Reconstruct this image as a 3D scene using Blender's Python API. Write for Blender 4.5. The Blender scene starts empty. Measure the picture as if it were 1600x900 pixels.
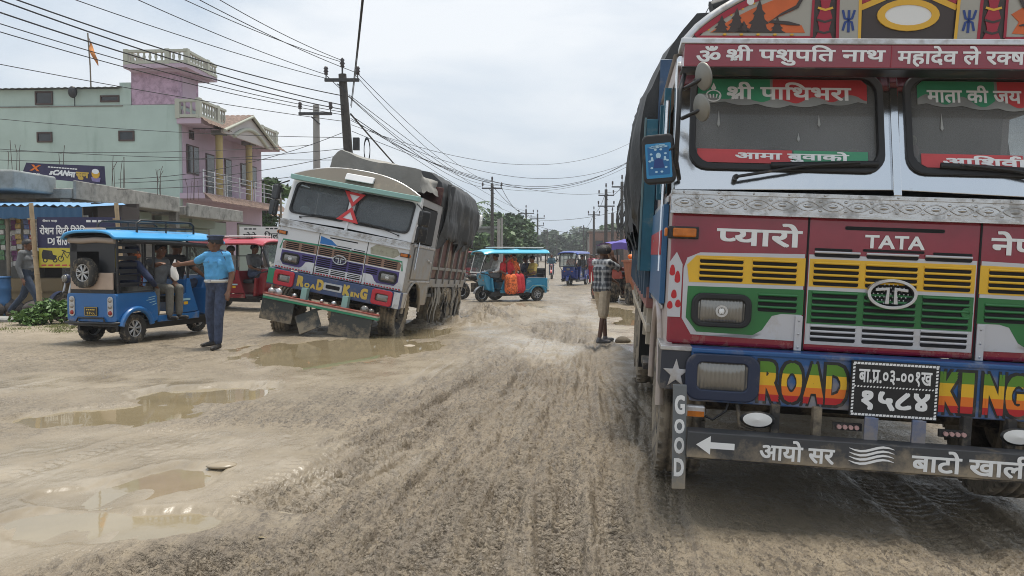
import bpy, bmesh, math, random
import numpy as np
from mathutils import Matrix, Vector, Euler
PI = math.pi
rad = math.radians
SC = bpy.context.scene
COL = SC.collection
# ------------------------------------------------------------------ camera
F = 1230.0; CAM_H = 1.4
PITCH = math.atan(52 / F)
cam_d = bpy.data.cameras.new('camera'); cam = bpy.data.objects.new('camera', cam_d); COL.objects.link(cam)
cam.location = (0, 0, CAM_H); cam.rotation_euler = (PI / 2 - PITCH, 0, 0)
cam_d.sensor_width = 36; cam_d.lens = 36 * F / 1600
cam_d.clip_start = 0.05; cam_d.clip_end = 9000
SC.camera = cam
# ------------------------------------------------------------------ light
SUN_EL, SUN_AZ = rad(80), rad(35)          # high hazy sun, ahead and a little to the right
world = bpy.data.worlds.new('World'); SC.world = world; world.use_nodes = True
nt = world.node_tree; nt.nodes.clear()
def N(t, **k):
    n = nt.nodes.new(t)
    for a, b in k.items(): setattr(n, a, b)
    return n
sky = N('ShaderNodeTexSky', sky_type='NISHITA', sun_disc=False, sun_elevation=SUN_EL, sun_rotation=SUN_AZ)
sky.air_density = 1.2; sky.dust_density = 4.0
tc = N('ShaderNodeTexCoord'); mp = N('ShaderNodeMapping'); mp.inputs['Scale'].default_value = (1.0, 1.0, 2.6)
n1 = N('ShaderNodeTexNoise'); n1.inputs['Scale'].default_value = 2.2; n1.inputs['Detail'].default_value = 6; n1.inputs['Roughness'].default_value = .5; n1.inputs['Distortion'].default_value = .3
r1 = N('ShaderNodeValToRGB')
r1.color_ramp.elements[0].position = .40; r1.color_ramp.elements[0].color = (4.5, 5.25, 6.1, 1)
r1.color_ramp.elements[1].position = .61; r1.color_ramp.elements[1].color = (7.1, 7.35, 7.6, 1)
mx = N('ShaderNodeMixRGB'); mx.inputs[0].default_value = .88
bg = N('ShaderNodeBackground'); bg.inputs['Strength'].default_value = .115
out = N('ShaderNodeOutputWorld')
L = nt.links.new
L(tc.outputs['Generated'], mp.inputs[0]); L(mp.outputs[0], n1.inputs[0]); L(n1.outputs['Fac'], r1.inputs[0])
L(sky.outputs[0], mx.inputs[1]); L(r1.outputs[0], mx.inputs[2]); L(mx.outputs[0], bg.inputs[0]); L(bg.outputs[0], out.inputs[0])
sd = bpy.data.lights.new('sun', 'SUN'); sd.energy = 3.7; sd.angle = rad(10); sd.color = (1, .95, .87)
sun = bpy.data.objects.new('sun', sd); COL.objects.link(sun)
sun.location = (20, 20, 60)
_sd = Vector((math.sin(SUN_AZ) * math.cos(SUN_EL), math.cos(SUN_AZ) * math.cos(SUN_EL), math.sin(SUN_EL)))
sun.rotation_euler = _sd.to_track_quat('Z', 'Y').to_euler()
SC.view_settings.view_transform = 'Standard'; SC.view_settings.look = 'None'; SC.view_settings.gamma = 1
SC.view_settings.exposure = 0.28
SC.cycles.max_bounces = 6; SC.cycles.transparent_max_bounces = 12
SC.cycles.use_denoising = True; SC.cycles.denoising_prefilter = 'NONE'; SC.cycles.use_adaptive_sampling = False; SC.cycles.sample_clamp_indirect = 4; SC.cycles.filter_width = 1.0
# ------------------------------------------------------------------ helpers
rng = np.random.RandomState(7); random.seed(7)
def at(px, py, Y):
    """world point on the view line through photo pixel (px,py) at distance Y along the road"""
    rx = (px - 800) / F; ru = (450 - py) / F
    d = Vector((rx, math.cos(PITCH) + ru * math.sin(PITCH), -math.sin(PITCH) + ru * math.cos(PITCH)))
    return Vector((0, 0, CAM_H)) + d * (Y / d.y)
MUD = (.36, .29, .20)
_m = {}
def mat(name, col, rough=.5, metal=0., dirt=0., dcol=MUD, dscale=3., zd=None, bump=0., bscale=40., var=.0, vscale=4., coat=0., spec=.5, emit=None, trans=0., alpha=1., dstretch=None):
    """procedural principled material; dirt = share of dried mud over it; zd=(z0,z1): more mud below z0, none above z1 (object z)"""
    if name in _m: return _m[name]
    m = bpy.data.materials.new(name); m.use_nodes = True; t = m.node_tree; b = t.nodes['Principled BSDF']
    def nn(ty, **k):
        n = t.nodes.new(ty)
        for a, c in k.items(): setattr(n, a, c)
        return n
    l = t.links.new
    b.inputs['Base Color'].default_value = (*col, 1); b.inputs['Roughness'].default_value = rough; b.inputs['Metallic'].default_value = metal
    b.inputs['Specular IOR Level'].default_value = spec
    if coat: b.inputs['Coat Weight'].default_value = coat; b.inputs['Coat Roughness'].default_value = .08
    if trans: b.inputs['Transmission Weight'].default_value = trans
    b.inputs['Alpha'].default_value = alpha
    cs = None; tcn = nn('ShaderNodeTexCoord')
    if var:
        nz = nn('ShaderNodeTexNoise'); nz.inputs['Scale'].default_value = vscale; nz.inputs['Detail'].default_value = 7; nz.inputs['Roughness'].default_value = .6
        l(tcn.outputs['Object'], nz.inputs[0])
        rp = nn('ShaderNodeValToRGB'); rp.color_ramp.elements[0].position = .3; rp.color_ramp.elements[1].position = .7
        rp.color_ramp.elements[0].color = (*[c * (1 - var) for c in col], 1); rp.color_ramp.elements[1].color = (*[min(1, c * (1 + var)) for c in col], 1)
        l(nz.outputs['Fac'], rp.inputs[0]); cs = rp.outputs[0]
    if dirt:
        nz = nn('ShaderNodeTexNoise'); nz.inputs['Scale'].default_value = dscale; nz.inputs['Detail'].default_value = 9; nz.inputs['Roughness'].default_value = .68
        if dstretch: mpn = nn('ShaderNodeMapping'); mpn.inputs['Scale'].default_value = (1, 1, dstretch); l(tcn.outputs['Object'], mpn.inputs[0]); l(mpn.outputs[0], nz.inputs[0])
        else: l(tcn.outputs['Object'], nz.inputs[0])
        mr = nn('ShaderNodeMapRange'); mr.inputs[1].default_value = .72 - dirt * .45; mr.inputs[2].default_value = mr.inputs[1].default_value + .22
        src = nz.outputs['Fac']
        if zd:
            sp = nn('ShaderNodeSeparateXYZ'); l(tcn.outputs['Object'], sp.inputs[0])
            zr = nn('ShaderNodeMapRange'); zr.inputs[1].default_value = zd[0]; zr.inputs[2].default_value = zd[1]; zr.inputs[3].default_value = .28; zr.inputs[4].default_value = -.12
            l(sp.outputs['Z'], zr.inputs[0])
            ad = nn('ShaderNodeMath', operation='ADD'); l(nz.outputs['Fac'], ad.inputs[0]); l(zr.outputs[0], ad.inputs[1]); src = ad.outputs[0]
        l(src, mr.inputs[0])
        mc = nn('ShaderNodeMixRGB'); mc.inputs[1].default_value = (*col, 1); mc.inputs[2].default_value = (*dcol, 1)
        if cs: l(cs, mc.inputs[1])
        ml = nn('ShaderNodeMath', operation='MULTIPLY'); ml.inputs[1].default_value = min(1, .55 + dirt * .5); l(mr.outputs[0], ml.inputs[0])
        l(ml.outputs[0], mc.inputs[0]); cs = mc.outputs[0]
        rr = nn('ShaderNodeMapRange'); rr.inputs[3].default_value = rough; rr.inputs[4].default_value = .9; l(ml.outputs[0], rr.inputs[0]); l(rr.outputs[0], b.inputs['Roughness'])
        if metal:
            rm = nn('ShaderNodeMapRange'); rm.inputs[3].default_value = metal; rm.inputs[4].default_value = 0; l(ml.outputs[0], rm.inputs[0]); l(rm.outputs[0], b.inputs['Metallic'])
    if cs: l(cs, b.inputs['Base Color'])
    if bump:
        nz = nn('ShaderNodeTexNoise'); nz.inputs['Scale'].default_value = bscale; nz.inputs['Detail'].default_value = 6
        l(tcn.outputs['Object'], nz.inputs[0]); bp = nn('ShaderNodeBump'); bp.inputs['Strength'].default_value = bump; bp.inputs['Distance'].default_value = .02
        l(nz.outputs['Fac'], bp.inputs['Height']); l(bp.outputs[0], b.inputs['Normal'])
    if emit: b.inputs['Emission Color'].default_value = (*emit[:3], 1); b.inputs['Emission Strength'].default_value = emit[3]
    _m[name] = m
    return m
def glassmat(name, tint, alpha, rough=.04):
    """dusty window glass: part see-through, part grey film for dust and painted-in reflection, glossy"""
    if name in _m: return _m[name]
    m = bpy.data.materials.new(name); m.use_nodes = True; t = m.node_tree; t.nodes.clear()
    o = t.nodes.new('ShaderNodeOutputMaterial'); tr = t.nodes.new('ShaderNodeBsdfTransparent'); tr.inputs[0].default_value = (.82, .86, .86, 1)
    p = t.nodes.new('ShaderNodeBsdfPrincipled'); p.inputs['Base Color'].default_value = (*tint, 1); p.inputs['Roughness'].default_value = rough
    nz = t.nodes.new('ShaderNodeTexNoise'); nz.inputs['Scale'].default_value = 2.5; nz.inputs['Detail'].default_value = 6
    tcn = t.nodes.new('ShaderNodeTexCoord'); t.links.new(tcn.outputs['Object'], nz.inputs[0])
    mr = t.nodes.new('ShaderNodeMapRange'); mr.inputs[1].default_value = .3; mr.inputs[2].default_value = .7; mr.inputs[3].default_value = alpha * .8; mr.inputs[4].default_value = min(1, alpha * 1.2)
    t.links.new(nz.outputs['Fac'], mr.inputs[0])
    mi = t.nodes.new('ShaderNodeMixShader'); t.links.new(mr.outputs[0], mi.inputs[0]); t.links.new(tr.outputs[0], mi.inputs[1]); t.links.new(p.outputs[0], mi.inputs[2]); t.links.new(mi.outputs[0], o.inputs[0])
    _m[name] = m
    return m
def prop(o, label=None, cat=None, group=None, kind=None):
    if label: o['label'] = label
    if cat: o['category'] = cat
    if group: o['group'] = group
    if kind: o['kind'] = kind
    return o
def thing(name, label, cat, loc=(0, 0, 0), rot=None, group=None):
    o = bpy.data.objects.new(name, None); COL.objects.link(o); o.empty_display_size = .2
    o.location = loc
    if rot is not None: o.rotation_euler = rot.to_euler() if isinstance(rot, Matrix) else rot
    return prop(o, label, cat, group)
class MB:
    """mesh collector: shapes in local coordinates, several materials, one object"""
    def __init__(s): s.v = []; s.f = []; s.mi = []; s.sm = []; s.mats = []; s.X = Matrix()
    def m(s, mt):
        if mt not in s.mats: s.mats.append(mt)
        return s.mats.index(mt)
    def add(s, vs, fs, mt, smooth=False):
        b = len(s.v); k = s.m(mt)
        s.v += [tuple(s.X @ Vector(p)) for p in vs]
        for f in fs: s.f.append(tuple(b + i for i in f)); s.mi.append(k); s.sm.append(smooth)
        return s
    def box(s, c, d, mt, rot=None, taper=(1, 1)):
        x, y, z = (q / 2 for q in d); tx, ty = taper
        vs = [(-x, -y, -z), (x, -y, -z), (x, y, -z), (-x, y, -z), (-x * tx, -y * ty, z), (x * tx, -y * ty, z), (x * tx, y * ty, z), (-x * tx, y * ty, z)]
        if rot is not None:
            R = rot if isinstance(rot, Matrix) else Euler(rot).to_matrix(); vs = [R @ Vector(p) for p in vs]
        vs = [(p[0] + c[0], p[1] + c[1], p[2] + c[2]) for p in vs]
        return s.add(vs, [(0, 3, 2, 1), (4, 5, 6, 7), (0, 1, 5, 4), (1, 2, 6, 5), (2, 3, 7, 6), (3, 0, 4, 7)], mt)
    def bx(s, a, b, mt):
        return s.box([(a[i] + b[i]) / 2 for i in range(3)], [abs(b[i] - a[i]) for i in range(3)], mt)
    def tube(s, pts, r, mt, n=8, closed=False, cap=True, smooth=True, flat=1.):
        pts = [Vector(p) for p in pts]; k = len(pts); rs = r if isinstance(r, (list, tuple)) else [r] * k
        vs = []; up = None
        for i, p in enumerate(pts):
            if closed: t = pts[(i + 1) % k] - pts[i - 1]
            else: t = pts[min(i + 1, k - 1)] - pts[max(i - 1, 0)]
            if t.length < 1e-9: t = Vector((0, 0, 1))
            t.normalize()
            if up is None: up = Vector((0, 0, 1)) if abs(t.z) < .9 else Vector((1, 0, 0))
            a = t.cross(up)
            if a.length < 1e-6: a = t.orthogonal()
            a.normalize(); u = a.cross(t); up = u
            for j in range(n):
                q = 2 * PI * j / n; vs.append(p + a * (math.cos(q) * rs[i]) + u * (math.sin(q) * rs[i] * flat))
        fs = []
        for i in range(k if closed else k - 1):
            for j in range(n):
                b0, b1 = i * n, ((i + 1) % k) * n; fs.append((b0 + j, b0 + (j + 1) % n, b1 + (j + 1) % n, b1 + j))
        s.add(vs, fs, mt, smooth)
        if cap and not closed:
            s.add(vs[:n], [tuple(range(n))[::-1]], mt); s.add(vs[-n:], [tuple(range(n))], mt)
        return s
    def cyl(s, p0, p1, r0, mt, r1=None, n=14, cap=True, smooth=True):
        return s.tube([p0, p1], [r0, r0 if r1 is None else r1], mt, n, False, cap, smooth)
    def lathe(s, prof, c, axis, mt, n=24, smooth=True):
        ax = Vector(axis).normalized(); a = ax.orthogonal().normalized(); b = ax.cross(a); c = Vector(c); vs = []
        for r, h in prof:
            for j in range(n): q = 2 * PI * j / n; vs.append(c + ax * h + a * (r * math.cos(q)) + b * (r * math.sin(q)))
        fs = [(i * n + j, i * n + (j + 1) % n, (i + 1) * n + (j + 1) % n, (i + 1) * n + j) for i in range(len(prof) - 1) for j in range(n)]
        return s.add(vs, fs, mt, smooth)
    def ell(s, c, r, mt, nu=14, nv=9, rot=None):
        vs = []; fs = []
        for i in range(nv + 1):
            th = PI * i / nv
            for j in range(nu):
                ph = 2 * PI * j / nu; p = Vector((r[0] * math.sin(th) * math.cos(ph), r[1] * math.sin(th) * math.sin(ph), r[2] * math.cos(th)))
                if rot is not None: p = Euler(rot).to_matrix() @ p
                vs.append(p + Vector(c))
        for i in range(nv):
            for j in range(nu): fs.append((i * nu + j, (i + 1) * nu + j, (i + 1) * nu + (j + 1) % nu, i * nu + (j + 1) % nu))
        return s.add(vs, fs, mt, True)
    def prism(s, poly, mp, d0, d1, mt):
        """2-D polygon (u,v) -> solid between offsets d0 and d1; mp(u,v,d) gives the point"""
        n = len(poly); vs = [mp(u, v, d0) for u, v in poly] + [mp(u, v, d1) for u, v in poly]
        return s.add(vs, [tuple(range(n)), tuple(range(2 * n - 1, n - 1, -1))] + [(i, i + n, (i + 1) % n + n, (i + 1) % n) for i in range(n)], mt)
    def ring(s, inner, outer, mp, d0, d1, mt):
        n = len(inner); vs = [mp(*p, d0) for p in inner] + [mp(*p, d0) for p in outer] + [mp(*p, d1) for p in inner] + [mp(*p, d1) for p in outer]; fs = []
        for i in range(n):
            j = (i + 1) % n
            fs += [(i, j, n + j, n + i), (2 * n + j, 2 * n + i, 3 * n + i, 3 * n + j), (n + i, n + j, 3 * n + j, 3 * n + i), (j, i, 2 * n + i, 2 * n + j)]
        return s.add(vs, fs, mt)
    def grid(s, fn, nu, nv, mt, smooth=True, cu=False):
        vs = [fn(i / nu, j / nv) for j in range(nv + 1) for i in range(nu + 1)]
        return s.add(vs, [(j * (nu + 1) + i, j * (nu + 1) + i + 1, (j + 1) * (nu + 1) + i + 1, (j + 1) * (nu + 1) + i) for j in range(nv) for i in range(nu)], mt, smooth)
    def ribbon(s, pts, w, mp, d, mt):
        """flat stroke of width w along 2-D points"""
        k = len(pts); vs = []; ws = w if isinstance(w, (list, tuple)) else [w] * k
        for i in range(k):
            a = pts[max(i - 1, 0)]; b = pts[min(i + 1, k - 1)]; dx, dy = b[0] - a[0], b[1] - a[1]; q = math.hypot(dx, dy) or 1
            nx, ny = -dy / q * ws[i] / 2, dx / q * ws[i] / 2
            vs += [mp(pts[i][0] + nx, pts[i][1] + ny, d), mp(pts[i][0] - nx, pts[i][1] - ny, d)]
        return s.add(vs, [(2 * i, 2 * i + 1, 2 * i + 3, 2 * i + 2) for i in range(k - 1)], mt)
    def text(s, toks, box, mp, d, mt, bold=.012, bands=None, shear=0.):
        vs, fs = text_mesh(toks, 0); x0, x1, z0, z1 = box
        a = [p[0] for p in vs]; b = [p[1] for p in vs]; ax, bx_, ay, by = min(a), max(a), min(b), max(b)
        k = bold * (by - ay) ** 0 ; wx = min(k * (x1 - x0) / (bx_ - ax), (x1 - x0) * .2); wz = min(k * (z1 - z0) / (by - ay), (z1 - z0) * .12)
        P = [(x0 + wx + (p[0] - ax) / (bx_ - ax) * (x1 - x0 - 2 * wx), z0 + wz + (p[1] - ay) / (by - ay) * (z1 - z0 - 2 * wz)) for p in vs]
        if shear: P = [(u + shear * (v - z0), v) for u, v in P]
        if bold:                               # thicken the strokes: the same letters again, a hair's breadth to each side
            n0 = len(P); P0, f0 = P, fs; P, fs = [], []; dl = []
            for q, (du, dv) in enumerate(((0, 0), (-1, -1), (1, -1), (1, 1), (-1, 1), (-1, 0), (1, 0))):
                fs = fs + [tuple(i + q * n0 for i in f) for f in f0]; P = P + [(u + du * wx, v + dv * wz) for u, v in P0]; dl += [q * .00022] * n0
        else: dl = [0.] * len(P)
        if not bands: return s.add([mp(u, v, d + e) for (u, v), e in zip(P, dl)], fs, mt)
        for lo, hi, bm in bands:            # clip to a horizontal band of the lettering
            b_ = bmesh.new(); bv = [b_.verts.new((u, v, e)) for (u, v), e in zip(P, dl)]
            for f in fs:
                try: b_.faces.new([bv[i] for i in f])
                except ValueError: pass
            for zz, sg in ((lo, -1), (hi, 1)):
                zc = z0 + zz * (z1 - z0)
                bmesh.ops.bisect_plane(b_, geom=b_.verts[:] + b_.edges[:] + b_.faces[:], plane_co=(0, zc, 0), plane_no=(0, sg, 0), clear_outer=True)
            b_.verts.index_update()
            s.add([mp(v.co.x, v.co.y, d + v.co.z) for v in b_.verts], [[v.index for v in f.verts] for f in b_.faces], bm); b_.free()
        return s
    def build(s, name, parent=None, bevel=0., seg=2, label=None, fix=True, angle=40):
        me = bpy.data.meshes.new(name); me.from_pydata(s.v, [], s.f)
        for q in s.mats: me.materials.append(q)
        me.polygons.foreach_set('material_index', s.mi); me.polygons.foreach_set('use_smooth', s.sm)
        if fix:
            b = bmesh.new(); b.from_mesh(me); bmesh.ops.recalc_face_normals(b, faces=b.faces[:]); b.to_mesh(me); b.free()
        me.update(); o = bpy.data.objects.new(name, me); COL.objects.link(o)
        if parent: o.parent = parent
        if bevel:
            md = o.modifiers.new('bevel', 'BEVEL'); md.width = bevel; md.segments = seg; md.limit_method = 'ANGLE'; md.angle_limit = rad(angle); md.use_clamp_overlap = True
        if label: o['label'] = label
        return o
# ---- lettering. The font has every letter; conjuncts are put together here ----
_fc = bpy.data.curves.new('lettering', 'FONT'); _fo = bpy.data.objects.new('lettering', _fc)
_tc = {}
def _glyph(st, bold):
    k = (st, bold)
    if k not in _tc:
        COL.objects.link(_fo); _fc.body = st; _fc.offset = bold; _fc.resolution_u = 3
        dg = bpy.context.evaluated_depsgraph_get(); dg.update()
        me = bpy.data.meshes.new_from_object(_fo.evaluated_get(dg))
        _tc[k] = ([tuple(v.co[:2]) for v in me.vertices], [tuple(p.vertices) for p in me.polygons])
        bpy.data.meshes.remove(me); COL.objects.unlink(_fo)
    return _tc[k]
def _xmax(st): return max(v[0] for v in _glyph(st, 0)[0])
def _adv(st): return _xmax(st + '।') - _xmax('।') if ord(st[0]) > 0x900 else _xmax(st + 'I') - _xmax('I')
def text_mesh(toks, bold):
    """toks: str, or list of str / ('half', c) / ('rakar', c) / ('reph', c)"""
    if isinstance(toks, str): toks = [toks]
    V, Fc, x = [], [], 0.
    def put(vs, fs, dx):
        b = len(V); V.extend((p[0] + dx, p[1]) for p in vs); Fc.extend(tuple(b + i for i in f) for f in fs)
    for t in toks:
        if isinstance(t, str):
            if t.strip() == '': x += .28; continue
            put(*_glyph(t, bold), x); x += _adv(t); continue
        k, c = t; vs, fs = _glyph(c, bold); adv = _adv(c)
        lo = [p[0] for p in vs if p[1] < .1]; hi = max(lo) if lo else adv; st = min([q for q in lo if q > hi - .13] or [adv * .75])
        if k == 'half':
            b_ = bmesh.new(); bv = [b_.verts.new((p[0], p[1], 0)) for p in vs]
            for f in fs:
                try: b_.faces.new([bv[i] for i in f])
                except ValueError: pass
            bmesh.ops.bisect_plane(b_, geom=b_.verts[:] + b_.edges[:] + b_.faces[:], plane_co=(st - .005, 0, 0), plane_no=(1, 0, 0), clear_outer=True)
            b_.verts.index_update(); put([v.co[:2] for v in b_.verts], [[v.index for v in f.verts] for f in b_.faces], x); b_.free(); x += st - .01
        elif k == 'rakar':
            put(vs, fs, x); w = .05 + bold
            put([(st + .02, .30 + w), (st + .02, .30 - w), (st - .30, .02 - w), (st - .30, .02 + w)], [(0, 1, 2, 3)], x); x += adv
        elif k == 'reph':
            put(vs, fs, x); pts = [(.0, .62), (.02, .78), (.12, .87), (.22, .82), (.24, .74)]; w = .045 + bold; q = []
            for i, (u, v) in enumerate(pts):
                a, e = pts[max(i - 1, 0)], pts[min(i + 1, 4)]; L_ = math.hypot(e[0] - a[0], e[1] - a[1]); nx, ny = -(e[1] - a[1]) / L_ * w, (e[0] - a[0]) / L_ * w
                q += [(adv - .2 + u + nx, v + ny), (adv - .2 + u - nx, v - ny)]
            put(q, [(2 * i, 2 * i + 1, 2 * i + 3, 2 * i + 2) for i in range(4)], x); x += adv
    return V, Fc
def rrect(x0, x1, z0, z1, r, n=5):
    p = []
    for cx, cz, a0 in ((x1 - r, z1 - r, 0), (x0 + r, z1 - r, 90), (x0 + r, z0 + r, 180), (x1 - r, z0 + r, 270)):
        for i in range(n + 1): a = rad(a0 + 90 * i / n); p.append((cx + r * math.cos(a), cz + r * math.sin(a)))
    return p
def oval(cx, cz, a, b, n=24): return [(cx + a * math.cos(2 * PI * i / n), cz + b * math.sin(2 * PI * i / n)) for i in range(n)]
def mirx(p): return [(-u, v) for u, v in p]
def smooth(a, b, x):
    t = np.clip((np.asarray(x, float) - a) / (b - a), 0, 1); return t * t * (3 - 2 * t)
_perm = np.random.RandomState(3).rand(256, 256)
def vnoise(x, y):
    xi = np.floor(x).astype(int); yi = np.floor(y).astype(int); fx = x - xi; fy = y - yi
    fx = fx * fx * fx * (fx * (fx * 6 - 15) + 10); fy = fy * fy * fy * (fy * (fy * 6 - 15) + 10)
    g = lambda a, b: _perm[a & 255, b & 255]
    return (g(xi, yi) * (1 - fx) + g(xi + 1, yi) * fx) * (1 - fy) + (g(xi, yi + 1) * (1 - fx) + g(xi + 1, yi + 1) * fx) * fy - .5
def fbm(x, y, o=4, g=.5):
    s = 0; a = 1.
    for i in range(o): s = s + a * vnoise(x * 2 ** i + 17.3 * i, y * 2 ** i + 9.1 * i); a *= g
    return s
# ------------------------------------------------------------------ ground: one mud sheet out to the horizon
def gz(x, y):
    """the large shape of the ground: a dip beyond the junction, the right side sloping off"""
    x = np.asarray(x, float); y = np.asarray(y, float)
    s_ = 1 - smooth(-.6, 1.0, x); t_ = np.clip((y - 12.3 - 2.6 * s_) / 3.1, 0, 1); z = -.19 * t_ * t_ * (3 - 2 * t_) * smooth(-6.5, -3.0, x)
    z = z - .045 * np.clip(x - .6, 0, 4.5) * smooth(1, 3, y) * (1 - smooth(9, 13, y))
    z = z + .05 * smooth(-6, -9, x) * smooth(9, 14, y)
    return z
def gp(px, py):
    z = 0.
    for _ in range(4):
        r = at(px, py, 1.0) - Vector((0, 0, CAM_H)); k = (z - CAM_H) / r.z; p = Vector((0, 0, CAM_H)) + r * k; z = float(gz(p.x, p.y))
    return Vector((p.x, p.y, z))
# puddles and slick flats: centre, half sizes (metres), heading of the long axis
def blob(px, py, rx, ry, sh=0.):
    p = gp(px, py); return (p.x, p.y, rx * p.y / F, ry * p.y * p.y / (CAM_H * F), sh)
PUDDLES = [blob(310, 612, 78, 11, .1), blob(165, 645, 105, 14, .35), blob(262, 752, 62, 24, .2), blob(215, 815, 150, 20, .35), blob(120, 772, 45, 8, .3),
           blob(545, 546, 125, 15, .1), blob(470, 562, 60, 6, .2), blob(650, 518, 40, 9, .2), blob(968, 489, 20, 12, 0), blob(975, 535, 12, 9, 0)]
FLATS = [blob(150, 735, 300, 75, .3), blob(60, 800, 260, 70, .3), blob(330, 690, 160, 26, .3), blob(560, 560, 210, 32, .1), blob(730, 515, 60, 18, .1), blob(970, 510, 40, 45, 0), blob(845, 540, 60, 24, 0), blob(930, 470, 60, 10, 0), blob(220, 600, 260, 22, .2), blob(820, 480, 60, 12, 0)]
def bfield(x, y, bl, nz):
    r = np.full(x.shape, 9.)
    for cx, cy, a, b, sh in bl:
        u = (x - cx) - sh * (y - cy); q = np.sqrt((u / a) ** 2 + ((y - cy) / b) ** 2); r = np.minimum(r, q)
    return r + nz
TRACKS = [(.05, .13, [(300, 900), (420, 830), (560, 740), (740, 640), (860, 570), (905, 515), (915, 470)]),
          (.032, .12, [(0, 745), (120, 712), (300, 660), (500, 592), (640, 560), (760, 530)]),
          (.045, .12, [(545, 900), (700, 740), (800, 655), (880, 585), (925, 520)]), (.03, .10, [(430, 900), (640, 745), (790, 640), (870, 570), (900, 515)]),
          (.03, .09, [(792, 900), (790, 760), (800, 690), (800, 640)]), (.03, .10, [(690, 900), (730, 780), (770, 700), (850, 600), (890, 540)]),
          (.03, .10, [(985, 640), (975, 700), (950, 790), (930, 900)]), (.035, .12, [(1012, 590), (1020, 680), (1030, 760), (1045, 900)]),
          (.025, .10, [(0, 632), (150, 598), (330, 568), (420, 552)]), (.02, .10, [(0, 612), (130, 586), (290, 562)]), (.02, .09, [(0, 566), (200, 548), (330, 540)]),
          (.06, .16, [(1360, 735), (1440, 800), (1540, 900)]), (.05, .15, [(1450, 745), (1600, 850)]),
          (.045, .12, [(600, 640), (700, 575), (800, 530), (880, 500)]), (.04, .11, [(640, 600), (730, 545), (830, 500)]), (.03, .1, [(860, 480), (870, 520), (905, 545), (925, 600)]),
          (.03, .1, [(1000, 640), (930, 560), (915, 500)]), (.025, .1, [(880, 900), (860, 760), (900, 620), (935, 560)])]
_r = random.Random(21)
for _k in range(30):                                   # lesser tracks, all funnelling towards the junction
    x0 = _r.uniform(120, 1010); xe = _r.uniform(850, 945); TRACKS.append((_r.uniform(.018, .04), _r.uniform(.07, .12), [(x0, 900), (x0 + (xe - x0) * .36 + _r.uniform(-35, 35), 760), (x0 + (xe - x0) * .66 + _r.uniform(-25, 25), 650), (x0 + (xe - x0) * .88, 570), (xe, 505)]))
hh = CAM_H * F
rr = [hh / k for k in np.arange(640, 26, -.75)]; q = rr[-1]
while q < 4500: q *= 1.06; rr.append(q)
rr = np.array(rr)
aa = np.concatenate([np.linspace(-41, 41, 900), np.linspace(45, 315, 46)]) * PI / 180
nA, nR = len(aa), len(rr)
Rg, Ag = np.meshgrid(rr, aa, indexing='ij')
gx = (Rg * np.sin(Ag)).ravel(); gy = (Rg * np.cos(Ag)).ravel()
z = gz(gx, gy)
near = 1 - smooth(30, 70, Rg.ravel())
wn = fbm(gx * .9, gy * .45, 5) * .9
wn2 = fbm(gx * 2.6 + 4, gy * 1.1, 5, .55); pud = bfield(gx, gy, PUDDLES, wn * .9 + wn2 * .8); flat = bfield(gx, gy, FLATS, wn * .9 + wn2 * .3)
wet = 1 - smooth(.5, 1.35, flat); pool = 1 - smooth(.45, 1.7, pud)
left = smooth(-1.0, -3.2, gx + .03 * gy) * (1 - smooth(8, 11, gy) * .2)          # the left side is smoother
verge = smooth(-5.8, -8.2, gx + .12 * (gy - 12)) * smooth(11, 14, gy)
under = smooth(.3, .9, gx - .05 * gy) * (1 - smooth(3.2, 3.8, gx - .05 * gy)) * smooth(3.6, 4.3, gy) * (1 - smooth(12, 13, gy))
grit = np.clip((1 - .93 * wet - .55 * left - .5 * verge) * (1 - .7 * under), .04, 1)
ts = gx - .15 * gy
z -= .035 * under
z += near * (.035 * fbm(gx * .5, gy * .35, 3) * (.12 + grit))
tr_dark = np.zeros_like(gx)
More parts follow.
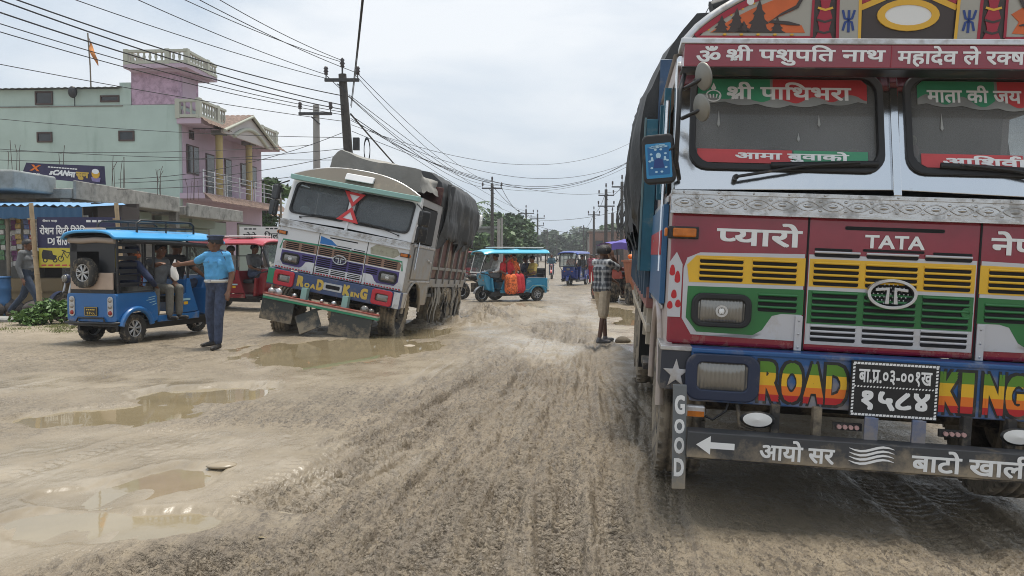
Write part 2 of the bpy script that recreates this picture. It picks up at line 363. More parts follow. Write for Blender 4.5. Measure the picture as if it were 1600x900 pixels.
for dep, w, pl in TRACKS:
    P = np.array([tuple(gp(*p))[:2] for p in pl]); best = np.full(gx.shape, 9.); sb = np.zeros_like(gx); s0 = 0
    side = np.zeros_like(gx)
    # smooth the polyline
    for _ in range(2):
        Q = [P[0]]
        for a, b in zip(P[:-1], P[1:]): Q += [a * .75 + b * .25, a * .25 + b * .75]
        P = np.array(Q + [P[-1]])
    for a, b in zip(P[:-1], P[1:]):
        d = b - a; Ls = np.hypot(*d); d = d / Ls; m_ = np.nonzero((gx > min(a[0], b[0]) - .6) & (gx < max(a[0], b[0]) + .6) & (gy > min(a[1], b[1]) - .6) & (gy < max(a[1], b[1]) + .6))[0]
        if not len(m_): s0 += Ls; continue
        X_, Y_ = gx[m_], gy[m_]; t = np.clip((X_ - a[0]) * d[0] + (Y_ - a[1]) * d[1], 0, Ls); ex = X_ - a[0] - t * d[0]; ey = Y_ - a[1] - t * d[1]; e = np.hypot(ex, ey); k = e < best[m_]; mk = m_[k]
        best[mk] = e[k]; sb[mk] = (s0 + t)[k]; side[mk] = (ex * d[1] - ey * d[0])[k]; s0 += Ls
    nb = np.nonzero(best < .6)[0]
    if not len(nb): continue
    G = dict(x=gx[nb], y=gy[nb]); wob = 1 + .22 * fbm(G['x'] * 3, G['y'] * 3, 2); dd = best[nb] / wob
    x_, y_ = G['x'], G['y']; inn = 1 - smooth(w * .75, w * 1.1, dd); rid = np.exp(-((dd - w * 1.45) / (w * .36)) ** 2); edge = np.exp(-((dd - w * .98) / .020) ** 2) + .7 * np.exp(-((dd - w * .35) / .014) ** 2)
    am = (.55 + .45 * smooth(-.35, .15, fbm(x_ * .8 + 5, y_ * .5, 3))) * (1 - .6 * wet[nb]) * (1 - smooth(.05, .4, pool[nb]))
    z[nb] += am * (.62 * (-dep * inn + dep * .75 * rid * (.5 + fbm(x_ * 6, y_ * 6, 3))) - .012 * edge + inn * .006 * np.sign(np.sin(2 * PI * (sb[nb] / .085 + np.abs(side[nb]) * 3.5))) * near[nb])
    tr_dark[nb] = np.maximum(tr_dark[nb], am * np.maximum(edge * (.5 + .5 * smooth(-.2, .1, fbm(x_ * 7, y_ * 4, 2))), rid * .55 * smooth(-.1, .15, fbm(x_ * 11, y_ * 6, 3))))
# clods squeezed out by tyres, streaked along the road
c1 = fbm(ts * 17, gy * 7, 4, .62); c2 = fbm(ts * 40 + 3, gy * 20, 3, .6); c3 = fbm(gx * 2.1, gy * 1.2, 3); st_ = .6 * fbm(ts * 8.5 + .6 * fbm(gx, gy, 2), gy * .55, 4, .6) + .6 * fbm(ts * 24 + .8 * fbm(gx, gy, 2) + 5, gy * .5, 3, .6)
c4 = fbm(ts * 75 + 8, gy * 42, 2, .6); clod = np.maximum(0, c1 * .9 + .4 * c3 + .35 * st_ - .08) * .020 + np.maximum(0, c2 + .25 * st_ - .04) * .026 + np.maximum(0, c4 - .05) * .020 + .005 * st_
z += grit * clod * (1 - smooth(22, 45, Rg.ravel()))
z += .004 * fbm(gx * 25, gy * 14, 3) * near
heap = 0 * gx
# heaps thrown up beside the stuck truck and down the middle
for hx, hy, hr, hz in [(-1.0, 17.2, 1.0, .22), (-.6, 19.5, 1.1, .26), (-.3, 16.3, .8, .12), (.35, 15.4, .9, .10), (.9, 17.4, .8, .10), (.1, 21.5, 1.2, .2), (-1.9, 16.2, .5, .12), (1.9, 15.6, .3, .10), (-3.6, 14.6, .7, .05)]:
    q = np.hypot(gx - hx, (gy - hy) * .8) / hr; heap = np.maximum(heap, np.exp(-q * q * 1.2)) if hx > -99 else heap; z += hz * np.exp(-q * q * 1.6) * (.75 + 1.1 * fbm(gx * 4, gy * 4, 4, .6))
# holes and shallow water basins
wd_ = 1 - smooth(1.3, 2.3, bfield(gx, gy, PUDDLES, wn * .3)); z = z * (1 - wd_) + (gz(gx, gy) + .006 + .10 * (z - gz(gx, gy))) * wd_; w_ = smooth(.04, .75, pool); z = z * (1 - w_) + (gz(gx, gy) - np.interp(gy, [3, 8], [.026, .042]) + .006 * fbm(gx * 3, gy * 1.5, 3)) * w_
z -= .10 * np.exp(-(((gx + 1.95) / .8) ** 2 + ((gy - 14.2) / .9) ** 2))
far = smooth(60, 200, Rg.ravel()); z = z * (1 - far) - .12 * far
co = np.stack([gx, gy, z], 1)
idx = np.arange(nR * nA).reshape(nR, nA)
a_ = idx[:-1]; b_ = idx[1:]
quads = np.stack([a_, b_, np.roll(b_, -1, 1), np.roll(a_, -1, 1)], -1).reshape(-1, 4)
me = bpy.data.meshes.new('ground'); nv = len(co)
co = np.concatenate([co, [[0, 0, -.02]]]); fan = np.stack([np.roll(idx[0], -1), np.full(nA, nv), idx[0]], -1)
me.vertices.add(nv + 1); me.vertices.foreach_set('co', co.astype(np.float32).ravel())
nq, nf = len(quads), len(fan)
me.loops.add(nq * 4 + nf * 3); me.loops.foreach_set('vertex_index', np.concatenate([quads.ravel(), fan.ravel()]).astype(np.int32))
me.polygons.add(nq + nf); me.polygons.foreach_set('loop_start', np.concatenate([np.arange(nq) * 4, nq * 4 + np.arange(nf) * 3]).astype(np.int32))
me.update(calc_edges=True); me.polygons.foreach_set('use_smooth', np.ones(nq + nf, bool))
def vattr(nm, a):
    at_ = me.attributes.new(nm, 'FLOAT', 'POINT'); at_.data.foreach_set('value', np.append(a, 0).astype(np.float32))
vattr('wet', np.clip(np.maximum(wet, smooth(.2, .7, pool)) * (1 - heap), 0, 1)); vattr('ridge', np.clip(.45 + 2.0 * st_, 0, 1) * grit); vattr('track', np.clip(tr_dark + .0 * grit, 0, 1)); vattr('verge', verge); vattr('grit', grit)
if me.polygons[nq // 2].normal.z < 0: me.flip_normals()
ground = bpy.data.objects.new('ground', me); COL.objects.link(ground); prop(ground, 'churned brown mud of the road and junction', 'ground', kind='structure')
def mud_material():
    m = bpy.data.materials.new('road_mud'); m.use_nodes = True; t = m.node_tree; b = t.nodes['Principled BSDF']; l = t.links.new
    def nn(ty, **k):
        n = t.nodes.new(ty)
        for a, c in k.items(): setattr(n, a, c)
        return n
    def attr(n): return nn('ShaderNodeAttribute', attribute_name=n).outputs['Fac']
    def mth(op, a, c):
        n = nn('ShaderNodeMath', operation=op)
        for i, q in enumerate((a, c)):
            if isinstance(q, (int, float)): n.inputs[i].default_value = q
            else: l(q, n.inputs[i])
        return n.outputs[0]
    def mixc(f, a, c):
        n = nn('ShaderNodeMixRGB')
        for i, q in enumerate((f, a, c)):
            if isinstance(q, (int, float)): n.inputs[i].default_value = q
            elif isinstance(q, tuple): n.inputs[i].default_value = (*q, 1)
            else: l(q, n.inputs[i])
        return n.outputs[0]
    geo = nn('ShaderNodeNewGeometry'); P = geo.outputs['Position']
    def noise(s, d, r=.6):
        n = nn('ShaderNodeTexNoise'); n.inputs['Scale'].default_value = s; n.inputs['Detail'].default_value = d; n.inputs['Roughness'].default_value = r; l(P, n.inputs[0]); return n.outputs['Fac']
    def snoise(s, d, r=.6, k=.45):
        mp_ = nn('ShaderNodeMapping'); mp_.inputs['Scale'].default_value = (1, k, 1); mp_.inputs['Rotation'].default_value = (0, 0, .13); l(P, mp_.inputs[0]); n = nn('ShaderNodeTexNoise'); n.inputs['Scale'].default_value = s; n.inputs['Detail'].default_value = d; n.inputs['Roughness'].default_value = r; l(mp_.outputs[0], n.inputs[0]); return n.outputs['Fac']
    def ramp(x, a, c, lo=0., hi=1.):
        n = nn('ShaderNodeMapRange'); n.inputs[1].default_value = a; n.inputs[2].default_value = c; n.inputs[3].default_value = lo; n.inputs[4].default_value = hi; l(x, n.inputs[0]); return n.outputs[0]
    big = noise(.6, 6); mid = noise(9, 9, .75); fine = snoise(30, 3, .6); finer = snoise(75, 3, .6, .6); lines = snoise(13, 4, .6, .05)
    col = mixc(ramp(big, .35, .65), (.192, .155, .105), (.278, .226, .158))
    col = mixc(mth('MULTIPLY', ramp(mid, .50, .64), mth('MULTIPLY', attr('grit'), .8)), col, (.11, .09, .064))
    col = mixc(mth('MULTIPLY', ramp(fine, .545, .585, 0, 1), mth('MULTIPLY', attr('grit'), ramp(lines, .38, .58, .25, 1))), col, (.055, .043, .029))  # crevice shade between the clods painted in as dark specks
    col = mixc(mth('MULTIPLY', attr('ridge'), ramp(mid, .42, .56, 0, .42)), col, (.12, .095, .066))
    col = mixc(mth('MULTIPLY', ramp(finer, .54, .59, 0, .85), mth('MULTIPLY', attr('grit'), ramp(lines, .42, .56, .15, 1))), col, (.075, .058, .039))  # smaller specks, pit shade put into the colour likewise
    col = mixc(mth('MULTIPLY', ramp(lines, .55, .63, 0, .5), attr('grit')), col, (.13, .103, .072))
    col = mixc(mth('MULTIPLY', attr('track'), .7), col, (.15, .122, .09))
    col = mixc(mth('MULTIPLY', attr('wet'), .8), col, mixc(ramp(noise(1.3, 6, .6), .42, .62), (.200, .163, .110), (.310, .262, .192)))
    col = mixc(mth('MULTIPLY', attr('verge'), ramp(mid, .3, .6, .3, 1)), col, (.33, .275, .205))
    l(col, b.inputs['Base Color'])
    rw = ramp(noise(2.2, 7, .65), .36, .58); wetv = mth('MULTIPLY', attr('wet'), rw)
    ro = nn('ShaderNodeMapRange'); l(ramp(noise(2.6, 6, .65), .38, .6, .62, .33), ro.inputs[3]); ro.inputs[4].default_value = .17; l(wetv, ro.inputs[0]); l(ro.outputs[0], b.inputs['Roughness'])
    b.inputs['Specular IOR Level'].default_value = .5
    bp = nn('ShaderNodeBump'); bp.inputs['Distance'].default_value = .045
    l(mth('ADD', mth('MULTIPLY', mid, .55), mth('MULTIPLY', mth('ADD', fine, finer), -.45)), bp.inputs['Height'])
    st = nn('ShaderNodeMapRange'); st.inputs[3].default_value = .75; st.inputs[4].default_value = .10; l(attr('wet'), st.inputs[0]); l(st.outputs[0], bp.inputs['Strength'])
    l(bp.outputs[0], b.inputs['Normal'])
    return m
me.materials.append(mud_material())
def gheight(x, y):
    """height of the finished sheet near a point"""
    ai = np.searchsorted(aa[:900], math.atan2(x, y)); ri = np.searchsorted(-rr if False else rr, math.hypot(x, y))
    ai = min(max(ai, 1), 899); ri = min(max(ri, 1), nR - 1)
    return float(co[idx[ri, ai], 2])
m_water = mat('muddy_water', (.235, .19, .115), .03, spec=.6, var=.12, vscale=2., bump=.02, bscale=6)
zi = z.reshape(nR, nA); _X = gx.reshape(nR, nA); _Y = gy.reshape(nR, nA)
for i, (cx, cy, a, b, sh) in enumerate(PUDDLES):
    Q = np.sqrt((((_X - cx) - sh * (_Y - cy)) / a) ** 2 + ((_Y - cy) / b) ** 2); core = Q < .9; rim = (Q > 1.5) & (Q < 1.75)
    if not core.any(): continue
    zl = float(min(gz(cx, cy) - .008, np.percentile(zi[rim], 10) - .001)) + .0003 * i
    low = (zi < zl) & (Q < 1.75) & (pool.reshape(nR, nA) > .06); cell = (low[:-1, :-1] | low[1:, :-1] | low[:-1, 1:] | low[1:, 1:]); ci, cj = np.nonzero(cell[:, :898])
    if len(ci) < 12: continue
    used = {}; V, Fs = [], []
    for r_, c_ in zip(ci, cj):                          # the water surface reaches just under the banks
        f = []
        for p in ((r_, c_), (r_ + 1, c_), (r_ + 1, c_ + 1), (r_, c_ + 1)):
            if p not in used: used[p] = len(V); V.append((_X[p], _Y[p], zl))
            f.append(used[p])
        Fs.append(f)
    me_ = bpy.data.meshes.new('puddle_water'); me_.from_pydata(V, [], Fs); me_.materials.append(m_water); o_ = bpy.data.objects.new('puddle_water', me_); COL.objects.link(o_)
    prop(o_, 'shallow brown puddle in the mud', 'puddle', kind='structure')
# ------------------------------------------------------------------ trucks
m_tyre = mat('tyre_rubber', (.028, .027, .026), .85, dirt=.62, dscale=9, bump=.25, bscale=60)
m_tyre_wet = mat('tyre_mud_caked', (.05, .045, .04), .85, dirt=.85, dscale=5, bump=.4, bscale=50)
m_tyre_dry = mat('tyre_dried_mud', (.06, .055, .05), .9, dirt=.85, dscale=6, dcol=(.27, .23, .175), bump=.3, bscale=50)
m_black = mat('black_paint', (.018, .018, .019), .45, dirt=.35, dscale=6)
m_blackr = mat('black_rubber', (.016, .016, .017), .6, var=.3)
m_strip = mat('stamped_steel', (.52, .52, .52), .22, 1., dirt=.45, dscale=9, dcol=(.2, .19, .17), bump=.2, bscale=12)
m_dark = mat('dark_inside', (.012, .012, .013), .9)
m_chassis = mat('chassis_grime', (.035, .032, .03), .8, dirt=.55, dscale=5, bump=.3)
m_chrome = mat('polished_steel', (.66, .67, .68), .15, 1., dirt=.16, dscale=5, dcol=(.3, .28, .25), bump=.22, bscale=3.2)
m_chromed = mat('worn_steel', (.55, .55, .55), .35, 1., dirt=.5, dscale=6, dcol=(.25, .22, .19), bump=.1, bscale=15)
m_maroon = mat('maroon_enamel', (.235, .009, .026), .22, coat=.6, dirt=.2, dscale=6, zd=(.5, 1.35), var=.16)
m_yellow = mat('yellow_enamel', (.72, .42, .018), .3, coat=.3, dirt=.2, dscale=7, var=.1)
m_green = mat('green_enamel', (.014, .15, .036), .28, coat=.4, dirt=.18, dscale=7, var=.12)
m_silver = mat('silver_paint', (.52, .52, .54), .35, .25, dirt=.22, dscale=6, zd=(.6, 1.4))
m_white = mat('white_enamel', (.72, .71, .68), .4, dirt=.12, dscale=5)
m_white2 = mat('white_lettering', (.78, .78, .77), .45, dirt=.06, dscale=8)
m_blue = mat('blue_enamel', (.014, .085, .25), .3, coat=.2, dirt=.25, dscale=5, zd=(.4, 1.2))
m_teal = mat('teal_board', (.02, .125, .19), .5, dirt=.3, dscale=4, var=.2)
m_red = mat('red_paint', (.45, .015, .02), .35, dirt=.15)
m_orange = mat('orange_paint', (.72, .17, .015), .4, dirt=.1)
m_amber = mat('amber_lens', (.5, .14, .01), .2, var=.2, vscale=30)
m_lens = mat('lamp_lens', (.22, .21, .19), .12, .5, dirt=.15, dscale=9, bump=.06, bscale=30, coat=.6)
m_plate = mat('plate_black', (.012, .012, .013), .5, dirt=.12)
m_glass = glassmat('windscreen_glass', (.21, .207, .20), .52)  # grey film paints in the dull reflection along with dust
m_glassd = glassmat('windscreen_glass_dusty', (.16, .17, .175), .55)
m_sgreen = mat('sticker_green', (.05, .27, .14), .5, var=.15); m_sred = mat('sticker_red', (.50, .055, .06), .5, var=.15); m_swhite = mat('sticker_haze', (.26, .265, .255), .5, var=.2)
m_tarp = mat('tarpaulin', (.026, .028, .03), .62, dirt=.28, dscale=1.6, dcol=(.16, .15, .13), bump=.5, bscale=9)
m_wood = mat('weathered_wood', (.19, .16, .12), .8, dirt=.3, bump=.3, var=.25)
m_cream = mat('cream_paint', (.50, .44, .35), .55, dirt=.4, dscale=4)
fp = lambda u, v, d: (u, -d, v)
RK = .30
wp = lambda u, v, d: (u, RK * (v - 1.76) - d, v)
def add_wheel(par, c, r, w, mt, rim, side, n=36, spokes=0, grooves=True):
    """wheel part with tyre and rim below it; axis along local x, side = outward sign"""
    h = MB(); x = c[0]; h.lathe([(.0, w * .30), (r * .16, w * .30), (r * .17, w * .10), (r * .17, -w * .2)], c, (side, 0, 0), m_chassis, 16)
    if not spokes:
        for k in range(8):
            a = 2 * PI * k / 8; p = Vector((x + side * w * .12, c[1] + r * .27 * math.cos(a), c[2] + r * .27 * math.sin(a))); h.cyl(p, p + Vector((side * .05, 0, 0)), .014, m_chassis, n=6)
    hub = h.build('wheel', par)
    t = MB(); ri = r * .58
    pr = [(ri, -w * .42), (r * .80, -w * .52), (r * .95, -w * .48), (r, -w * .40)]
    if grooves:
        for g in (-.24, 0, .24): pr += [(r, w * (g - .045)), (r - .014, w * (g - .03)), (r - .014, w * (g + .03)), (r, w * (g + .045))]
    pr += [(r, w * .40), (r * .95, w * .48), (r * .80, w * .52), (ri, w * .42), (ri, -w * .42)]
    t.lathe(pr, c, (1, 0, 0), mt, n)
    for k in range(n):                                   # shoulder lugs
        a = 2 * PI * k / n; ca, sa = math.cos(a), math.sin(a)
        for sx in (-1, 1): t.box((x + sx * w * .44, c[1] + ca * r * .965, c[2] + sa * r * .965), (w * .12, r * .06, r * .085), mt, rot=Matrix.Rotation(a, 3, 'X'))
    t.build('tyre', hub)
    q = MB()
    if spokes:
        q.lathe([(ri, w * .36), (ri * .93, w * .40), (ri * .9, w * .30), (ri * .86, -w * .3), (ri, -w * .4)], c, (side, 0, 0), rim, n)
        q.lathe([(0, w * .34), (r * .13, w * .34), (r * .15, w * .2), (r * .15, -w * .2)], c, (side, 0, 0), rim, 14)
        for k in range(spokes):
            a = 2 * PI * k / spokes
            for off in (-.13, .13):
                p0 = Vector((x + side * w * .30, c[1] + r * .10 * math.cos(a), c[2] + r * .10 * math.sin(a))); p1 = Vector((x + side * w * .33, c[1] + ri * .92 * math.cos(a + off + .12), c[2] + ri * .92 * math.sin(a + off + .12)))
                q.tube([p0, p1], [r * .05, r * .04], rim, 5)
        q.lathe([(ri * .9, -w * .05), (0, -w * .05)], c, (side, 0, 0), m_dark, n)
    else:
        q.lathe([(ri, w * .43), (ri * .94, w * .45), (ri * .90, w * .36), (ri * .80, w * .05), (ri * .45, w * .02), (ri * .42, w * .14), (0, w * .14)], c, (side, 0, 0), rim, n)
    q.build('rim', hub)
    return hub
def half_front(o, sx, spec):
    """one windscreen side: frame, rubber, glass"""
    a = rrect(.078, 1.095, 1.868, 2.405, .10); a = a if sx > 0 else [(-u, v) for u, v in a][::-1]
    return a
def make_truck(T, S, big):
    body = MB(); W = 1.2
    mf = S['frame']
    # raked front frame with the two windscreen openings
    for sx in (-1, 1):
        inn = half_front(None, sx, S); n = len(inn)
        out = []
        xs = (.012, W) if sx > 0 else (-W, -.012)
        for u, v in inn:                                   # push the rounded outline out to the rectangle
            cu, cv = (xs[0] + xs[1]) / 2, (1.72 + 2.53) / 2; du, dv = u - sx * .605, v - 2.136
            k = min((xs[1] - xs[0]) / 2 / max(abs(du), 1e-6), .405 / max(abs(dv), 1e-6)); out.append((cu + du * k, cv + dv * k))
        body.ring(inn, out, wp, 0, -.05, mf)
    body.prism([(-.022, 1.72), (.022, 1.72), (.022, 2.53), (-.022, 2.53)], wp, .022, -.04, mf)
    # side walls
    sd_ = []
    for sx in (-1, 1):
        mpx = lambda u, v, d, sx=sx: (sx * (W - d), u, v)
        arch = [(.72 + .57 * math.cos(rad(q)), .46 + .57 * math.sin(rad(q))) for q in range(0, 181, 15)]
        poly = [(.01, .60), (.01, 1.72), (1.78, 1.72), (1.78, .58), (1.30, .58)] + arch[1:-1] + [(.15, .60)]
        body.prism(poly, mpx, 0, .04, S['side'])
        body.tube([(sx * (W + .008), u, v) for u, v in arch], .028, S['side'], 6)
        body.prism([(.02, 1.72), (RK * .81, 2.53), (RK * .81 + .12, 2.53), (.16, 1.72)], mpx, 0, .05, mf)
        body.prism([(1.45, 1.72), (1.45, 2.53), (1.78, 2.53), (1.78, 1.72)], mpx, 0, .05, S['side'])
        body.prism([(.30, 2.40), (.30, 2.53), (1.45, 2.53), (1.45, 2.40)], mpx, 0, .05, S['side'])
        body.bx((sx * (W + .003), .18, 1.66), (sx * (W + .018), 1.76, 1.70), m_chromed)
        body.bx((sx * (W + .003), .30, 1.02), (sx * (W + .02), 1.76, 1.05), m_chromed)
        body.cyl((sx * (W + .03), .42, 1.25), (sx * (W + .03), .42, 2.30), .014, m_chrome, n=8)
        body.box((sx * (W + .02), 1.30, 1.45), (.04, .16, .03), m_chromed)
    body.bx((-W + .041, 1.73, .9), (W - .041, 1.779, 2.529), S['inner'])
    body.bx((-W + .041, .06, .90), (W - .041, 1.729, .94), m_dark)
    body.build('cab_body', T, bevel=.006)
    r_ = MB(); r_.grid(lambda u, v: ((u * 2 - 1) * (W + .02), .22 + v * 1.58, 2.532 + .16 * (1 - (u * 2 - 1) ** 2)), 16, 4, S['roof']); r_.grid(lambda u, v: ((u * 2 - 1) * (W + .01), 1.80, 2.53 + v * .16 * (1 - (u * 2 - 1) ** 2)), 16, 1, S['roof'])
    r_.build('cab_roof', T)
    # glass
    for sx in (-1, 1):
        inn = half_front(None, sx, S); g = MB(); g.prism([(u * .999, v) for u, v in inn], wp, -.018, -.024, S['glass']); gl = g.build('windscreen', T)
        k = MB(); big_ = [((u - sx * .605) * 1.0 + sx * .605 + (.022 if u > sx * .605 else -.022), v + (.022 if v > 2.136 else -.022)) for u, v in inn]
        sml = [((u - sx * .605) * .975 + sx * .605, (v - 2.136) * .955 + 2.136) for u, v in inn]
        k.ring(sml, big_, wp, .022, -.03, m_blackr); k.build('gasket', gl, bevel=.006)
        S['stickers'](gl, sx)
    # interior
    i = MB(); i.bx((-1.1, .12, 1.62), (1.1, .48, 1.80), m_dark); i.build('dashboard', T, bevel=.02)
    for sx in (-1, 1):
        i = MB(); i.bx((sx * .55 - .26, .95, 1.2), (sx * .55 + .26, 1.45, 1.45), S['seat']); i.box((sx * .55, 1.48, 1.80), (.50, .14, .78), S['seat'], rot=(-.12, 0, 0)); i.build('seat', T, bevel=.05)
    i = MB(); q = [Vector((-.55 + .21 * math.cos(a), .56 + .21 * math.sin(a) * .45, 1.86 + .21 * math.sin(a) * .89)) for a in np.linspace(0, 2 * PI, 24, endpoint=False)]; i.tube(q, .016, m_blackr, 6, closed=True)
    i.cyl((-.55, .56, 1.86), (-.55, .40, 1.70), .02, m_blackr); i.cyl(q[0], q[12], .012, m_blackr); i.build('steering_wheel', T)
    # lower front: base panel then colours
    p = MB(); p.bx((-W, -.0, .845), (W, .05, 1.60), S['panel']); pb = p.build('front_panel', T, bevel=.03, seg=3)
    S['face'](pb, T)
    c = MB(); c.bx((-W - .004, -.028, 1.60), (W + .004, .03, 1.705), S['strip']); c.bx((-W - .008, -.04, 1.695), (W + .008, .04, 1.718), S['strip']); c.bx((-W - .008, -.036, 1.588), (W + .008, .03, 1.606), S['strip'])
    for k in range(18):                                   # embossed diamonds and scrolls
        cx = -W + .067 + k * 2 * (W - .0) / 18; 
        pts = [(cx + .062 * math.cos(a), 1.651 + .026 * math.sin(a) * abs(math.sin(a))) for a in np.linspace(0, 2 * PI, 17)]; c.tube([fp(u, v, .030) for u, v in pts], .0042, S['strip'], 5)
        c.ell(fp(cx, 1.651, .028), (.026, .008, .012), S['strip'], 8, 5); c.ell(fp(cx + .067, 1.676, .028), (.012, .006, .008), S['strip'], 6, 4); c.ell(fp(cx + .067, 1.626, .028), (.012, .006, .008), S['strip'], 6, 4)
    for k in range(13): c.ell(fp(-1.14 + k * .19, 1.708, .042), (.007, .006, .007), m_chromed, 6, 4)
    c.build('embossed_strip', T, bevel=.003)
    # emblem
    e = MB(); ov = oval(0, 1.185, .130, .083, 28); e.ring(oval(0, 1.185, .112, .066, 28), ov, fp, .045, .004, m_chromed)
    e.prism(oval(0, 1.185, .113, .067, 28), fp, .012, .004, m_dark)
    for k in range(9):
        for j in range(-3, 4):
            u, v = -.09 + k * .0225 + (j % 2) * .011, 1.185 + j * .017
            if (u / .1) ** 2 + ((v - 1.185) / .055) ** 2 < 1: e.prism(oval(u, v, .005, .005, 6), fp, .018, .012, m_chromed)
    for sx in (-1, 1): e.prism([(sx * .012, 1.13), (sx * .034, 1.13), (sx * .026, 1.205), (sx * .085, 1.198), (sx * .085, 1.215), (sx * .012, 1.222)][::sx], fp, .034, .010, m_chromed)
    e.build('emblem', pb, bevel=.003)
    # head lamps
    for sx in (-1, 1):
        h = MB(); cx = sx * .90; h.ring(rrect(cx - .128, cx + .128, .982, 1.112, .03), rrect(cx - .165, cx + .165, .955, 1.145, .06), fp, .035, .004, m_blackr); hl = h.build('headlamp', T, bevel=.008)
        h = MB(); h.grid(lambda u, v: fp(cx - .13 + .26 * u, .98 + .134 * v, .018 + .020 * (1 - (2 * u - 1) ** 4) * (1 - (2 * v - 1) ** 4) + .0022 * math.cos(u * 88)), 56, 8, m_lens); h.ring(oval(cx, 1.047, .022, .022, 16), oval(cx, 1.047, .034, .034, 16), fp, .043, .030, m_chromed); h.ell(fp(cx, 1.047, .034), (.02, .008, .02), m_white2, 10, 6); h.build('lens', hl)
    for sx in (-1, 1):
        h = MB(); h.bx((sx * 1.215, -.018, 1.445), (sx * 1.045, .05, 1.515), m_black); ind = h.build('indicator', T, bevel=.006)
        h = MB(); h.bx((sx * 1.19, -.042, 1.455), (sx * 1.06, -.0185, 1.505), m_amber); h.bx((sx * 1.218, -.02, 1.455), (sx * 1.235, .04, 1.505), m_amber); h.build('lens', ind, bevel=.008)
    S['bumper'](T)
    S['top'](T)
    # wipers
    for x0, x1 in ((-.86, -.10), (.95, .22)):
        w = MB(); pv = wp(x0, 1.80, .03); w.cyl(wp(x0, 1.80, 0), wp(x0, 1.80, .05), .016, m_black, n=8); w.tube([wp(x0, 1.80, .05), wp((x0 + x1) / 2, 1.875, .05), wp(x1 - .1 * (1 if x1 > x0 else -1), 1.90, .045)], .009, m_black, 5)
        w.tube([wp(x0 + (x1 - x0) * .25, 1.872, .035), wp(x1, 1.895, .035)], .010, m_blackr, 5, flat=1.8); w.build('wiper', T)
    # wheels, axle, chassis
    ax = MB(); ax.cyl((-1.0, .72, .42), (1.0, .72, .42), .07, m_chassis); ax.bx((-.45, .1, .55), (-.33, S['len'], .80), m_chassis); ax.bx((.33, .1, .55), (.45, S['len'], .80), m_chassis)
    for yy in S['axles']: ax.cyl((-1.0, yy, .44), (1.0, yy, .44), .09, m_chassis); ax.ell((0, yy, .44), (.22, .2, .2), m_chassis)
    ax.bx((-.62, -.02, .55), (-.52, .12, .84), m_chassis); ax.bx((.52, -.02, .55), (.62, .12, .84), m_chassis); ax.bx((-.28, .3, .45), (.28, 1.3, .84), m_dark)
    for k in range(7): ax.tube([(-.3 + k * .1, .15, .5 + .03 * (k % 3)), (-.25 + k * .09, .25, .68), (-.2 + k * .1, .2, .8)], .012, m_chassis, 5)
    ax.build('chassis', T)
    for sx in (-1, 1):
        add_wheel(T, (1.06 * sx if sx < 0 else .92, .72, S['wz'][0 if sx < 0 else 1]), .50, .27, S['tyre'], S['rim'], sx)
        for yy in S['axles']: add_wheel(T, (sx * .98, yy, S['wz'][2 if sx < 0 else 3]), .50, .50, S['tyre'], S['rim'], sx)
    # cargo bed
    L_ = S['len']; b = MB(); hw = S['hw']
    b.bx((-hw + .05, 1.86, .98), (hw - .05, L_, 1.08), m_chassis)
    for sx in (-1, 1):
        b.bx((sx * hw, 1.86, 1.10), (sx * (hw - .05), L_, 2.55), S['cargo']); b.bx((sx * (hw + .02), 1.86, .92), (sx * (hw - .06), L_, 1.09), S['rail'])
        b.bx((sx * (hw + .03), 1.86, 1.28), (sx * (hw + .002), L_, 1.34), S['rail2'])
        k = 0; yy = 1.9
        while yy < L_:
            b.bx((sx * (hw + .045), yy, 1.0), (sx * (hw + .002), yy + .07, 2.5), S['post']); yy += .62; k += 1
        b.bx((sx * (hw + .01), 1.9, .72), (sx * (hw - .03), L_ - .2, .78), S['rail2'])
        yy = 2.1
        while yy < L_ - .2: b.bx((sx * (hw - .0), yy, .60), (sx * (hw - .05), yy + .05, .95), S['rail2']); yy += .8
    b.bx((-hw, 1.84, 1.0), (hw, 1.90, 2.9), S['cargo']); b.bx((-hw, L_ - .05, 1.0), (hw, L_, 2.6), S['cargo'])
    b.build('cargo_bed', T, bevel=.004, seg=1)
    cs = S['tarp']; t = MB(); nu, nv = 60, 70
    def tf(u, v, cap=None):
        s_ = u * (len(cs) - 1); i0 = min(int(s_), len(cs) - 2); fr = s_ - i0; x = cs[i0][0] * (1 - fr) + cs[i0 + 1][0] * fr; z = cs[i0][1] * (1 - fr) + cs[i0 + 1][1] * fr
        y = S['ty0'] + v * (L_ + .05 - S['ty0'])
        sg = S['sag'] * math.sin(v * PI * 5) ** 2 * max(0, 1 - abs(x) / hw)
        z -= sg; side = min(u, 1 - u); fold = S['fold'] * (1 - smooth(.12, .34, side)); nz = float(vnoise(np.array(y * 4.2 + z * .7), np.array(x * 2 + z * 1.3))); nz2 = float(fbm(np.array(y * 9 + 3), np.array(z * 2.2 + x), 3))
        x += (1 if x > 0 else -1) * (fold * (nz * .9 + nz2 * .5) + .02 * nz); z += .045 * nz2 + S['lift'] * (nz + .2) * (side < .02)
        ins = smooth(0, .06, v) * smooth(1, .95, v); x *= .97 + .03 * ins; z -= (1 - ins) * .03 * (z > 2.6)
        return (x, y, z)
    mt_ = S.get('tarpm', m_tarp)
    t.grid(tf, nu, nv, mt_)
    fr_ = [tf(k / nu, 0) for k in range(nu + 1)]; cc = (0, S['ty0'] + .02, 2.4); t.add(fr_ + [cc], [(k, k + 1, nu + 1) for k in range(nu)], mt_, True)
    fr_ = [tf(k / nu, 1) for k in range(nu + 1)]; cc = (0, L_ + .03, 2.4); t.add(fr_ + [cc], [(k, k + 1, nu + 1) for k in range(nu)], mt_, True)
    t.build('tarpaulin', T)
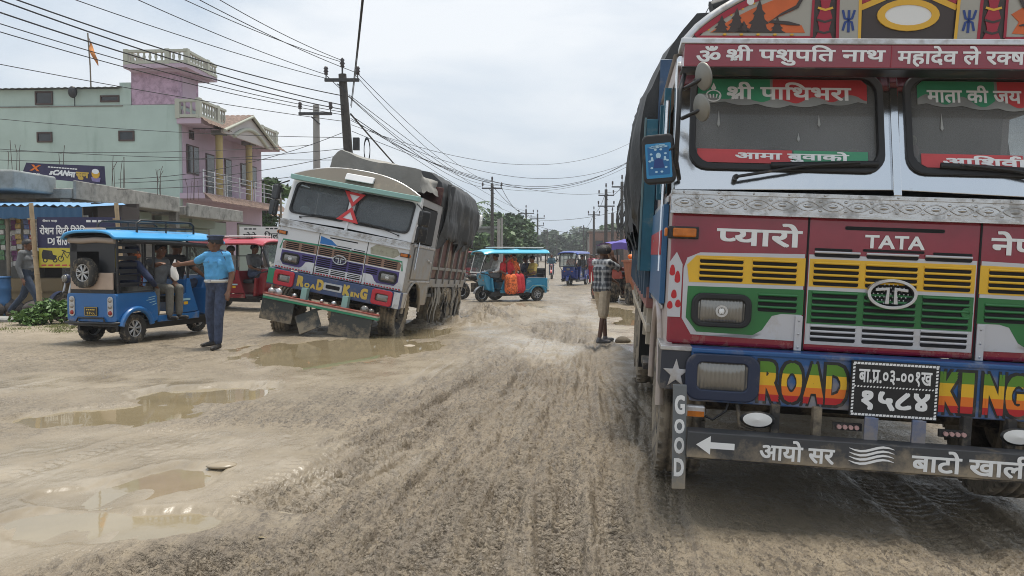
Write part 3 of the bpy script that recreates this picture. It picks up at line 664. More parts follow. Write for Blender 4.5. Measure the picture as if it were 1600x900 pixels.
def arcpts(hw, z0, rise, y, n=24): return [((2 * k / n - 1) * hw, z0 + rise * (1 - abs(2 * k / n - 1) ** 2.4)) for k in range(n + 1)]
# ======================= the near truck =======================
m_or2 = mat('crown_orange', (.55, .11, .02), .45, dirt=.2, var=.2); m_crk = mat('crown_ground', (.05, .035, .03), .5, dirt=.2); m_crg = mat('crown_grey', (.36, .34, .29), .5, dirt=.25)
m_flame = mat('flame_yellow', (.68, .38, .03), .45, dirt=.15); m_navy = mat('navy_motif', (.02, .05, .2), .5); m_crown_red = mat('crown_red', (.33, .012, .03), .4, dirt=.1)
def near_stickers(gl, sx):
    s = MB(); x0, x1 = (.135, 1.075) if sx > 0 else (-1.075, -.135); mid = x0 + (x1 - x0) * .47; d = .004 - .018
    def wave(a, b, mt, z1, amp, z0):
        n = 40; P = [(a + (b - a) * k / n, z0 + amp * abs(math.sin((a + (b - a) * k / n) * 24))) for k in range(n + 1)]
        s.prism(P + [(b, z1), (a, z1)], wp, d + .004, d + .001, mt)
    e = .04
    n = 60; P = [(x0 + (x1 - x0) * k / n, 2.232 - .016 * abs(math.sin((x0 + (x1 - x0) * k / n) * 17)) + (.03 * abs(2 * k / n - 1))) for k in range(n + 1)]
    zb = [q[1] for q in P]
    s.prism(P + [(x1, 2.36), (x1 - .03, 2.391), (x0 + .03, 2.391), (x0, 2.36)], wp, d + .002, d, m_swhite)
    for a, b, mt in ((0, 26, m_sgreen), (27, n, m_sred)):
        Q = [(P[k][0], P[k][1] + .035 + .02 * math.sin(k * .5)) for k in range(a, b + 1)]
        top = [(P[b][0], 2.36 if b == n else 2.389), (P[b][0] - (.03 if b == n else 0), 2.389), (P[a][0] + (.03 if a == 0 else 0), 2.389), (P[a][0], 2.36 if a == 0 else 2.389)]
        s.prism(Q + top, wp, d + .004, d + .002, mt)
    for a, b, mt in ((x0 + .005, x0 + (x1 - x0) * .56, m_sred), (x0 + (x1 - x0) * .57, x1 - .005, m_sgreen)):
        s.prism([(a, 1.905), (a + .03, 1.888), (b - .03, 1.888), (b, 1.905), (b, 1.966), (a, 1.966)], wp, d + .004, d + .001, mt)
    if sx < 0:
        s.text([('rakar', 'श'), 'ी', ' ', 'पािथभरा'], (-.91, -.22, 2.262, 2.372), wp, d + .006, m_white2, .022)
        s.text(['आमा', ' ', 'बुवाको'], (-.86, -.24, 1.896, 1.962), wp, d + .006, m_white2, .03)
        s.ring(oval(-.985, 2.285, .038, .03), oval(-.985, 2.285, .045, .037), wp, d + .006, d + .003, m_white2)       # oil-lamp mark
        s.prism([(-.985, 2.365), (-1.0, 2.33), (-.985, 2.315), (-.97, 2.33)], wp, d + .006, d + .003, m_white2)
        for k in range(-2, 3): s.ribbon([(-.985 + k * .016, 2.272), (-.985 + k * .02, 2.295)], .008, wp, d + .006, m_white2)
    else:
        s.text(['माता', ' ', 'की', ' ', 'जय'], (.185, .68, 2.262, 2.366), wp, d + .006, m_white2, .022)
        s.text(['आिश', ('reph', 'व'), 'ाद'], (.25, .76, 1.896, 1.962), wp, d + .006, m_white2, .03)
    for k, (q, zz, ln) in enumerate([(.13, 2.20, .09), (.72, 2.18, .06), (.60, 2.07, .04)]):
        u = x0 + (x1 - x0) * q; s.prism([(u, zz), (u + .008, zz - ln), (u, zz - ln - .012), (u - .008, zz - ln)], wp, d + .003, d + .001, m_swhite)
    s.build('sticker', gl)
    if sx < 0:
        t = MB(); rn = random.Random(4)
        for k in range(9): t.ell((-.36 + .045 * k + rn.uniform(-.01, .01), .26, 1.90 + rn.uniform(0, .035)), (.035, .03, .034), mat('plush', (.62, .52, .33), .9, var=.3, vscale=20), 9, 6)
        t.ell((-.17, .25, 1.95), (.05, .04, .06), mat('plush', (1, 1, 1)), 10, 7); t.build('dashboard_ornament', gl)
    else:
        t = MB(); t.ell((.15, .26, 2.06), (.03, .03, .035), mat('plush', (1, 1, 1)), 10, 7); t.ell((.16, .26, 2.00), (.035, .03, .045), mat('flower_red', (.5, .2, .16), .8), 10, 7); t.build('dashboard_ornament', gl)
def slots(mb, x0, x1, rows, mt, lip=.010, dark=m_dark, th=.011):
    """louvres: dark slit with a raised lip over it"""
    for zz in rows:
        mb.prism(rrect(x0, x1, zz - th, zz + th, th * .9, 3), fp, .0062, .002, dark)  # flat dark strip painting the shade inside the slot
        mb.tube([fp(x0, zz + th + .004, .006), fp((x0 + x1) / 2, zz + th + .004, .011), fp(x1, zz + th + .004, .006)], .0075, mt, 6)
def near_face(pb, T, m_silver=m_silver, m_yellow=m_yellow, m_green=m_green, letters=True):
    f = MB()
    # silver ground outline, then the colour bands, all thin coats of paint on the steel
    f.prism([(-1.115, .995), (-1.06, .905), (-.46, .897), (-.46, 1.385), (-1.03, 1.372), (-1.10, 1.34), (-1.118, 1.28)], fp, .002, .0005, m_silver)
    f.prism([(1.115, .995), (1.06, .905), (.46, .897), (.46, 1.385), (1.03, 1.372), (1.10, 1.34), (1.118, 1.28)][::-1], fp, .002, .0005, m_silver)
    f.prism([(-.437, .885), (.437, .885), (.437, 1.385), (-.437, 1.385)], fp, .002, .0005, m_silver)
    for sx in (-1, 1):
        o_ = 1 if sx > 0 else -1
        Z = lambda P: [(sx * u, v) for u, v in P][::o_]
        f.prism(Z([(.455, 1.207), (1.085, 1.203), (1.10, 1.30), (1.05, 1.355), (.455, 1.362)]), fp, .0035, .001, m_yellow)
        f.prism(Z([(.455, 1.187), (1.09, 1.180), (1.093, 1.0), (1.03, .922), (.72, .918), (.67, .95), (.62, 1.032), (.57, 1.046), (.455, 1.046)]), fp, .0035, .001, m_green)
        f.prism(Z([(1.0, .903), (.73, .899), (.665, .93), (.60, 1.024), (.46, 1.035), (.46, .897)]), fp, .0030, .001, m_silver)
        for zz in (1.325, 1.292, 1.259, 1.226): slots(f, min(sx * 1.03, sx * .79), max(sx * 1.03, sx * .79), [zz], m_yellow); slots(f, min(sx * .74, sx * .50), max(sx * .74, sx * .50), [zz], m_yellow)
        for zz in (1.135, 1.10, 1.066): slots(f, min(sx * .70, sx * .49), max(sx * .70, sx * .49), [zz], m_green)
    f.prism([(-.432, 1.207), (.432, 1.207), (.432, 1.362), (-.432, 1.362)], fp, .0035, .001, m_yellow)
    f.prism([(-.432, 1.0), (.432, 1.0), (.432, 1.187), (-.432, 1.187)], fp, .0035, .001, m_green)
    f.prism([(-.432, .89), (.432, .89), (.432, .998), (-.432, .998)], fp, .0038, .001, m_silver)
    C3 = [(-.41, -.17), (-.135, .135), (.17, .41)]
    for a, b in C3:
        slots(f, a, b, [1.325, 1.292, 1.259, 1.226], m_yellow); slots(f, a, b, [1.160, 1.125, 1.090, 1.055, 1.02], m_green); slots(f, a, b, [.975, .945, .915], m_silver)
        slots(f, a, b, [1.385], m_silver)
    f.prism(rrect(-.255, .262, 1.528, 1.548, .008, 3), fp, .003, .0005, m_dark); f.prism(rrect(-.155, .165, 1.412, 1.426, .006, 3), fp, .003, .0005, m_dark); f.prism(rrect(.21, .41, 1.408, 1.422, .006, 3), fp, .003, .0005, m_dark); f.prism(rrect(-.41, -.21, 1.408, 1.422, .006, 3), fp, .003, .0005, m_dark)
    for sx in (-1, 1): f.prism([(sx * .448 - .005, .83), (sx * .448 + .005, .83), (sx * .448 + .005, 1.59), (sx * .448 - .005, 1.59)], fp, .0045, .0008, m_dark)
    f.build('painted_bands', pb)
    for tk, bx in ((([('half', 'प'), 'यारो']), (-.945, -.48, 1.418, 1.55)), ('TATA', (-.148, .163, 1.432, 1.505)), ('नेपाल', (.50, .93, 1.42, 1.55))):
        if letters or tk == 'TATA': t = MB(); t.text(tk, bx, fp, .004, m_white2 if letters else m_silver, .022); t.build('lettering', pb)
    for sx in (-1, 1) if letters else ():                     # painted red drops on silver at the corner
        d = MB(); d.prism([(sx * 1.198, 1.0), (sx * 1.198, 1.31), (sx * 1.16, 1.37), (sx * 1.125, 1.30), (sx * 1.125, 1.0)][::-sx], fp, .0025, .0005, m_silver)
        for u, v, h in ((1.18, 1.25, .08), (1.15, 1.21, .09), (1.165, 1.12, .06), (1.14, 1.07, .05), (1.185, 1.06, .05)):
            d.prism([(sx * u + .016 * math.cos(a), v + (.016 if math.sin(a) < 0 else h * .6) * math.sin(a)) for a in np.linspace(0, 2 * PI, 12, endpoint=False)], fp, .004, .001, m_red)
        d.build('drop_motif', pb)
    for sx in (-1, 1): h = MB(); h.prism([(sx * .455, .845), (sx * .495, .845), (sx * .495, 1.04), (sx * .455, 1.04)][::sx], fp, .016, .004, m_silver); [h.ell(fp(sx * .475, z_, .016), (.008, .006, .008), m_chromed, 6, 4) for z_ in (.865, .94, 1.015)]; h.build('hinge_plate', pb, bevel=.003)
    h = MB(); h.ring(oval(.40, 1.10, .014, .014, 12), oval(.40, 1.10, .03, .03, 12), fp, .012, .004, m_green); h.prism(oval(.40, 1.10, .014, .014, 12), fp, .008, .003, m_green); h.build('latch', pb)
def near_bumper(T):
    b = MB(); b.bx((-1.06, -.12, .545), (1.06, .02, .835), m_blue); b.bx((-1.06, -.13, .815), (1.06, .02, .843), m_blue); bp = b.build('bumper', T, bevel=.008)
    for sx in (-1, 1):
        e = MB(); e.bx((sx * 1.062, -.105, .60), (sx * 1.225, .28, .835), mat('bumper_end_black', (.03, .033, .045), .45, dirt=.45, dscale=7)); e.bx((sx * 1.058, -.112, .82), (sx * 1.23, .29, .845), m_chromed)
        st = [(sx * (1.14 + (.075 if k % 2 == 0 else .03) * math.sin(2 * PI * k / 10)), .70 + (.085 if k % 2 == 0 else .034) * math.cos(2 * PI * k / 10)) for k in range(10)]
        e.prism([(u, v - .01) for u, v in st], fp, .112, .1055, m_silver); e.build('bumper_end', bp, bevel=.01)
    for sx in (-1, 1):
        cx = sx * .89; h = MB(); h.ring(rrect(cx - .135, cx + .135, .615, .768, .03), rrect(cx - .20, cx + .20, .556, .815, .07), fp, .142, .121, mat('lamp_surround', (.016, .026, .06), .4, dirt=.3))
        fl = h.build('bumper_lamp', bp, bevel=.008); h = MB(); h.grid(lambda u, v: fp(cx - .137 + .274 * u, .613 + .157 * v, .125 + .018 * (1 - (2 * u - 1) ** 4) * (1 - (2 * v - 1) ** 4) + .002 * math.cos(u * 75)), 56, 8, m_lens); h.build('lens', fl)
    bands = [(0, .17, m_red), (.17, .40, m_orange), (.40, .72, m_yellow), (.72, 1.0, mat('letter_green', (.09, .22, .02), .4))]
    for word, x0, x1 in (('ROAD', -.69, -.235), ('KING', .240, .668)):
        t = MB(); w = (x1 - x0 + .012) / 4
        for k, ch in enumerate(word):
            g = w * (.62 if ch == 'I' else .98); a = x0 + k * w
            bx = (a, a + g, .572, .790)
            t.text(ch, (bx[0] - .016, bx[1] + .010, bx[2] - .016, bx[3] + .016), fp, .1225, m_black, .075); t.text(ch, (bx[0], bx[1] - .006, bx[2], bx[3]), fp, .1245, m_red, .045, bands)
        t.build('lettering', bp)
    p = MB(); p.bx((-.222, -.165, .527), (.222, -.145, .828), m_plate); pl = p.build('number_plate', T, bevel=.004)
    t = MB(); q = lambda u, v, d: (u, -.166 - d, v)
    t.text(['बा.', ('rakar', 'प'), '.', '०३-००१ख'], (-.185, .185, .705, .785), q, .001, m_white2, .02); t.build('lettering', pl); t = MB(); t.text('१५८४', (-.165, .18, .565, .67), q, .001, m_white2, .03); t.build('lettering', pl); t = MB()
    for k in range(26): t.ribbon([(-.205 + k * .0164, .688), (-.197 + k * .0164, .694)], .007, q, .001, m_white2)
    for k in range(24):
        u = -.208 + k * .0181
        for zz in (.540, .815): t.add([q(u - .007, zz - .006, .001), q(u + .008, zz - .006, .001), q(u + .010, zz + .006, .001), q(u - .004, zz + .006, .001)], [(0, 1, 2, 3)], m_white2)
    for k in range(15):
        v = .552 + k * .0182
        for uu in (-.210, .210): t.add([q(uu - .006, v - .006, .001), q(uu + .006, v - .003, .001), q(uu + .006, v + .008, .001), q(uu - .006, v + .005, .001)], [(0, 1, 2, 3)], m_white2)
    t.build('rope_border', pl)
    m_bar = mat('crash_bar', (.05, .052, .056), .5, dirt=.5, dscale=4, zd=(.2, .45))
    c = MB(); c.bx((-1.075, -.30, .272), (1.09, -.18, .412), m_bar); c.bx((-1.075, -.295, .262), (1.09, -.185, .272), m_chassis)
    cb = c.build('crash_bar', T, bevel=.006); t = MB(); q = lambda u, v, d: (u, -.3005 - d, v)
    t.prism([(-1.03, .345), (-.955, .395), (-.955, .362), (-.83, .362), (-.83, .328), (-.955, .328), (-.955, .295)], q, .002, .0005, m_white2)
    t.build('arrow_mark', cb); t = MB(); t.text(['आयो', ' ', 'सर'], (-.70, -.32, .288, .400), q, .002, m_white2, .022); t.build('lettering', cb); t = MB(); t.text(['बाटो', ' ', 'खाली', ' ', 'गर'], (.06, .83, .285, .402), q, .002, m_white2, .022)
    t.build('lettering', cb); t = MB()
    for k in range(4): t.ribbon([(-.25 + j * .028, .385 - k * .022 - .014 * math.sin(j * .75)) for j in range(9)], [.002, .008, .012, .013, .013, .013, .012, .008, .002], q, .002, m_white2)
    t.build('wave_mark', cb)
    for sx in (-1, 1):
        for u in (.38, .60): g = MB(); g.bx((sx * u - .022, -.16, .35), (sx * u + .022, -.10, .56), m_chassis); g.build('bracket', cb, bevel=.004)
        g = MB(); g.bx((sx * .12 - .02, -.19, .40), (sx * .12 + .03, -.15, .53), m_blue); g.bx((sx * .12 - .03, -.20, .40), (sx * .12 + .04, -.19, .53), m_blue); g.build('bracket', cb, bevel=.004)
    for cx in (-.70, .62):
        l_ = MB(); l_.lathe([(0, .0), (.06, .01), (.075, .05), (.0, .052)], (cx, -.14, .478), (0, -1, 0), m_black, 20); l_.lathe([(.062, .052), (.0, .062)], (cx, -.14, .478), (0, -1, 0), m_white, 20)
        o_ = l_.build('spot_lamp', cb); o_.scale = (1.25, 1, .62); o_.location = (-.25 * cx, 0, .478 * .38)
    for sx in (-1, 1):
        l_ = MB()
        for k in range(4): l_.cyl((sx * .27 + .03 * k, -.16, .465), (sx * .27 + .03 * k, -.176, .465), .012, mat('lamp_pink', (.5, .3, .28), .3), n=8)
        l_.bx((sx * .27 - .03, -.158, .445), (sx * .27 + .12, -.14, .485), m_black); l_.build('bead_lamps', cb)
    s = MB(); s.bx((-1.075, -.15, .46), (-.975, -.10, .525), m_chromed); sl = s.build('side_marker', bp, bevel=.01); s = MB(); s.bx((-1.07, -.158, .465), (-.98, -.1505, .495), m_amber); s.build('lens', sl)
    s = MB(); s.tube([(-.98, -.12, .47), (-.93, -.13, .45), (-.86, -.12, .50), (-.84, -.1, .56)], .007, m_blackr, 5); s.tube([(-.80, -.1, .56), (-.78, -.12, .42), (-.70, -.15, .40)], .012, m_chassis, 6); s.build('cable', bp)
    # the plank on the corner
    m_pl = mat('grey_plank', (.15, .16, .165), .6, dirt=.3, dscale=8, zd=(.05, .5))
    R = Matrix.Rotation(-.035, 4, 'Y'); g = MB(); g.X = Matrix.Translation((-1.125, -.235, .65)) @ R; g.bx((-.036, -.012, -.57), (.036, .012, 0), m_pl); q = lambda u, v, d: (u, -.0125 - d, v)
    gp_ = g.build('corner_plank', T, bevel=.003); t = MB(); t.X = g.X
    for ch, za, zb in (('G', -.16, -.055), ('O', -.265, -.185), ('O', -.375, -.285), ('D', -.50, -.40)): t.text(ch, (-.027, .027, za, zb), q, .001, m_white2, .035)
    t.build('lettering', gp_)
def near_top(T):
    b = MB(); b.box((0, .03, 2.455), (2.36, .22, .125), m_maroon); b.bx((-1.2, -.085, 2.517), (1.2, .16, 2.55), m_chromed); b.bx((-1.19, -.082, 2.385), (1.19, .1, 2.395), m_black)
    vb = b.build('visor_band', T, bevel=.006); t = MB(); q = lambda u, v, d: (u, -.0805 - d, v)
    t.text(['ॐ'], (-1.115, -.985, 2.418, 2.505), q, .002, m_white2, .02); t.text([('rakar', 'श'), 'ी', ' ', 'पशुपित', ' ', 'नाथ'], (-.955, -.125, 2.402, 2.512), q, .002, m_white2, .022)
    t.text(['महादेव', ' ', 'ले', ' ', 'र', ('half', 'क'), 'षा', ' ', 'गर'], (-.065, .75, 2.402, 2.512), q, .002, m_white2, .022)
    t.prism([(-.097, 2.40), (-.093, 2.40), (-.093, 2.515), (-.097, 2.515)], q, .002, .0005, m_crown_red); t.build('lettering', vb)
    # crown board
    c = MB(); y0 = .0; q = lambda u, v, d: (u, y0 - d, v)
    top = [((2 * k / 36 - 1) * 1.17, 2.55 + .43 * (1 - abs(2 * k / 36 - 1) ** 2.2) ** .8) for k in range(37)]
    c.prism([(-1.17, 2.55)] + top[::1] + [(1.17, 2.55)], q, 0, -.05, m_crk); c.tube([q(u, v + .005, -.02) for u, v in top], .026, m_chromed, 8)
    cb = c.build('crown_board', T); p = MB()
    lim = lambda u: 2.55 + .43 * max(0, (1 - abs(u / 1.17) ** 2.2)) ** .8
    for sx in (-1, 1):
        o_ = -sx; Z = lambda P: [(sx * u, v) for u, v in P][::o_]
        p.prism(Z([(.50, 2.575), (.50, 2.86), (.62, 2.845)] + [(u, lim(u) - .05) for u in (.72, .82, .92, 1.0, 1.06)] + [(1.10, 2.575)]), q, .003, .0005, m_crg)
        if sx < 0:
            p.prism(Z([(.53, 2.60), (.55, 2.64), (.74, 2.655), (.60, 2.72), (.56, 2.80), (.60, 2.815)] + [(u, lim(u) - .085) for u in (.72, .82, .92, .99)] + [(1.04, 2.60)]), q, .006, .002, m_or2)
            for cx, h, w in ((-.78, .17, .075), (-.90, .13, .06), (-.98, .09, .05), (-.68, .08, .045), (-.86, .06, .05)):
                P = []
                for lv in range(3): z = 2.60 + h * lv * .3; P += [(w * (1 - .27 * lv), z), (w * (.62 - .2 * lv), z + h * .12), (w * (.5 - .17 * lv), z + h * .26)]
                P += [(0, 2.60 + h * 1.05)]; P = [(cx + u, v) for u, v in P] + [(cx - u, v) for u, v in P[:-1][::-1]]; p.prism(P, q, .008, .003, m_crk)
            p.prism(oval(-.83, 2.77, .02, .02, 14), q, .008, .003, m_white)
        else:
            fl = [(.53, 2.60), (.56, 2.66), (.52, 2.70), (.58, 2.74), (.56, 2.80), (.64, 2.78), (.68, 2.80), (.74, 2.74), (.82, 2.73), (.80, 2.69), (.90, 2.68), (.97, 2.62), (.88, 2.63), (.84, 2.60), (.76, 2.63), (.70, 2.60), (.64, 2.635), (.60, 2.595)]
            p.prism(fl[::-1], q, .006, .002, m_or2); p.prism([(.6 + (u - .6) * .6 + .03, 2.68 + (v - 2.68) * .55) for u, v in fl][::-1], q, .008, .003, m_flame)
        p.ribbon([(sx * u, v) for u, v in [(.56, 2.64), (.62, 2.65), (.72, 2.66), (.66, 2.70), (.58, 2.74), (.55, 2.80), (.60, 2.84)]], [.006, .02, .022, .012, .02, .022, .008], q, .010, m_crk)
        p.prism(Z([(.385, 2.57), (.475, 2.57), (.455, 2.62), (.47, 2.68), (.45, 2.74), (.46, 2.79), (.43, 2.87), (.40, 2.79), (.41, 2.74), (.39, 2.68), (.405, 2.62)]), q, .006, .001, m_crown_red)
        for zz in (2.61, 2.67, 2.735): p.ribbon([(sx * .39, zz), (sx * .43, zz - .012), (sx * .47, zz)], .012, q, .008, m_flame if zz > 2.7 else m_crk)
        p.prism(Z([(.24, 2.56), (.365, 2.56), (.375, 2.93), (.26, 2.95)]), q, .012, .001, m_crg)
        for u in (.245, .36): p.ribbon([(sx * u, 2.56), (sx * (u + .012), 2.94)], .016, q, .014, m_flame if u < .3 else m_crown_red)
        for P_, w in (([(.305, 2.60), (.308, 2.72)], .014), ([(.28, 2.61), (.29, 2.655), (.308, 2.66), (.325, 2.655), (.335, 2.61)], .013), ([(.278, 2.72), (.29, 2.675), (.308, 2.67), (.328, 2.675), (.34, 2.72)], .013)): p.ribbon([(sx * u, v) for u, v in P_], w, q, .015, m_navy)
    p.ribbon([(u, lim(u) - .032) for u in np.linspace(-1.12, 1.12, 40)], .022, q, .004, m_crown_red)
    for u in np.linspace(-1.05, 1.05, 36): p.prism(oval(u, lim(u) - .058, .007, .007, 8), q, .006, .001, m_flame)
    for sx in (-1, 1):
        p.ribbon([(sx * .495, 2.575), (sx * .495, 2.875), (sx * .62, 2.865)] + [(sx * u, lim(u) - .048) for u in (.72, .82, .92, 1.0, 1.07)] + [(sx * 1.11, 2.575), (sx * .495, 2.575)], .014, q, .0065, m_crown_red)
        for k in range(5): p.prism(oval(sx * (.60 + k * .09), 2.588, .010, .006, 8), q, .0125, .001, m_flame)
    p.prism([(-.235, 2.56), (.235, 2.56), (.235, 2.90), (-.235, 2.90)], q, .003, .0005, m_crk)
    for dz, w, mt in ((0, .03, m_flame), (.035, .032, m_crown_red), (.07, .03, m_crk), (.10, .03, m_white)): p.ribbon([(-.245, 2.735 + dz), (-.10, 2.80 + dz), (0, 2.815 + dz), (.10, 2.80 + dz), (.245, 2.735 + dz)], w, q, .006 + dz * .02, mt)
    p.ring(oval(0, 2.695, .12, .055), oval(0, 2.695, .16, .085), q, .012, .003, m_flame); p.prism(oval(0, 2.695, .125, .058), q, .008, .002, m_white)
    p.build('painted_motifs', cb)
    g = MB(); g.box((-.45, .5, 2.96), (.9, .5, .16), m_wood, rot=(0, .06, .1)); g.tube([(-1.0, .4, 2.85), (-.5, .45, 3.04), (.1, .5, 3.0)], .05, m_tarp, 8); g.build('roof_bundle', T, bevel=.03)
    # mirrors on the left arm
    m_arm = m_black; a = MB(); a.tube([(-1.17, -.02, 2.36), (-1.20, -.16, 2.24), (-1.20, -.16, 1.86), (-1.17, -.02, 1.78)], .013, m_arm, 7); a.tube([(-1.20, -.15, 1.95), (-1.27, -.13, 1.90)], .012, m_arm, 7); am = a.build('mirror_arm', T)
    for z_, dy in ((2.29, -.06), (2.13, -.04)):
        k = MB(); ax_ = Vector((-.85, -.42, -.25)); k.lathe([(0, -.022), (.05, -.016), (.072, -.004), (.075, .004), (.068, .010), (0, .012)], (-1.085, -.20 + dy, z_ + .01), ax_, mat('mirror_back', (.25, .245, .22), .5, .5, dirt=.3), 20); k.cyl((-1.09, -.19 + dy, z_), (-1.18, -.12, z_ - .03), .011, m_arm, n=6); k.build('round_mirror', T)
    R = Matrix.Translation((-1.292, -.12, 1.875)) @ Matrix.Rotation(-.10, 4, 'Y') @ Matrix.Rotation(-.12, 4, 'Z'); k = MB(); k.X = R
    k.prism(rrect(-.088, .088, -.135, .135, .035), fp, .02, -.035, m_black); mo = k.build('side_mirror', T, bevel=.01); k = MB(); k.X = R
    k.prism(rrect(-.070, .070, -.105, .085, .006, 2), fp, .0225, .0205, mat('sticker_blue', (.03, .24, .48), .4)); w_ = mat('sticker_pale', (.42, .62, .74), .4)
    k.prism(rrect(-.058, .058, -.088, .068, .006, 2), fp, .0235, .0225, mat('sticker_blue2', (.015, .13, .33), .4))
    for j in range(10): a_ = 2 * PI * j / 10; k.prism(oval(.048 * math.cos(a_), -.01 + .064 * math.sin(a_), .008, .006, 6), fp, .0245, .0235, w_)
    k.prism(oval(0, .018, .014, .016, 10), fp, .0245, .0235, w_); k.prism([(-.03, -.05), (.03, -.05), (.022, -.005), (.0, .006), (-.022, -.005)], fp, .0245, .0235, m_navy)
    for u in (-.035, .035): k.prism([(u - .008, -.01), (u + .008, -.01), (u + .005, .012), (u - .005, .012)], fp, .0245, .0235, w_)
    k.text('ॐ', (-.052, .052, .058, .078), fp, .0246, w_, .02); k.build('sticker', mo)
    k = MB(); k.bx((-1.315, 1.80, 1.22), (-1.225, 1.835, 2.42), m_teal); k.bx((-1.332, 1.795, 1.22), (-1.316, 1.84, 2.43), mat('pale_edge', (.12, .2, .22), .6, dirt=.3)); k.build('side_board', T, bevel=.003)
    k = MB(); k.bx((-1.245, .52, 1.74), (-1.205, .60, 2.40), m_teal); k.bx((-1.243, 1.1, 1.74), (-1.206, 1.16, 2.4), m_teal); k.bx((-1.235, .2, 1.06), (-1.2045, 1.70, 1.65), mat('door_blue', (.03, .12, .26), .35, dirt=.2)); k.bx((-1.24, .25, 1.35), (-1.236, 1.65, 1.50), m_red)
    k.build('door', T, bevel=.004)
    k = MB(); k.bx((-1.28, .3, .47), (-1.05, 1.2, .50), m_chassis) if False else k.bx((-1.27, 1.32, .50), (-1.06, 1.75, .55), m_chassis); k.build('step', T, bevel=.004)
    k = MB()
    for yy in (3.9, 5.2): k.grid(lambda u, v, yy=yy: (-1.26 - .03 * math.sin(u * 9 + yy), yy - .7 + .02 * u, .95 - .75 * v + .02 * math.sin(u * 5)), 4, 6, m_blackr) if False else None
    k.grid(lambda u, v: (-1.24 + .45 * u, 3.38 + .05 * v + .03 * math.sin(u * 6), .92 - .70 * v), 6, 6, m_blackr); k.build('mudflap', T)
S1 = dict(frame=m_chrome, side=mat('cab_side_pale', (.42, .36, .34), .45, dirt=.35, dscale=4, zd=(.3, 1.3)), inner=mat('cab_lining', (.20, .17, .14), .8), roof=m_silver, glass=m_glass, stickers=near_stickers, seat=mat('seat_cloth', (.22, .15, .13), .8), panel=m_maroon, face=near_face, strip=m_strip,
          bumper=near_bumper, top=near_top, len=8.6, axles=(4.2, 5.45), tyre=m_tyre_dry, rim=m_chassis, wz=(.43, .43, .44, .44), hw=1.23, cargo=mat('cargo_blue', (.03, .07, .14), .55, dirt=.4, dscale=3, var=.2), rail=mat('rail_red', (.25, .10, .09), .55, dirt=.45), rail2=m_cream, post=mat('cargo_post', (.045, .085, .13), .55, dirt=.45),
          tarp=[(-1.37, 1.45), (-1.40, 2.1), (-1.38, 2.66), (-1.20, 3.03), (-1.0, 3.27), (0, 3.38), (.92, 3.20), (1.15, 2.98), (1.37, 2.62), (1.40, 2.1), (1.37, 1.45)], ty0=1.86, sag=.05, fold=.10, lift=.35)
def tframe(yaw, roll, pit=0.): return Matrix.Rotation(-yaw, 3, 'Z') @ Matrix.Rotation(roll, 3, 'Y') @ Matrix.Rotation(pit, 3, 'X')
near = thing('cargo_truck', 'maroon, yellow and green painted cargo truck with polished steel windscreen frame and black plate', 'truck', (2.0303, 4.3324, 0), tframe(.1344, .0412), 'painted cargo trucks')
make_truck(near, S1, True)
# ======================= the truck stuck in the mud =======================
m_fw = mat('face_white', (.67, .675, .68), .4, dirt=.22, dscale=4, dcol=(.30, .27, .22), zd=(.5, 1.5)); m_brown = mat('louvre_brown', (.27, .16, .11), .5, dirt=.2); m_purple = mat('louvre_purple', (.075, .055, .20), .45, dirt=.15)
m_greyc = mat('cab_side_grey', (.30, .30, .30), .45, .3, dirt=.45, dscale=4, zd=(.3, 2.0)); m_mint = mat('mint_band', (.27, .46, .42), .5, dirt=.25); m_visor = mat('visor_bronze', (.17, .15, .12), .5, .4, dirt=.4)
m_bumper2 = mat('bumper_worn_blue', (.045, .075, .17), .5, dirt=.4, dscale=6, dcol=(.22, .19, .15)); m_rubber2 = mat('rubber_flap', (.055, .058, .055), .75, dirt=.5, dscale=7, zd=(-.2, .3)); m_sheet = mat('grey_sheet', (.23, .225, .205), .75, dirt=.3, var=.15, vscale=3, bump=.4, bscale=6)
m_green2 = mat('line_green', (.03, .25, .13), .45, dirt=.15); m_yl = mat('letter_yellow', (.60, .42, .08), .5, dirt=.15)
def stuck_stickers(gl, sx):
    c = MB(); c.grid(lambda u, v: (sx * (.18 + .85 * u), .55 + .02 * math.sin(u * 40), 2.30 + .12 * v), 20, 2, mat('curtain', (.30, .24, .13), .8)); c.build('curtain', gl)
    if sx > 0: return
    k = MB(); k.ell((-.86, .3, 2.12), (.09, .03, .06), m_dark); k.ell((-.93, .3, 1.95), (.10, .03, .07), m_fw); k.build('cab_fan', gl)
def stuck_face(pb, T):
    near_face(pb, T, m_fw, m_brown, m_purple, False)
    f = MB(); f.ribbon([(-1.13, 1.20), (-1.10, 1.36), (-.46, 1.372), (.46, 1.372), (1.10, 1.36), (1.13, 1.20)], .028, fp, .0042, m_green2)
    f.build('green_line', pb); f = MB()
    for k in range(44): f.prism([(-1.16 + k * .053, .862), (-1.125 + k * .053, .862), (-1.125 + k * .053, .885), (-1.16 + k * .053, .885)], fp, .004, .001, m_red)
    f.build('red_line', pb)
    f = MB(); f.prism([(-.42, 1.40), (-.10, 1.42), (-.22, 1.50), (-.42, 1.54)], fp, .004, .001, mat('blue_pennant', (.02, .16, .45), .4)); f.build('pennant', pb)
    f = MB(); f.prism([(.52, 1.40), (.95, 1.40), (1.05, 1.48), (.98, 1.56), (.6, 1.575), (.50, 1.50)], fp, .004, .001, mat('flaked_paint', (.36, .35, .27), .7, dirt=.5, dscale=9, dcol=(.12, .11, .07))); f.build('flaked_patch', pb)
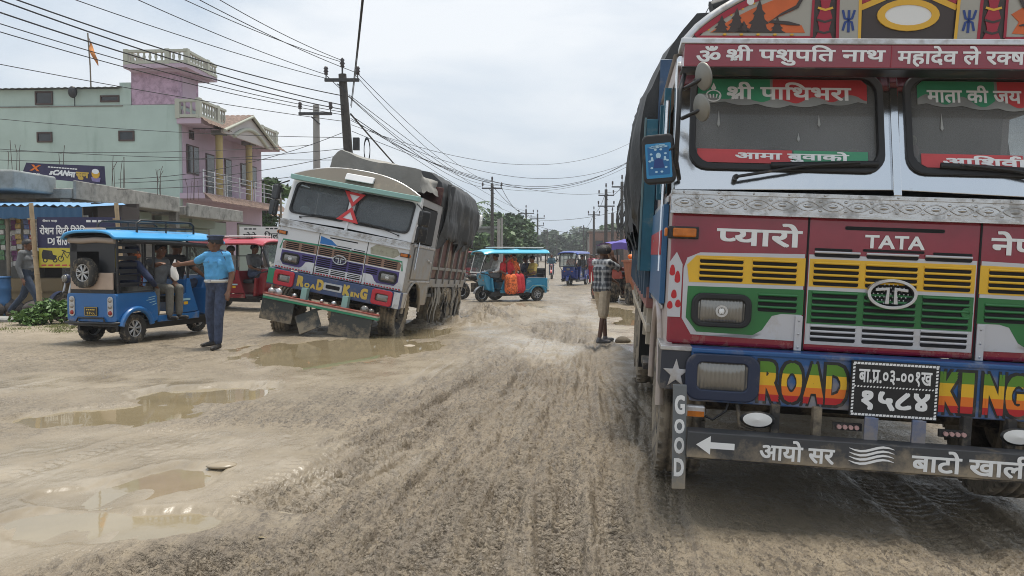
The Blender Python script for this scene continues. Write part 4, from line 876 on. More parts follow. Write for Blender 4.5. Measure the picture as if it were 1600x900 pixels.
def stuck_bumper(T):
    b = MB(); b.bx((-1.22, -.12, .545), (1.22, .02, .835), m_bumper2); b.bx((-1.22, .03, .56), (-1.18, .3, .835), m_chromed); b.bx((1.18, .03, .56), (1.225, .3, .835), m_chromed); bp = b.build('bumper', T, bevel=.01)
    b = MB(); b.bx((-1.215, -.128, .57), (-1.09, -.121, .83), m_green2); b.build('green_patch', bp); b = MB(); b.bx((1.10, -.127, .55), (1.215, -.121, .83), m_chromed); b.build('steel_patch', bp)
    for sx in (-1, 1):
        cx = sx * .90; h = MB(); h.ring(rrect(cx - .115, cx + .115, .625, .755, .03), rrect(cx - .185, cx + .185, .560, .825, .05), fp, .165, .121, mat('lamp_red', (.48, .02, .035), .4, dirt=.2)); fl = h.build('bumper_lamp', bp, bevel=.01)
        h = MB(); h.grid(lambda u, v: fp(cx - .12 + .24 * u, .62 + .14 * v, .125 + .018 * (1 - (2 * u - 1) ** 4) * (1 - (2 * v - 1) ** 4)), 12, 8, m_lens); h.build('lens', fl)
    for word, x0 in (('RoaD', -.66), ('KinG', .19)):
        t = MB(); u = x0
        for ch in word:
            w = .13 if ch.isupper() else (.05 if ch == 'i' else .095); t.text(ch.upper(), (u, u + w, .60 if ch.isupper() else .605, .79 if ch.isupper() else .69), fp, .123, m_yl, .05); u += w + .014
        t.build('lettering', bp)
    s = MB(); s.ring(rrect(-.13, .13, .66, .73, .02), rrect(-.17, .17, .63, .76, .02), fp, .13, .121, m_chromed); s.prism(rrect(-.13, .13, .66, .73, .02), fp, .124, .1205, m_dark); s.build('step_slot', bp)
    c = MB(); q = [(mat('bar_red', (.30, .07, .05), .6, dirt=.5), .375, .405), (m_cream, .345, .374), (m_green2, .305, .344)]
    for mt, a, e in q: c.bx((-1.14, -.33, a), (.95, -.20, e), mt)
    cb = c.build('crash_bar', T, bevel=.004)
    for u in (-.45, .30): g = MB(); g.bx((u - .05, -.25, .40), (u + .05, -.13, .60), m_mint); g.build('bracket', cb)
    for u, r in ((-1.03, .06), (-.90, .075), (-.6, .04), (.68, .075), (-.1, .035), (.12, .045), (.80, .045)):
        l_ = MB(); l_.lathe([(0, .06), (r * .8, .05), (r, .03), (r * .9, -.02), (0, -.05)], (u, -.24, .44), (0, -1, 0), m_chromed if u < .6 else m_lens, 16); l_.build('round_lamp', cb)
    f = MB(); f.bx((-1.15, -.30, -.06), (-.56, -.285, .30), m_rubber2); f.build('rubber_flap', cb); f = MB(); f.bx((.12, -.31, -.08), (.86, -.295, .30), m_rubber2); f.build('rubber_flap', cb)
    f = MB(); f.box((-.28, -.25, .05), (.40, .015, .36), m_rubber2, rot=(-.5, -.55, .2)); f.build('rubber_flap', cb)
    k = MB(); k.tube([(-.75, .0, .45), (-.7, -.05, .25), (-.6, -.0, .2)], .02, m_chassis, 6); k.tube([(-.5, .2, .4), (-.4, .1, .2), (-.2, .3, .3)], .03, m_chassis, 6); k.build('steering_linkage', T)
def stuck_top(T):
    b = MB(); b.box((0, .10, 2.485), (2.36, .20, .085), m_mint); b.build('visor_band', T, bevel=.008)
    c = MB(); top = arcpts(1.17, 2.535, .27, 0); q = lambda u, v, d: (u, .10 + .5 * (v - 2.53) - d, v); c.prism([(-1.17, 2.53)] + top + [(1.17, 2.53)], q, 0, -.04, m_visor); c.tube([q(u, v, -.02) for u, v in top], .018, m_chromed, 6); cr = c.build('roof_visor', T)
    l_ = MB(); l_.prism(rrect(-.22, .30, 2.60, 2.72, .02), q, .07, .005, m_fw); l_.build('sign_lamp', cr, bevel=.012)
    f = MB(); P = [(-.72, 2.62), (-.75, 3.0), (-.55, 3.12), (.3, 3.10), (.95, 2.98), (1.05, 2.7)]
    def sf(u, v):
        s_ = u * (len(P) - 1); i0 = min(int(s_), len(P) - 2); fr = s_ - i0; x = P[i0][0] * (1 - fr) + P[i0 + 1][0] * fr; z = P[i0][1] * (1 - fr) + P[i0 + 1][1] * fr; e = .06 * float(fbm(np.array(u * 9), np.array(v * 5), 3)); return (x + e, .62 + v * 1.6, z + e * .8 - .06 * math.sin(u * 14) * (v < .1))
    f.grid(sf, 30, 12, m_sheet); fr_ = [sf(k / 30, 0) for k in range(31)]; f.add(fr_ + [(.1, .60, 2.6)], [(k, k + 1, 31) for k in range(30)], m_sheet); f.build('folded_sheet', T)
    red = mat('marker_red', (.55, .03, .03), .4, dirt=.1); k = MB()
    for A in ([(-.20, 2.41), (.19, 2.395), (.01, 2.14)], [(.01, 2.14), (.20, 1.865), (-.21, 1.885)]):
        cx, cz = sum(a for a, _ in A) / 3, sum(e for _, e in A) / 3; inn = [(cx + (a - cx) * .5, cz + (e - cz) * .5) for a, e in A]; k.ring(inn, A, wp, .05, .03, red); k.prism(inn, wp, .036, .031, m_fw)
    k.ribbon([(-.05, 2.40), (-.02, 1.9)], .05, wp, .033, m_fw); k.build('hazard_triangle', T)
    for sx in (-1, 1):
        a = MB(); a.tube([(sx * 1.18, 0, 2.40), (sx * 1.32, -.10, 2.30), (sx * 1.34, -.10, 1.75), (sx * 1.2, 0, 1.70)], .014, m_black, 7); am = a.build('mirror_arm', T)
        for zz, h in ((2.16, .15), (1.88, .15)): k = MB(); k.box((sx * 1.36, -.05, zz), (.20, .07, .27), m_black, rot=(0, 0, sx * .5)); k.build('side_mirror', am, bevel=.03)
    for sx in (-1, 1):
        d = MB(); d.bx((sx * 1.205, .30, 1.08), (sx * 1.222, 1.66, 1.64), m_greyc); d.bx((sx * 1.205, .36, 1.74), (sx * 1.212, 1.44, 2.38), m_dark); d.bx((sx * 1.223, 1.4, 1.40), (sx * 1.245, 1.55, 1.43), m_chromed); d.build('door', T, bevel=.008)
    r = MB(); rn = random.Random(5); mr = mat('mud_rag', (.30, .275, .235), .9, dirt=.4)
    for sx in (1,):
        for k in range(26):
            y = 2.1 + k * .125 + rn.uniform(-.05, .05); x = 1.17 + rn.uniform(-.05, .05); z = rn.uniform(.75, 1.0); ln = rn.uniform(.35, .75); w = rn.uniform(.02, .07)
            r.tube([(x, y, z), (x + .04, y + rn.uniform(-.06, .06), z - ln * .35), (x + .02, y + rn.uniform(-.1, .1), z - ln * .7), (x + .05, y + rn.uniform(-.1, .1), z - ln)], [w * .4, w, w * .8, w * .3], mr if rn.random() < .6 else m_chassis, 5, flat=.35)
    r.build('hanging_rags', T)
    b = MB(); b.grid(lambda u, v: (1.17 + .06 * math.sin(u * 9 + v * 3) + .05 * v, 1.98 + u * .55, 3.0 - v * (.9 + .35 * math.sin(u * 5))), 14, 16, m_tarp); b.build('loose_tarp_corner', T)
S2 = dict(tarpm=mat('tarpaulin_grey', (.048, .05, .052), .7, dirt=.4, dscale=2.2, dcol=(.15, .14, .125), bump=.5, bscale=9), frame=m_fw, side=m_greyc, inner=mat('cab_lining', (.1, .085, .07)), roof=m_visor, glass=m_glassd, stickers=stuck_stickers, seat=m_dark, panel=m_fw, face=stuck_face, strip=m_chromed, bumper=stuck_bumper, top=stuck_top, len=5.5, axles=(3.6, 4.72), tyre=m_tyre_wet, rim=m_chassis, wz=(.08, .40, .12, .42), hw=1.13,
          cargo=mat('cargo_maroon', (.10, .035, .03), .6, dirt=.5, dscale=3), rail=m_greyc, rail2=mat('rail_grey', (.25, .24, .22), .6, dirt=.5), post=mat('post_grey', (.17, .165, .155), .6, dirt=.5),
          tarp=[(-1.22, 1.9), (-1.22, 2.6), (-1.12, 2.95), (-.85, 3.12), (0, 3.22), (.85, 3.18), (1.10, 3.02), (1.22, 2.75), (1.24, 2.3), (1.22, 1.75)], ty0=1.9, sag=.06, fold=.16, lift=.45)
stuck = thing('cargo_truck', 'white and purple cargo truck leaning over with its wheels sunk in mud', 'truck', (-3.2309, 13.7906, .1396), tframe(.1431, .1836, -.0413), 'painted cargo trucks')
make_truck(stuck, S2, False)
# ------------------------------------------------------------------ people
def capsule(mb, p0, r0, p1, r1, mt, n=10):
    p0, p1 = Vector(p0), Vector(p1); d = p1 - p0
    if d.length < 1e-4: d = Vector((0, 0, 1e-3)); p1 = p0 + d
    u = d.normalized(); pts, rs = [], []
    for a in (-85, -60, -30): pts.append(p0 + u * (r0 * math.sin(rad(a)))); rs.append(r0 * math.cos(rad(a)))
    pts += [p0, p1]; rs += [r0, r1]
    for a in (30, 60, 85): pts.append(p1 + u * (r1 * math.sin(rad(a)))); rs.append(r1 * math.cos(rad(a)))
    mb.tube(pts, rs, mt, n)
SKIN = mat('brown_skin', (.16, .075, .042), .55, var=.12, vscale=12)
def cloth(name, col, var=.15): return mat(name, col, .85, var=var, vscale=14, bump=.7, bscale=16)
m_hair = mat('black_hair', (.012, .010, .010), .55, bump=.4, bscale=90)
m_shoe = mat('dark_shoe', (.025, .022, .02), .6, dirt=.4, dscale=12)
def ik(sh, wr, l1, l2, pole):
    sh, wr, pole = Vector(sh), Vector(wr), Vector(pole); d = wr - sh; D = min(d.length, l1 + l2 - .005); u = d.normalized(); wr = sh + u * D
    a = (l1 * l1 - l2 * l2 + D * D) / (2 * D); h = math.sqrt(max(l1 * l1 - a * a, 0)); pl = (pole - u * pole.dot(u)).normalized()
    return sh + u * a + pl * h, wr
def person(label, loc, rotz, J, C, vox=.014, group=None, cat='person', hair=True):
    """J: joints in metres (x right, y forward, z up); one continuous body grown from them; C: clothes"""
    T = thing('person', label, cat, loc, (0, 0, rotz), group); T.scale = [C.get('scale', 1.)] * 3
    V = lambda k: Vector(J[k]); P = []
    def pr(a, ra, b, rb, tag): P.append((Vector(a), ra, Vector(b), rb, tag))
    sk, sh, tr, so = 'skin', 'shirt', 'trousers', 'shoes'
    bulk = C.get('bulk', 1.)
    pel, che, nk, hd = V('pelvis'), V('chest'), V('neck'), V('head')
    fw = Vector(J.get('fwd', (0, 1, 0))).normalized(); hf = Vector(J.get('face', J.get('fwd', (0, 1, 0)))).normalized(); rtv = Vector((V('sh_r') - V('sh_l'))).normalized(); hr = V('hip_r') - V('hip_l'); hr.normalize()
    pr(V('sh_l'), .072, V('sh_r'), .072, sh); pr(che - rtv * .085, .112 * bulk, che + rtv * .085, .112 * bulk, sh)
    wa = pel.lerp(che, .45) + fw * .015; pr(wa - rtv * .06, .112 * bulk, wa + rtv * .06, .112 * bulk, sh)
    for s_ in (-1, 1): pr(che + rtv * s_ * .075, .108 * bulk, wa + rtv * s_ * .06, .108 * bulk, sh); pr(wa + rtv * s_ * .06, .106 * bulk, pel + hr * s_ * .075 + Vector((0, 0, .03)), .108 * bulk, sh if C.get('untucked') else tr)
    pr(wa - rtv * .055, .11 * bulk, wa + rtv * .055, .11 * bulk, sh)
    pr(pel - hr * .075, .112, pel + hr * .075, .112, tr)
    if C.get('untucked'): pr(pel - hr * .08 + Vector((0, 0, .02)), .122, pel + hr * .08 + Vector((0, 0, .02)), .122, sh)
    pr(che + Vector((0, 0, .12)), .06, nk, .052, sh); pr(nk, .052, hd - hf * .015, .055, sk)
    pr(hd + Vector((0, 0, .025)) - hf * .018, .092, hd + Vector((0, 0, .03)) + hf * .012, .086, sk); pr(hd + hf * .03 - Vector((0, 0, .02)), .066, hd + hf * .038 - Vector((0, 0, .072)), .050, sk)
    pr(hd + hf * .095 + Vector((0, 0, .005)), .010, hd + hf * .112 - Vector((0, 0, .028)), .015, sk)
    hx = hf.cross(Vector((0, 0, 1))).normalized()
    for s_ in (-1, 1): pr(hd + hx * s_ * .09 - hf * .01 + Vector((0, 0, .01)), .018, hd + hx * s_ * .09 - hf * .005 - Vector((0, 0, .025)), .014, sk)
    pr(hd + hf * .088 - Vector((0, 0, .056)) - hx * .018, .010, hd + hf * .088 - Vector((0, 0, .056)) + hx * .018, .010, 'lips')
    lng = C.get('sleeve', 'short') == 'long'
    for s_ in ('l', 'r'):
        a, e, w = V('sh_' + s_), V('el_' + s_), V('wr_' + s_); cu = a.lerp(e, .72)
        if lng: pr(a, .066, e, .054, sh); pr(e, .052, e.lerp(w, .92), .042, sh); pr(e, .04, w, .030, sk)
        else: pr(a, .066, cu, .060, sh); pr(a, .05, e, .043, sk); pr(e, .043, w, .030, sk)
        hv = J.get('hand_' + s_); hdv = (Vector(hv) if hv else (w - e)).normalized(); kn = w + hdv * .085; sd = hdv.cross(Vector((0, 0, 1)))
        if sd.length < .2: sd = fw.cross(hdv)
        sd = (sd if J.get('palm_' + s_) != 'v' else hdv.cross(sd)).normalized()
        for o_ in (-.026, -.009, .009, .026): pr(w + sd * o_ * .5, .020, kn + sd * o_, .013, sk)
        cdir = hdv.cross(sd) * J.get('curl_' + s_, .35)
        for o_, ln in ((-.030, .062), (-.010, .075), (.010, .072), (.030, .055)):
            k1 = kn + sd * o_; k2 = k1 + (hdv + cdir * .5).normalized() * ln * .55; k3 = k2 + (hdv + cdir * 2).normalized() * ln * .5; pr(k1, .0105, k2, .0095, sk); pr(k2, .0095, k3, .008, sk)
        sg = 1 if s_ == 'l' else -1; t1 = w + hdv * .03 + sd * sg * .03; t2 = t1 + (hdv + sd * sg * .8).normalized() * .045; pr(w + hdv * .01, .018, t1, .013, sk); pr(t1, .012, t2 + hdv * .01, .010, sk)
        h, k, n_, t_ = V('hip_' + s_), V('kn_' + s_), V('an_' + s_), V('toe_' + s_)
        if C.get('shorts'): pr(h, .102, h.lerp(k, .96), .092, tr); pr(k, .052, n_, .036, sk)
        else: pr(h, .098, k, .072, tr); pr(k, .070, k.lerp(n_, .9), .060, tr); pr(k, .05, n_, .036, sk)
        fd = (t_ - n_); fd.z = 0; fd.normalize(); dn = Vector((0, 0, -.045)); pr(n_, .042, n_ + dn - fd * .03, .036, so); pr(n_ + dn, .038, t_ - fd * .03, .034, so); pr(n_ + dn - fd * .02, .034, t_ - fd * .02, .030, so)
    for q in C.get('extra', []): pr(*q)
    mb = MB()
    for a, ra, b, rb, tag in P: capsule(mb, a, ra, b, rb, SKIN)
    o = mb.build('body', None); md = o.modifiers.new('r', 'REMESH'); md.mode = 'VOXEL'; md.voxel_size = vox; md.use_smooth_shade = True
    sm_ = o.modifiers.new('s', 'SMOOTH'); sm_.factor = .5; sm_.iterations = 2
    dg = bpy.context.evaluated_depsgraph_get(); dg.update(); me_ = bpy.data.meshes.new_from_object(o.evaluated_get(dg)); me_.name = 'body'
    bpy.data.objects.remove(o)
    nf = len(me_.polygons); ce = np.zeros(nf * 3); me_.polygons.foreach_get('center', ce); ce = ce.reshape(-1, 3); best = np.full(nf, 9.); ti = np.zeros(nf, int); tags = []
    for a, ra, b, rb, tag in P:
        if tag not in tags: tags.append(tag)
        A = np.array(a); d = np.array(b) - A; L2 = max(d @ d, 1e-9); t = np.clip((ce - A) @ d / L2, 0, 1); dist = np.linalg.norm(ce - A - t[:, None] * d, axis=1) - (ra + (rb - ra) * t)
        if tag == 'lips': dist -= .004
        k = dist < best; best[k] = dist[k]; ti[k] = tags.index(tag)
    me_.materials.clear()
    for tag in tags: me_.materials.append(dict(skin=C.get('skin', SKIN), lips=mat('lips', (.14, .05, .04), .5), shirt=C['shirt'], trousers=C['trousers'], shoes=C.get('shoes', m_shoe)).get(tag) or C[tag])
    me_.polygons.foreach_set('material_index', ti.astype(np.int32)); me_.polygons.foreach_set('use_smooth', np.ones(nf, bool)); me_.update()
    bo = bpy.data.objects.new('body', me_); COL.objects.link(bo); bo.parent = T
    Rm = Matrix((hx, hf, Vector((0, 0, 1)))).transposed().to_4x4(); Rm.translation = hd
    if C.get('face', True):
        for s_ in (-1, 1):
            e = MB(); e.X = Rm; e.ell((s_ * .033, .083, .012), (.013, .010, .008), mat('eye_white', (.6, .58, .55), .3), 8, 6); e.ell((s_ * .033, .091, .012), (.006, .004, .006), m_dark, 6, 5); e.box((s_ * .034, .090, .032), (.036, .008, .008), m_hair); e.build('eye', bo)
    if hair:
        h = MB(); h.X = Rm; n1_, n2_ = 18, 9
        def hfn(u, v):
            ph = 2 * PI * u; th = v * (PI * .62); front = max(0, math.sin(ph)); th *= 1 - .42 * front ** 2; rr_ = 1 + .05 * float(fbm(np.array(u * 30), np.array(v * 9), 2)); k = C.get('hairk', 1.)
            return (.104 * k * rr_ * math.sin(th) * math.cos(ph), (.112 * k * rr_ * math.sin(th) * math.sin(ph)) - .010, .028 + .100 * k * rr_ * math.cos(th))
        h.grid(hfn, n1_, n2_, m_hair); h.build('hair', bo)
    return T, bo, Rm
def stand(**k):
    J = dict(pelvis=(0, 0, .95), chest=(0, .01, 1.27), neck=(0, 0, 1.45), head=(0, .03, 1.58), sh_l=(-.185, 0, 1.40), sh_r=(.185, 0, 1.40), hip_l=(-.09, 0, .93), hip_r=(.09, 0, .93), kn_l=(-.10, .02, .50), kn_r=(.10, .02, .50), an_l=(-.10, -.02, .09), an_r=(.10, -.02, .09), toe_l=(-.12, .17, .035), toe_r=(.12, .17, .035),
             el_l=(-.25, -.04, 1.12), el_r=(.25, -.04, 1.12), wr_l=(-.26, .05, .88), wr_r=(.26, .05, .88)); J.update(k); return J
def sit(seat=.50, lean=0., foot=.10, knee=.42, **k):
    s = seat + .10; J = dict(pelvis=(0, 0, s), chest=(0, .02 + lean, s + .33), neck=(0, .01 + lean * 1.3, s + .51), head=(0, .05 + lean * 1.5, s + .65), sh_l=(-.18, lean * 1.2, s + .45), sh_r=(.18, lean * 1.2, s + .45), hip_l=(-.09, .03, s - .01), hip_r=(.09, .03, s - .01), kn_l=(-.11, .03 + knee, s + .02), kn_r=(.11, .03 + knee, s + .02),
             an_l=(-.11, knee + .02, foot + .07), an_r=(.11, knee + .02, foot + .07), toe_l=(-.12, knee + .20, foot + .03), toe_r=(.12, knee + .20, foot + .03), el_l=(-.24, .08 + lean, s + .20), el_r=(.24, .08 + lean, s + .20), wr_l=(-.13, .30, s + .12), wr_r=(.13, .30, s + .12)); J.update(k); return J
def reach(J, s_, wr, pole=(0, -.3, -1)):
    e, w = ik(J['sh_' + s_], wr, .29, .26, pole); J['el_' + s_] = tuple(e); J['wr_' + s_] = tuple(w); return J
# ------------------------------------------------------------------ electric rickshaws
m_alloy = mat('alloy_rim', (.50, .50, .50), .35, .7, dirt=.3, dscale=14); m_tyre_s = mat('small_tyre', (.035, .033, .03), .85, dirt=.5, dscale=10)
m_frame = mat('rick_frame_black', (.015, .015, .016), .4, dirt=.25, dscale=5); m_seat = mat('rick_seat', (.02, .02, .022), .5); m_tan = mat('tan_board', (.46, .35, .27), .6, dirt=.2, var=.15); m_rglass = glassmat('rick_glass', (.25, .28, .27), .25)
m_tail = mat('tail_lens', (.36, .33, .30), .15, .4, dirt=.15); m_tailred = mat('tail_red', (.35, .03, .02), .25)
def rick_paint(nm, c): return mat(nm, c, .32, coat=.3, dirt=.30, dscale=5, zd=(.15, .6), var=.06)
def make_rickshaw(T, cb, cr, **o):
    X = .48; fcol = o.get('fascia', cb)
    k = MB(); k.bx((-.45, -1.24, .28), (.45, .86, .335), m_frame); k.bx((-.40, -1.2, .20), (-.36, .9, .279), m_frame); k.bx((.36, -1.2, .20), (.40, .9, .279), m_frame); k.cyl((-.42, -.92, .235), (.42, -.92, .235), .03, m_chassis); k.ell((0, -.92, .235), (.10, .09, .09), m_chassis)
    for sx in (-1, 1): k.bx((sx * .12, -1.0, .24), (sx * .2, -.75, .275), m_chassis)
    k.build('floor_pan', T)
    b = MB(); b.prism(rrect(-X - .015, X + .015, .36, .80, .05), lambda u, v, d: (u, -1.26 - d, v), .05, 0, cb)
    arch = [(-.92 + .315 * math.cos(rad(q)), .235 + .315 * math.sin(rad(q))) for q in range(10, 171, 16)]
    for sx in (-1, 1):
        mp = lambda u, v, d, sx=sx: (sx * (X + d), u, v)
        b.prism([(-1.262, .34), (-1.262, .80), (-.50, .80), (-.46, .72), (-.44, .34)] + [(-.60, .34)] * 0 + arch + [(-1.235, .34)] * 0, mp, 0, -.03, cb)
        b.tube([(sx * (X + .03), u, v) for u, v in arch], .045, cb, 6, flat=1.)
        b.prism([(-.44, .30), (.52, .30), (.52, .42), (.40, .40), (-.44, .40)], mp, 0, -.03, cb)
        b.prism([(.02, .41), (.50, .43), (.36, .78), (.30, 1.0), (.24, 1.0), (.20, .74), (.02, .68)], mp, -.002, -.04, cb)
        b.tube([(sx * (X + .02), -1.2, .82), (sx * (X + .02), -.52, .82)], .012, m_alloy if o.get('trim') else m_frame, 6)
    b.bx((-.44, .22, .42), (.44, .30, .98), cb)
    rb = b.build('lower_body', T, bevel=.012)
    for sx in (-1, 1):
        d = MB(); mp = lambda u, v, d_, sx=sx: (sx * (X + d_), u, v); q = .004
        for j, (u0, u1, v) in enumerate(((-.66, -.50, .70), (-.70, -.52, .66), (-.64, -.50, .62), (-.58, -.48, .58))): d.prism([(u0, v), (u1, v + .02), (u1, v + .032), (u0 + .03, v + .012)], mp, q, .0005, mat('stripe_pale', (.35, .55, .60), .4))
        d.prism([(.12, .62), (.30, .62), (.30, .655), (.12, .655)], mp, q, .0005, mat('stripe_pale', (1, 1, 1))); d.prism([(.14, .55), (.24, .55), (.24, .60), (.14, .60)], mp, q, .0005, m_yellow); d.build('side_stripes', rb)
    s = MB(); s.bx((-.44, -1.18, .56), (.44, -.66, .70), m_seat); s.build('seat', T, bevel=.04); s = MB(); s.box((0, -1.20, .92), (.88, .09, .42), m_seat, rot=(.12, 0, 0)); s.build('backrest', T, bevel=.03)
    s = MB(); s.bx((-.43, -.06, .60), (.43, .20, .70), m_seat); s.build('seat', T, bevel=.03); s = MB(); s.bx((-.30, .305, .66), (.30, .60, .76), m_seat); s.build('seat', T, bevel=.03)
    # front: cowl, lamp, fork, wheel, bars
    c = MB(); pr = [(.74, .36), (.92, .40), (1.04, .72), (1.06, .90), (1.0, 1.02), (.90, 1.04), (.80, .80)]; c.prism(pr, lambda u, v, d: (d, u, v), -.30, .30, cb); c.prism([(.72, .34), (.78, .34), (.84, .80), (.78, .82)], lambda u, v, d: (d, u, v), -.44, .44, cb); cw = c.build('front_cowl', T, bevel=.04, seg=3)
    h = MB(); h.ell((0, 1.05, .86), (.10, .05, .075), m_lens, 16, 10); h.build('headlamp', cw)
    for sx in (-1, 1): h = MB(); h.ell((sx * .2, 1.03, .74), (.04, .03, .03), m_amber, 10, 6); h.build('indicator', cw)
    f = MB()
    for sx in (-1, 1): f.tube([(sx * .085, 1.0, .235), (sx * .085, .96, .50), (sx * .08, .88, .98)], [.022, .026, .03], m_alloy if o.get('chromefork') else m_frame, 8); f.cyl((sx * .085, 1.03, .28), (sx * .085, 1.0, .55), .028, m_frame, n=8)
    f.build('fork', T); f = MB(); f.grid(lambda u, v: (-.075 + .15 * v, 1.0 + .29 * math.cos(rad(5 + 150 * u)), .235 + .29 * math.sin(rad(5 + 150 * u)) + .02 * math.sin(PI * v)), 14, 4, o.get('guard', m_alloy)); f.build('mudguard', T)
    f = MB(); f.tube([(-.36, .70, 1.08), (-.2, .80, 1.04), (.2, .80, 1.04), (.36, .70, 1.08)], .013, m_alloy, 6); hb = f.build('handlebar', T)
    for sx in (-1, 1): f = MB(); f.cyl((sx * .30, .74, 1.06), (sx * .38, .69, 1.085), .02, m_blackr, n=8); f.build('grip', hb)
    add_wheel(T, (0, 1.0, .235), .235, .10, m_tyre_s, m_alloy, 1, 24, 5, False)
    for sx in (-1, 1): add_wheel(T, (sx * .42, -.92, .235), .235, .115, m_tyre_s, m_alloy, sx, 24, 7, False)
    # windscreen
    w0, w1 = Vector((0, 1.24, .98)), Vector((0, 1.02, 1.70)); wm = o.get('wframe', m_white)
    wq = lambda u, v, d: (u * (.40 + .05 * v), w0.y + (w1.y - w0.y) * v + d, w0.z + (w1.z - w0.z) * v)
    g = MB(); g.ring([(-.9, .06), (.9, .06), (.9, .95), (-.9, .95)], [(-1, 0), (1, 0), (1, 1), (-1, 1)], wq, .012, -.012, wm); ws = g.build('windscreen', T, bevel=.004); g = MB(); g.prism([(-.9, .06), (.9, .06), (.9, .95), (-.9, .95)], wq, .003, -.003, m_rglass); g.build('glass', ws)
    g = MB(); g.tube([wq(-.3, .1, .02), wq(.1, .5, .02)], .008, m_frame, 5); g.build('wiper', ws)
    p = MB()
    for sx in (-1, 1):
        p.tube([(sx * .46, -1.24, .80), (sx * .46, -1.24, 1.70)], .022, m_frame, 6); p.tube([(sx * .46, -.50, .80), (sx * .46, -.50, 1.70)], .020, m_frame, 6); p.tube([(sx * .46, .27, .98), (sx * .46, .27, 1.72)], .020, m_frame, 6)
        p.tube([(sx * .41, 1.23, .99), (sx * .44, 1.12, 1.38), (sx * .46, .92, 1.70)], .018, m_frame, 6); p.tube([(sx * .42, .80, .82), (sx * .44, 1.0, .94), (sx * .41, 1.22, .98)], .018, m_frame, 6)
        for zz in (.95, 1.08): p.tube([(sx * .47, -1.22, zz), (sx * .47, -.52, zz)], .010, m_frame, 5)
    for zz in (.82, 1.12): p.tube([(-.46, -1.25, zz), (.46, -1.25, zz)], .014, m_frame, 6)
    [p.tube([(-.46, y_, 1.69), (.46, y_, 1.69)], .014, m_frame, 6) for y_ in (-1.24, -.5, .27, .92)]; [p.tube([(s_ * .46, -1.24, 1.69), (s_ * .46, .92, 1.69)], .014, m_frame, 6) for s_ in (-1, 1)]; p.tube([(-.46, .27, 1.35), (.46, .27, 1.35)], .014, m_frame, 6); p.build('frame', T)
    # canopy
    r = MB(); Y0, Y1 = -1.36, 1.14
    def rf(u, v, dz=0.): x = (2 * u - 1); y = Y0 + (Y1 - Y0) * v; return (x * (X + .04), y, 1.70 + .10 * (1 - abs(x) ** 3.5) * (1 - .25 * abs(2 * v - 1) ** 6) - .05 * smooth(.88, 1, v) + dz - .03 * (abs(x) > .98))
    r.grid(lambda u, v: rf(u, v), 16, 20, cr); r.grid(lambda u, v: rf(u, v, -.03), 16, 20, m_frame)
    ed = [rf(0, v / 20) for v in range(21)] + [rf(u / 16, 1) for u in range(1, 17)] + [rf(1, 1 - v / 20) for v in range(1, 21)] + [rf(1 - u / 16, 0) for u in range(1, 16)]; r.tube([(a, e, z_ - .012) for a, e, z_ in ed], .026, cr, 6, closed=True)
    ro = r.build('canopy', T)
    if o.get('rack'):
        k = MB()
        for y0_, y1_ in ((-1.15, .15), (-.35, .95)):
            pass
        for sx in (-1, 1): k.tube([(sx * .40, -.78, 1.74), (sx * .40, -.78, 1.90), (sx * .40, -.70, 1.95), (sx * .40, .42, 1.95), (sx * .40, .50, 1.90), (sx * .40, .50, 1.74)], .018, m_frame, 7)
        for y_, z_ in ((-.70, 1.95), (.42, 1.95), (-.72, 1.84), (.46, 1.84), (-.15, 1.84)): k.tube([(-.40, y_, z_), (.40, y_, z_)], .014, m_frame, 6)
        for sx in (-1, 1): k.tube([(sx * .40, -.78, 1.84), (sx * .40, .50, 1.84)], .013, m_frame, 6); k.tube([(sx * .40, -.15, 1.74), (sx * .40, -.15, 1.95)], .013, m_frame, 6)
        k.build('roof_rack', T)
        k = MB(); mscr = mat('black_screen', (.012, .013, .016), .35, dirt=.12)
        k.bx((-.475, -1.23, .80), (-.468, -.52, 1.66), mscr); k.bx((.12, -1.262, 1.13), (.44, -1.252, 1.62), mscr); k.bx((-.44, -1.262, 1.45), (.12, -1.252, 1.66), mscr)
        for j in range(7): k.bx((.462, -1.22, .90 + j * .105), (.470, -.86, .965 + j * .105), mscr)
        k.build('side_screen', T)
        k = MB(); k.tube([(-.46, -1.27, 1.63), (-.2, -1.30, 1.615), (.1, -1.28, 1.63), (.46, -1.27, 1.61)], .045, mat('rolled_cover', (.33, .27, .22), .8, dirt=.2), 8); k.tube([(.50, -1.2, 1.62), (.51, -.2, 1.60), (.5, .8, 1.55)], .04, m_tarp, 8); k.build('rolled_cover', T)
        k = MB(); k.box((-.16, -1.06, 1.80), (.34, .12, .05), m_tan); k.build('roof_pad', ro, bevel=.015)
        k = MB(); k.bx((-.42, -1.30, .86), (.42, -1.275, 1.12), m_tan); k.build('backboard', T, bevel=.006)
        k = MB(); k.bx((-.44, -1.29, .80), (.44, -1.27, .858), m_frame); k.bx((-.46, -1.262, 1.13), (-.32, -1.25, 1.66), m_frame); k.build('rear_screen', T)
        hb_ = add_wheel(T, (0, 0, 0), .235, .10, m_tyre_s, m_alloy, 1, 24, 7, False); hb_.location = (-.06, -1.37, 1.12); hb_.rotation_euler = (0, 0, -PI / 2); hb_.name = 'spare_wheel'
    if o.get('boards'):
        for y_, ln in ((-.75, .95), (.3, .75)): k = MB(); k.bx((-.36, y_ - ln / 2, 1.825), (.36, y_ + ln / 2, 1.865), m_white); k.build('roof_board', ro, bevel=.008)
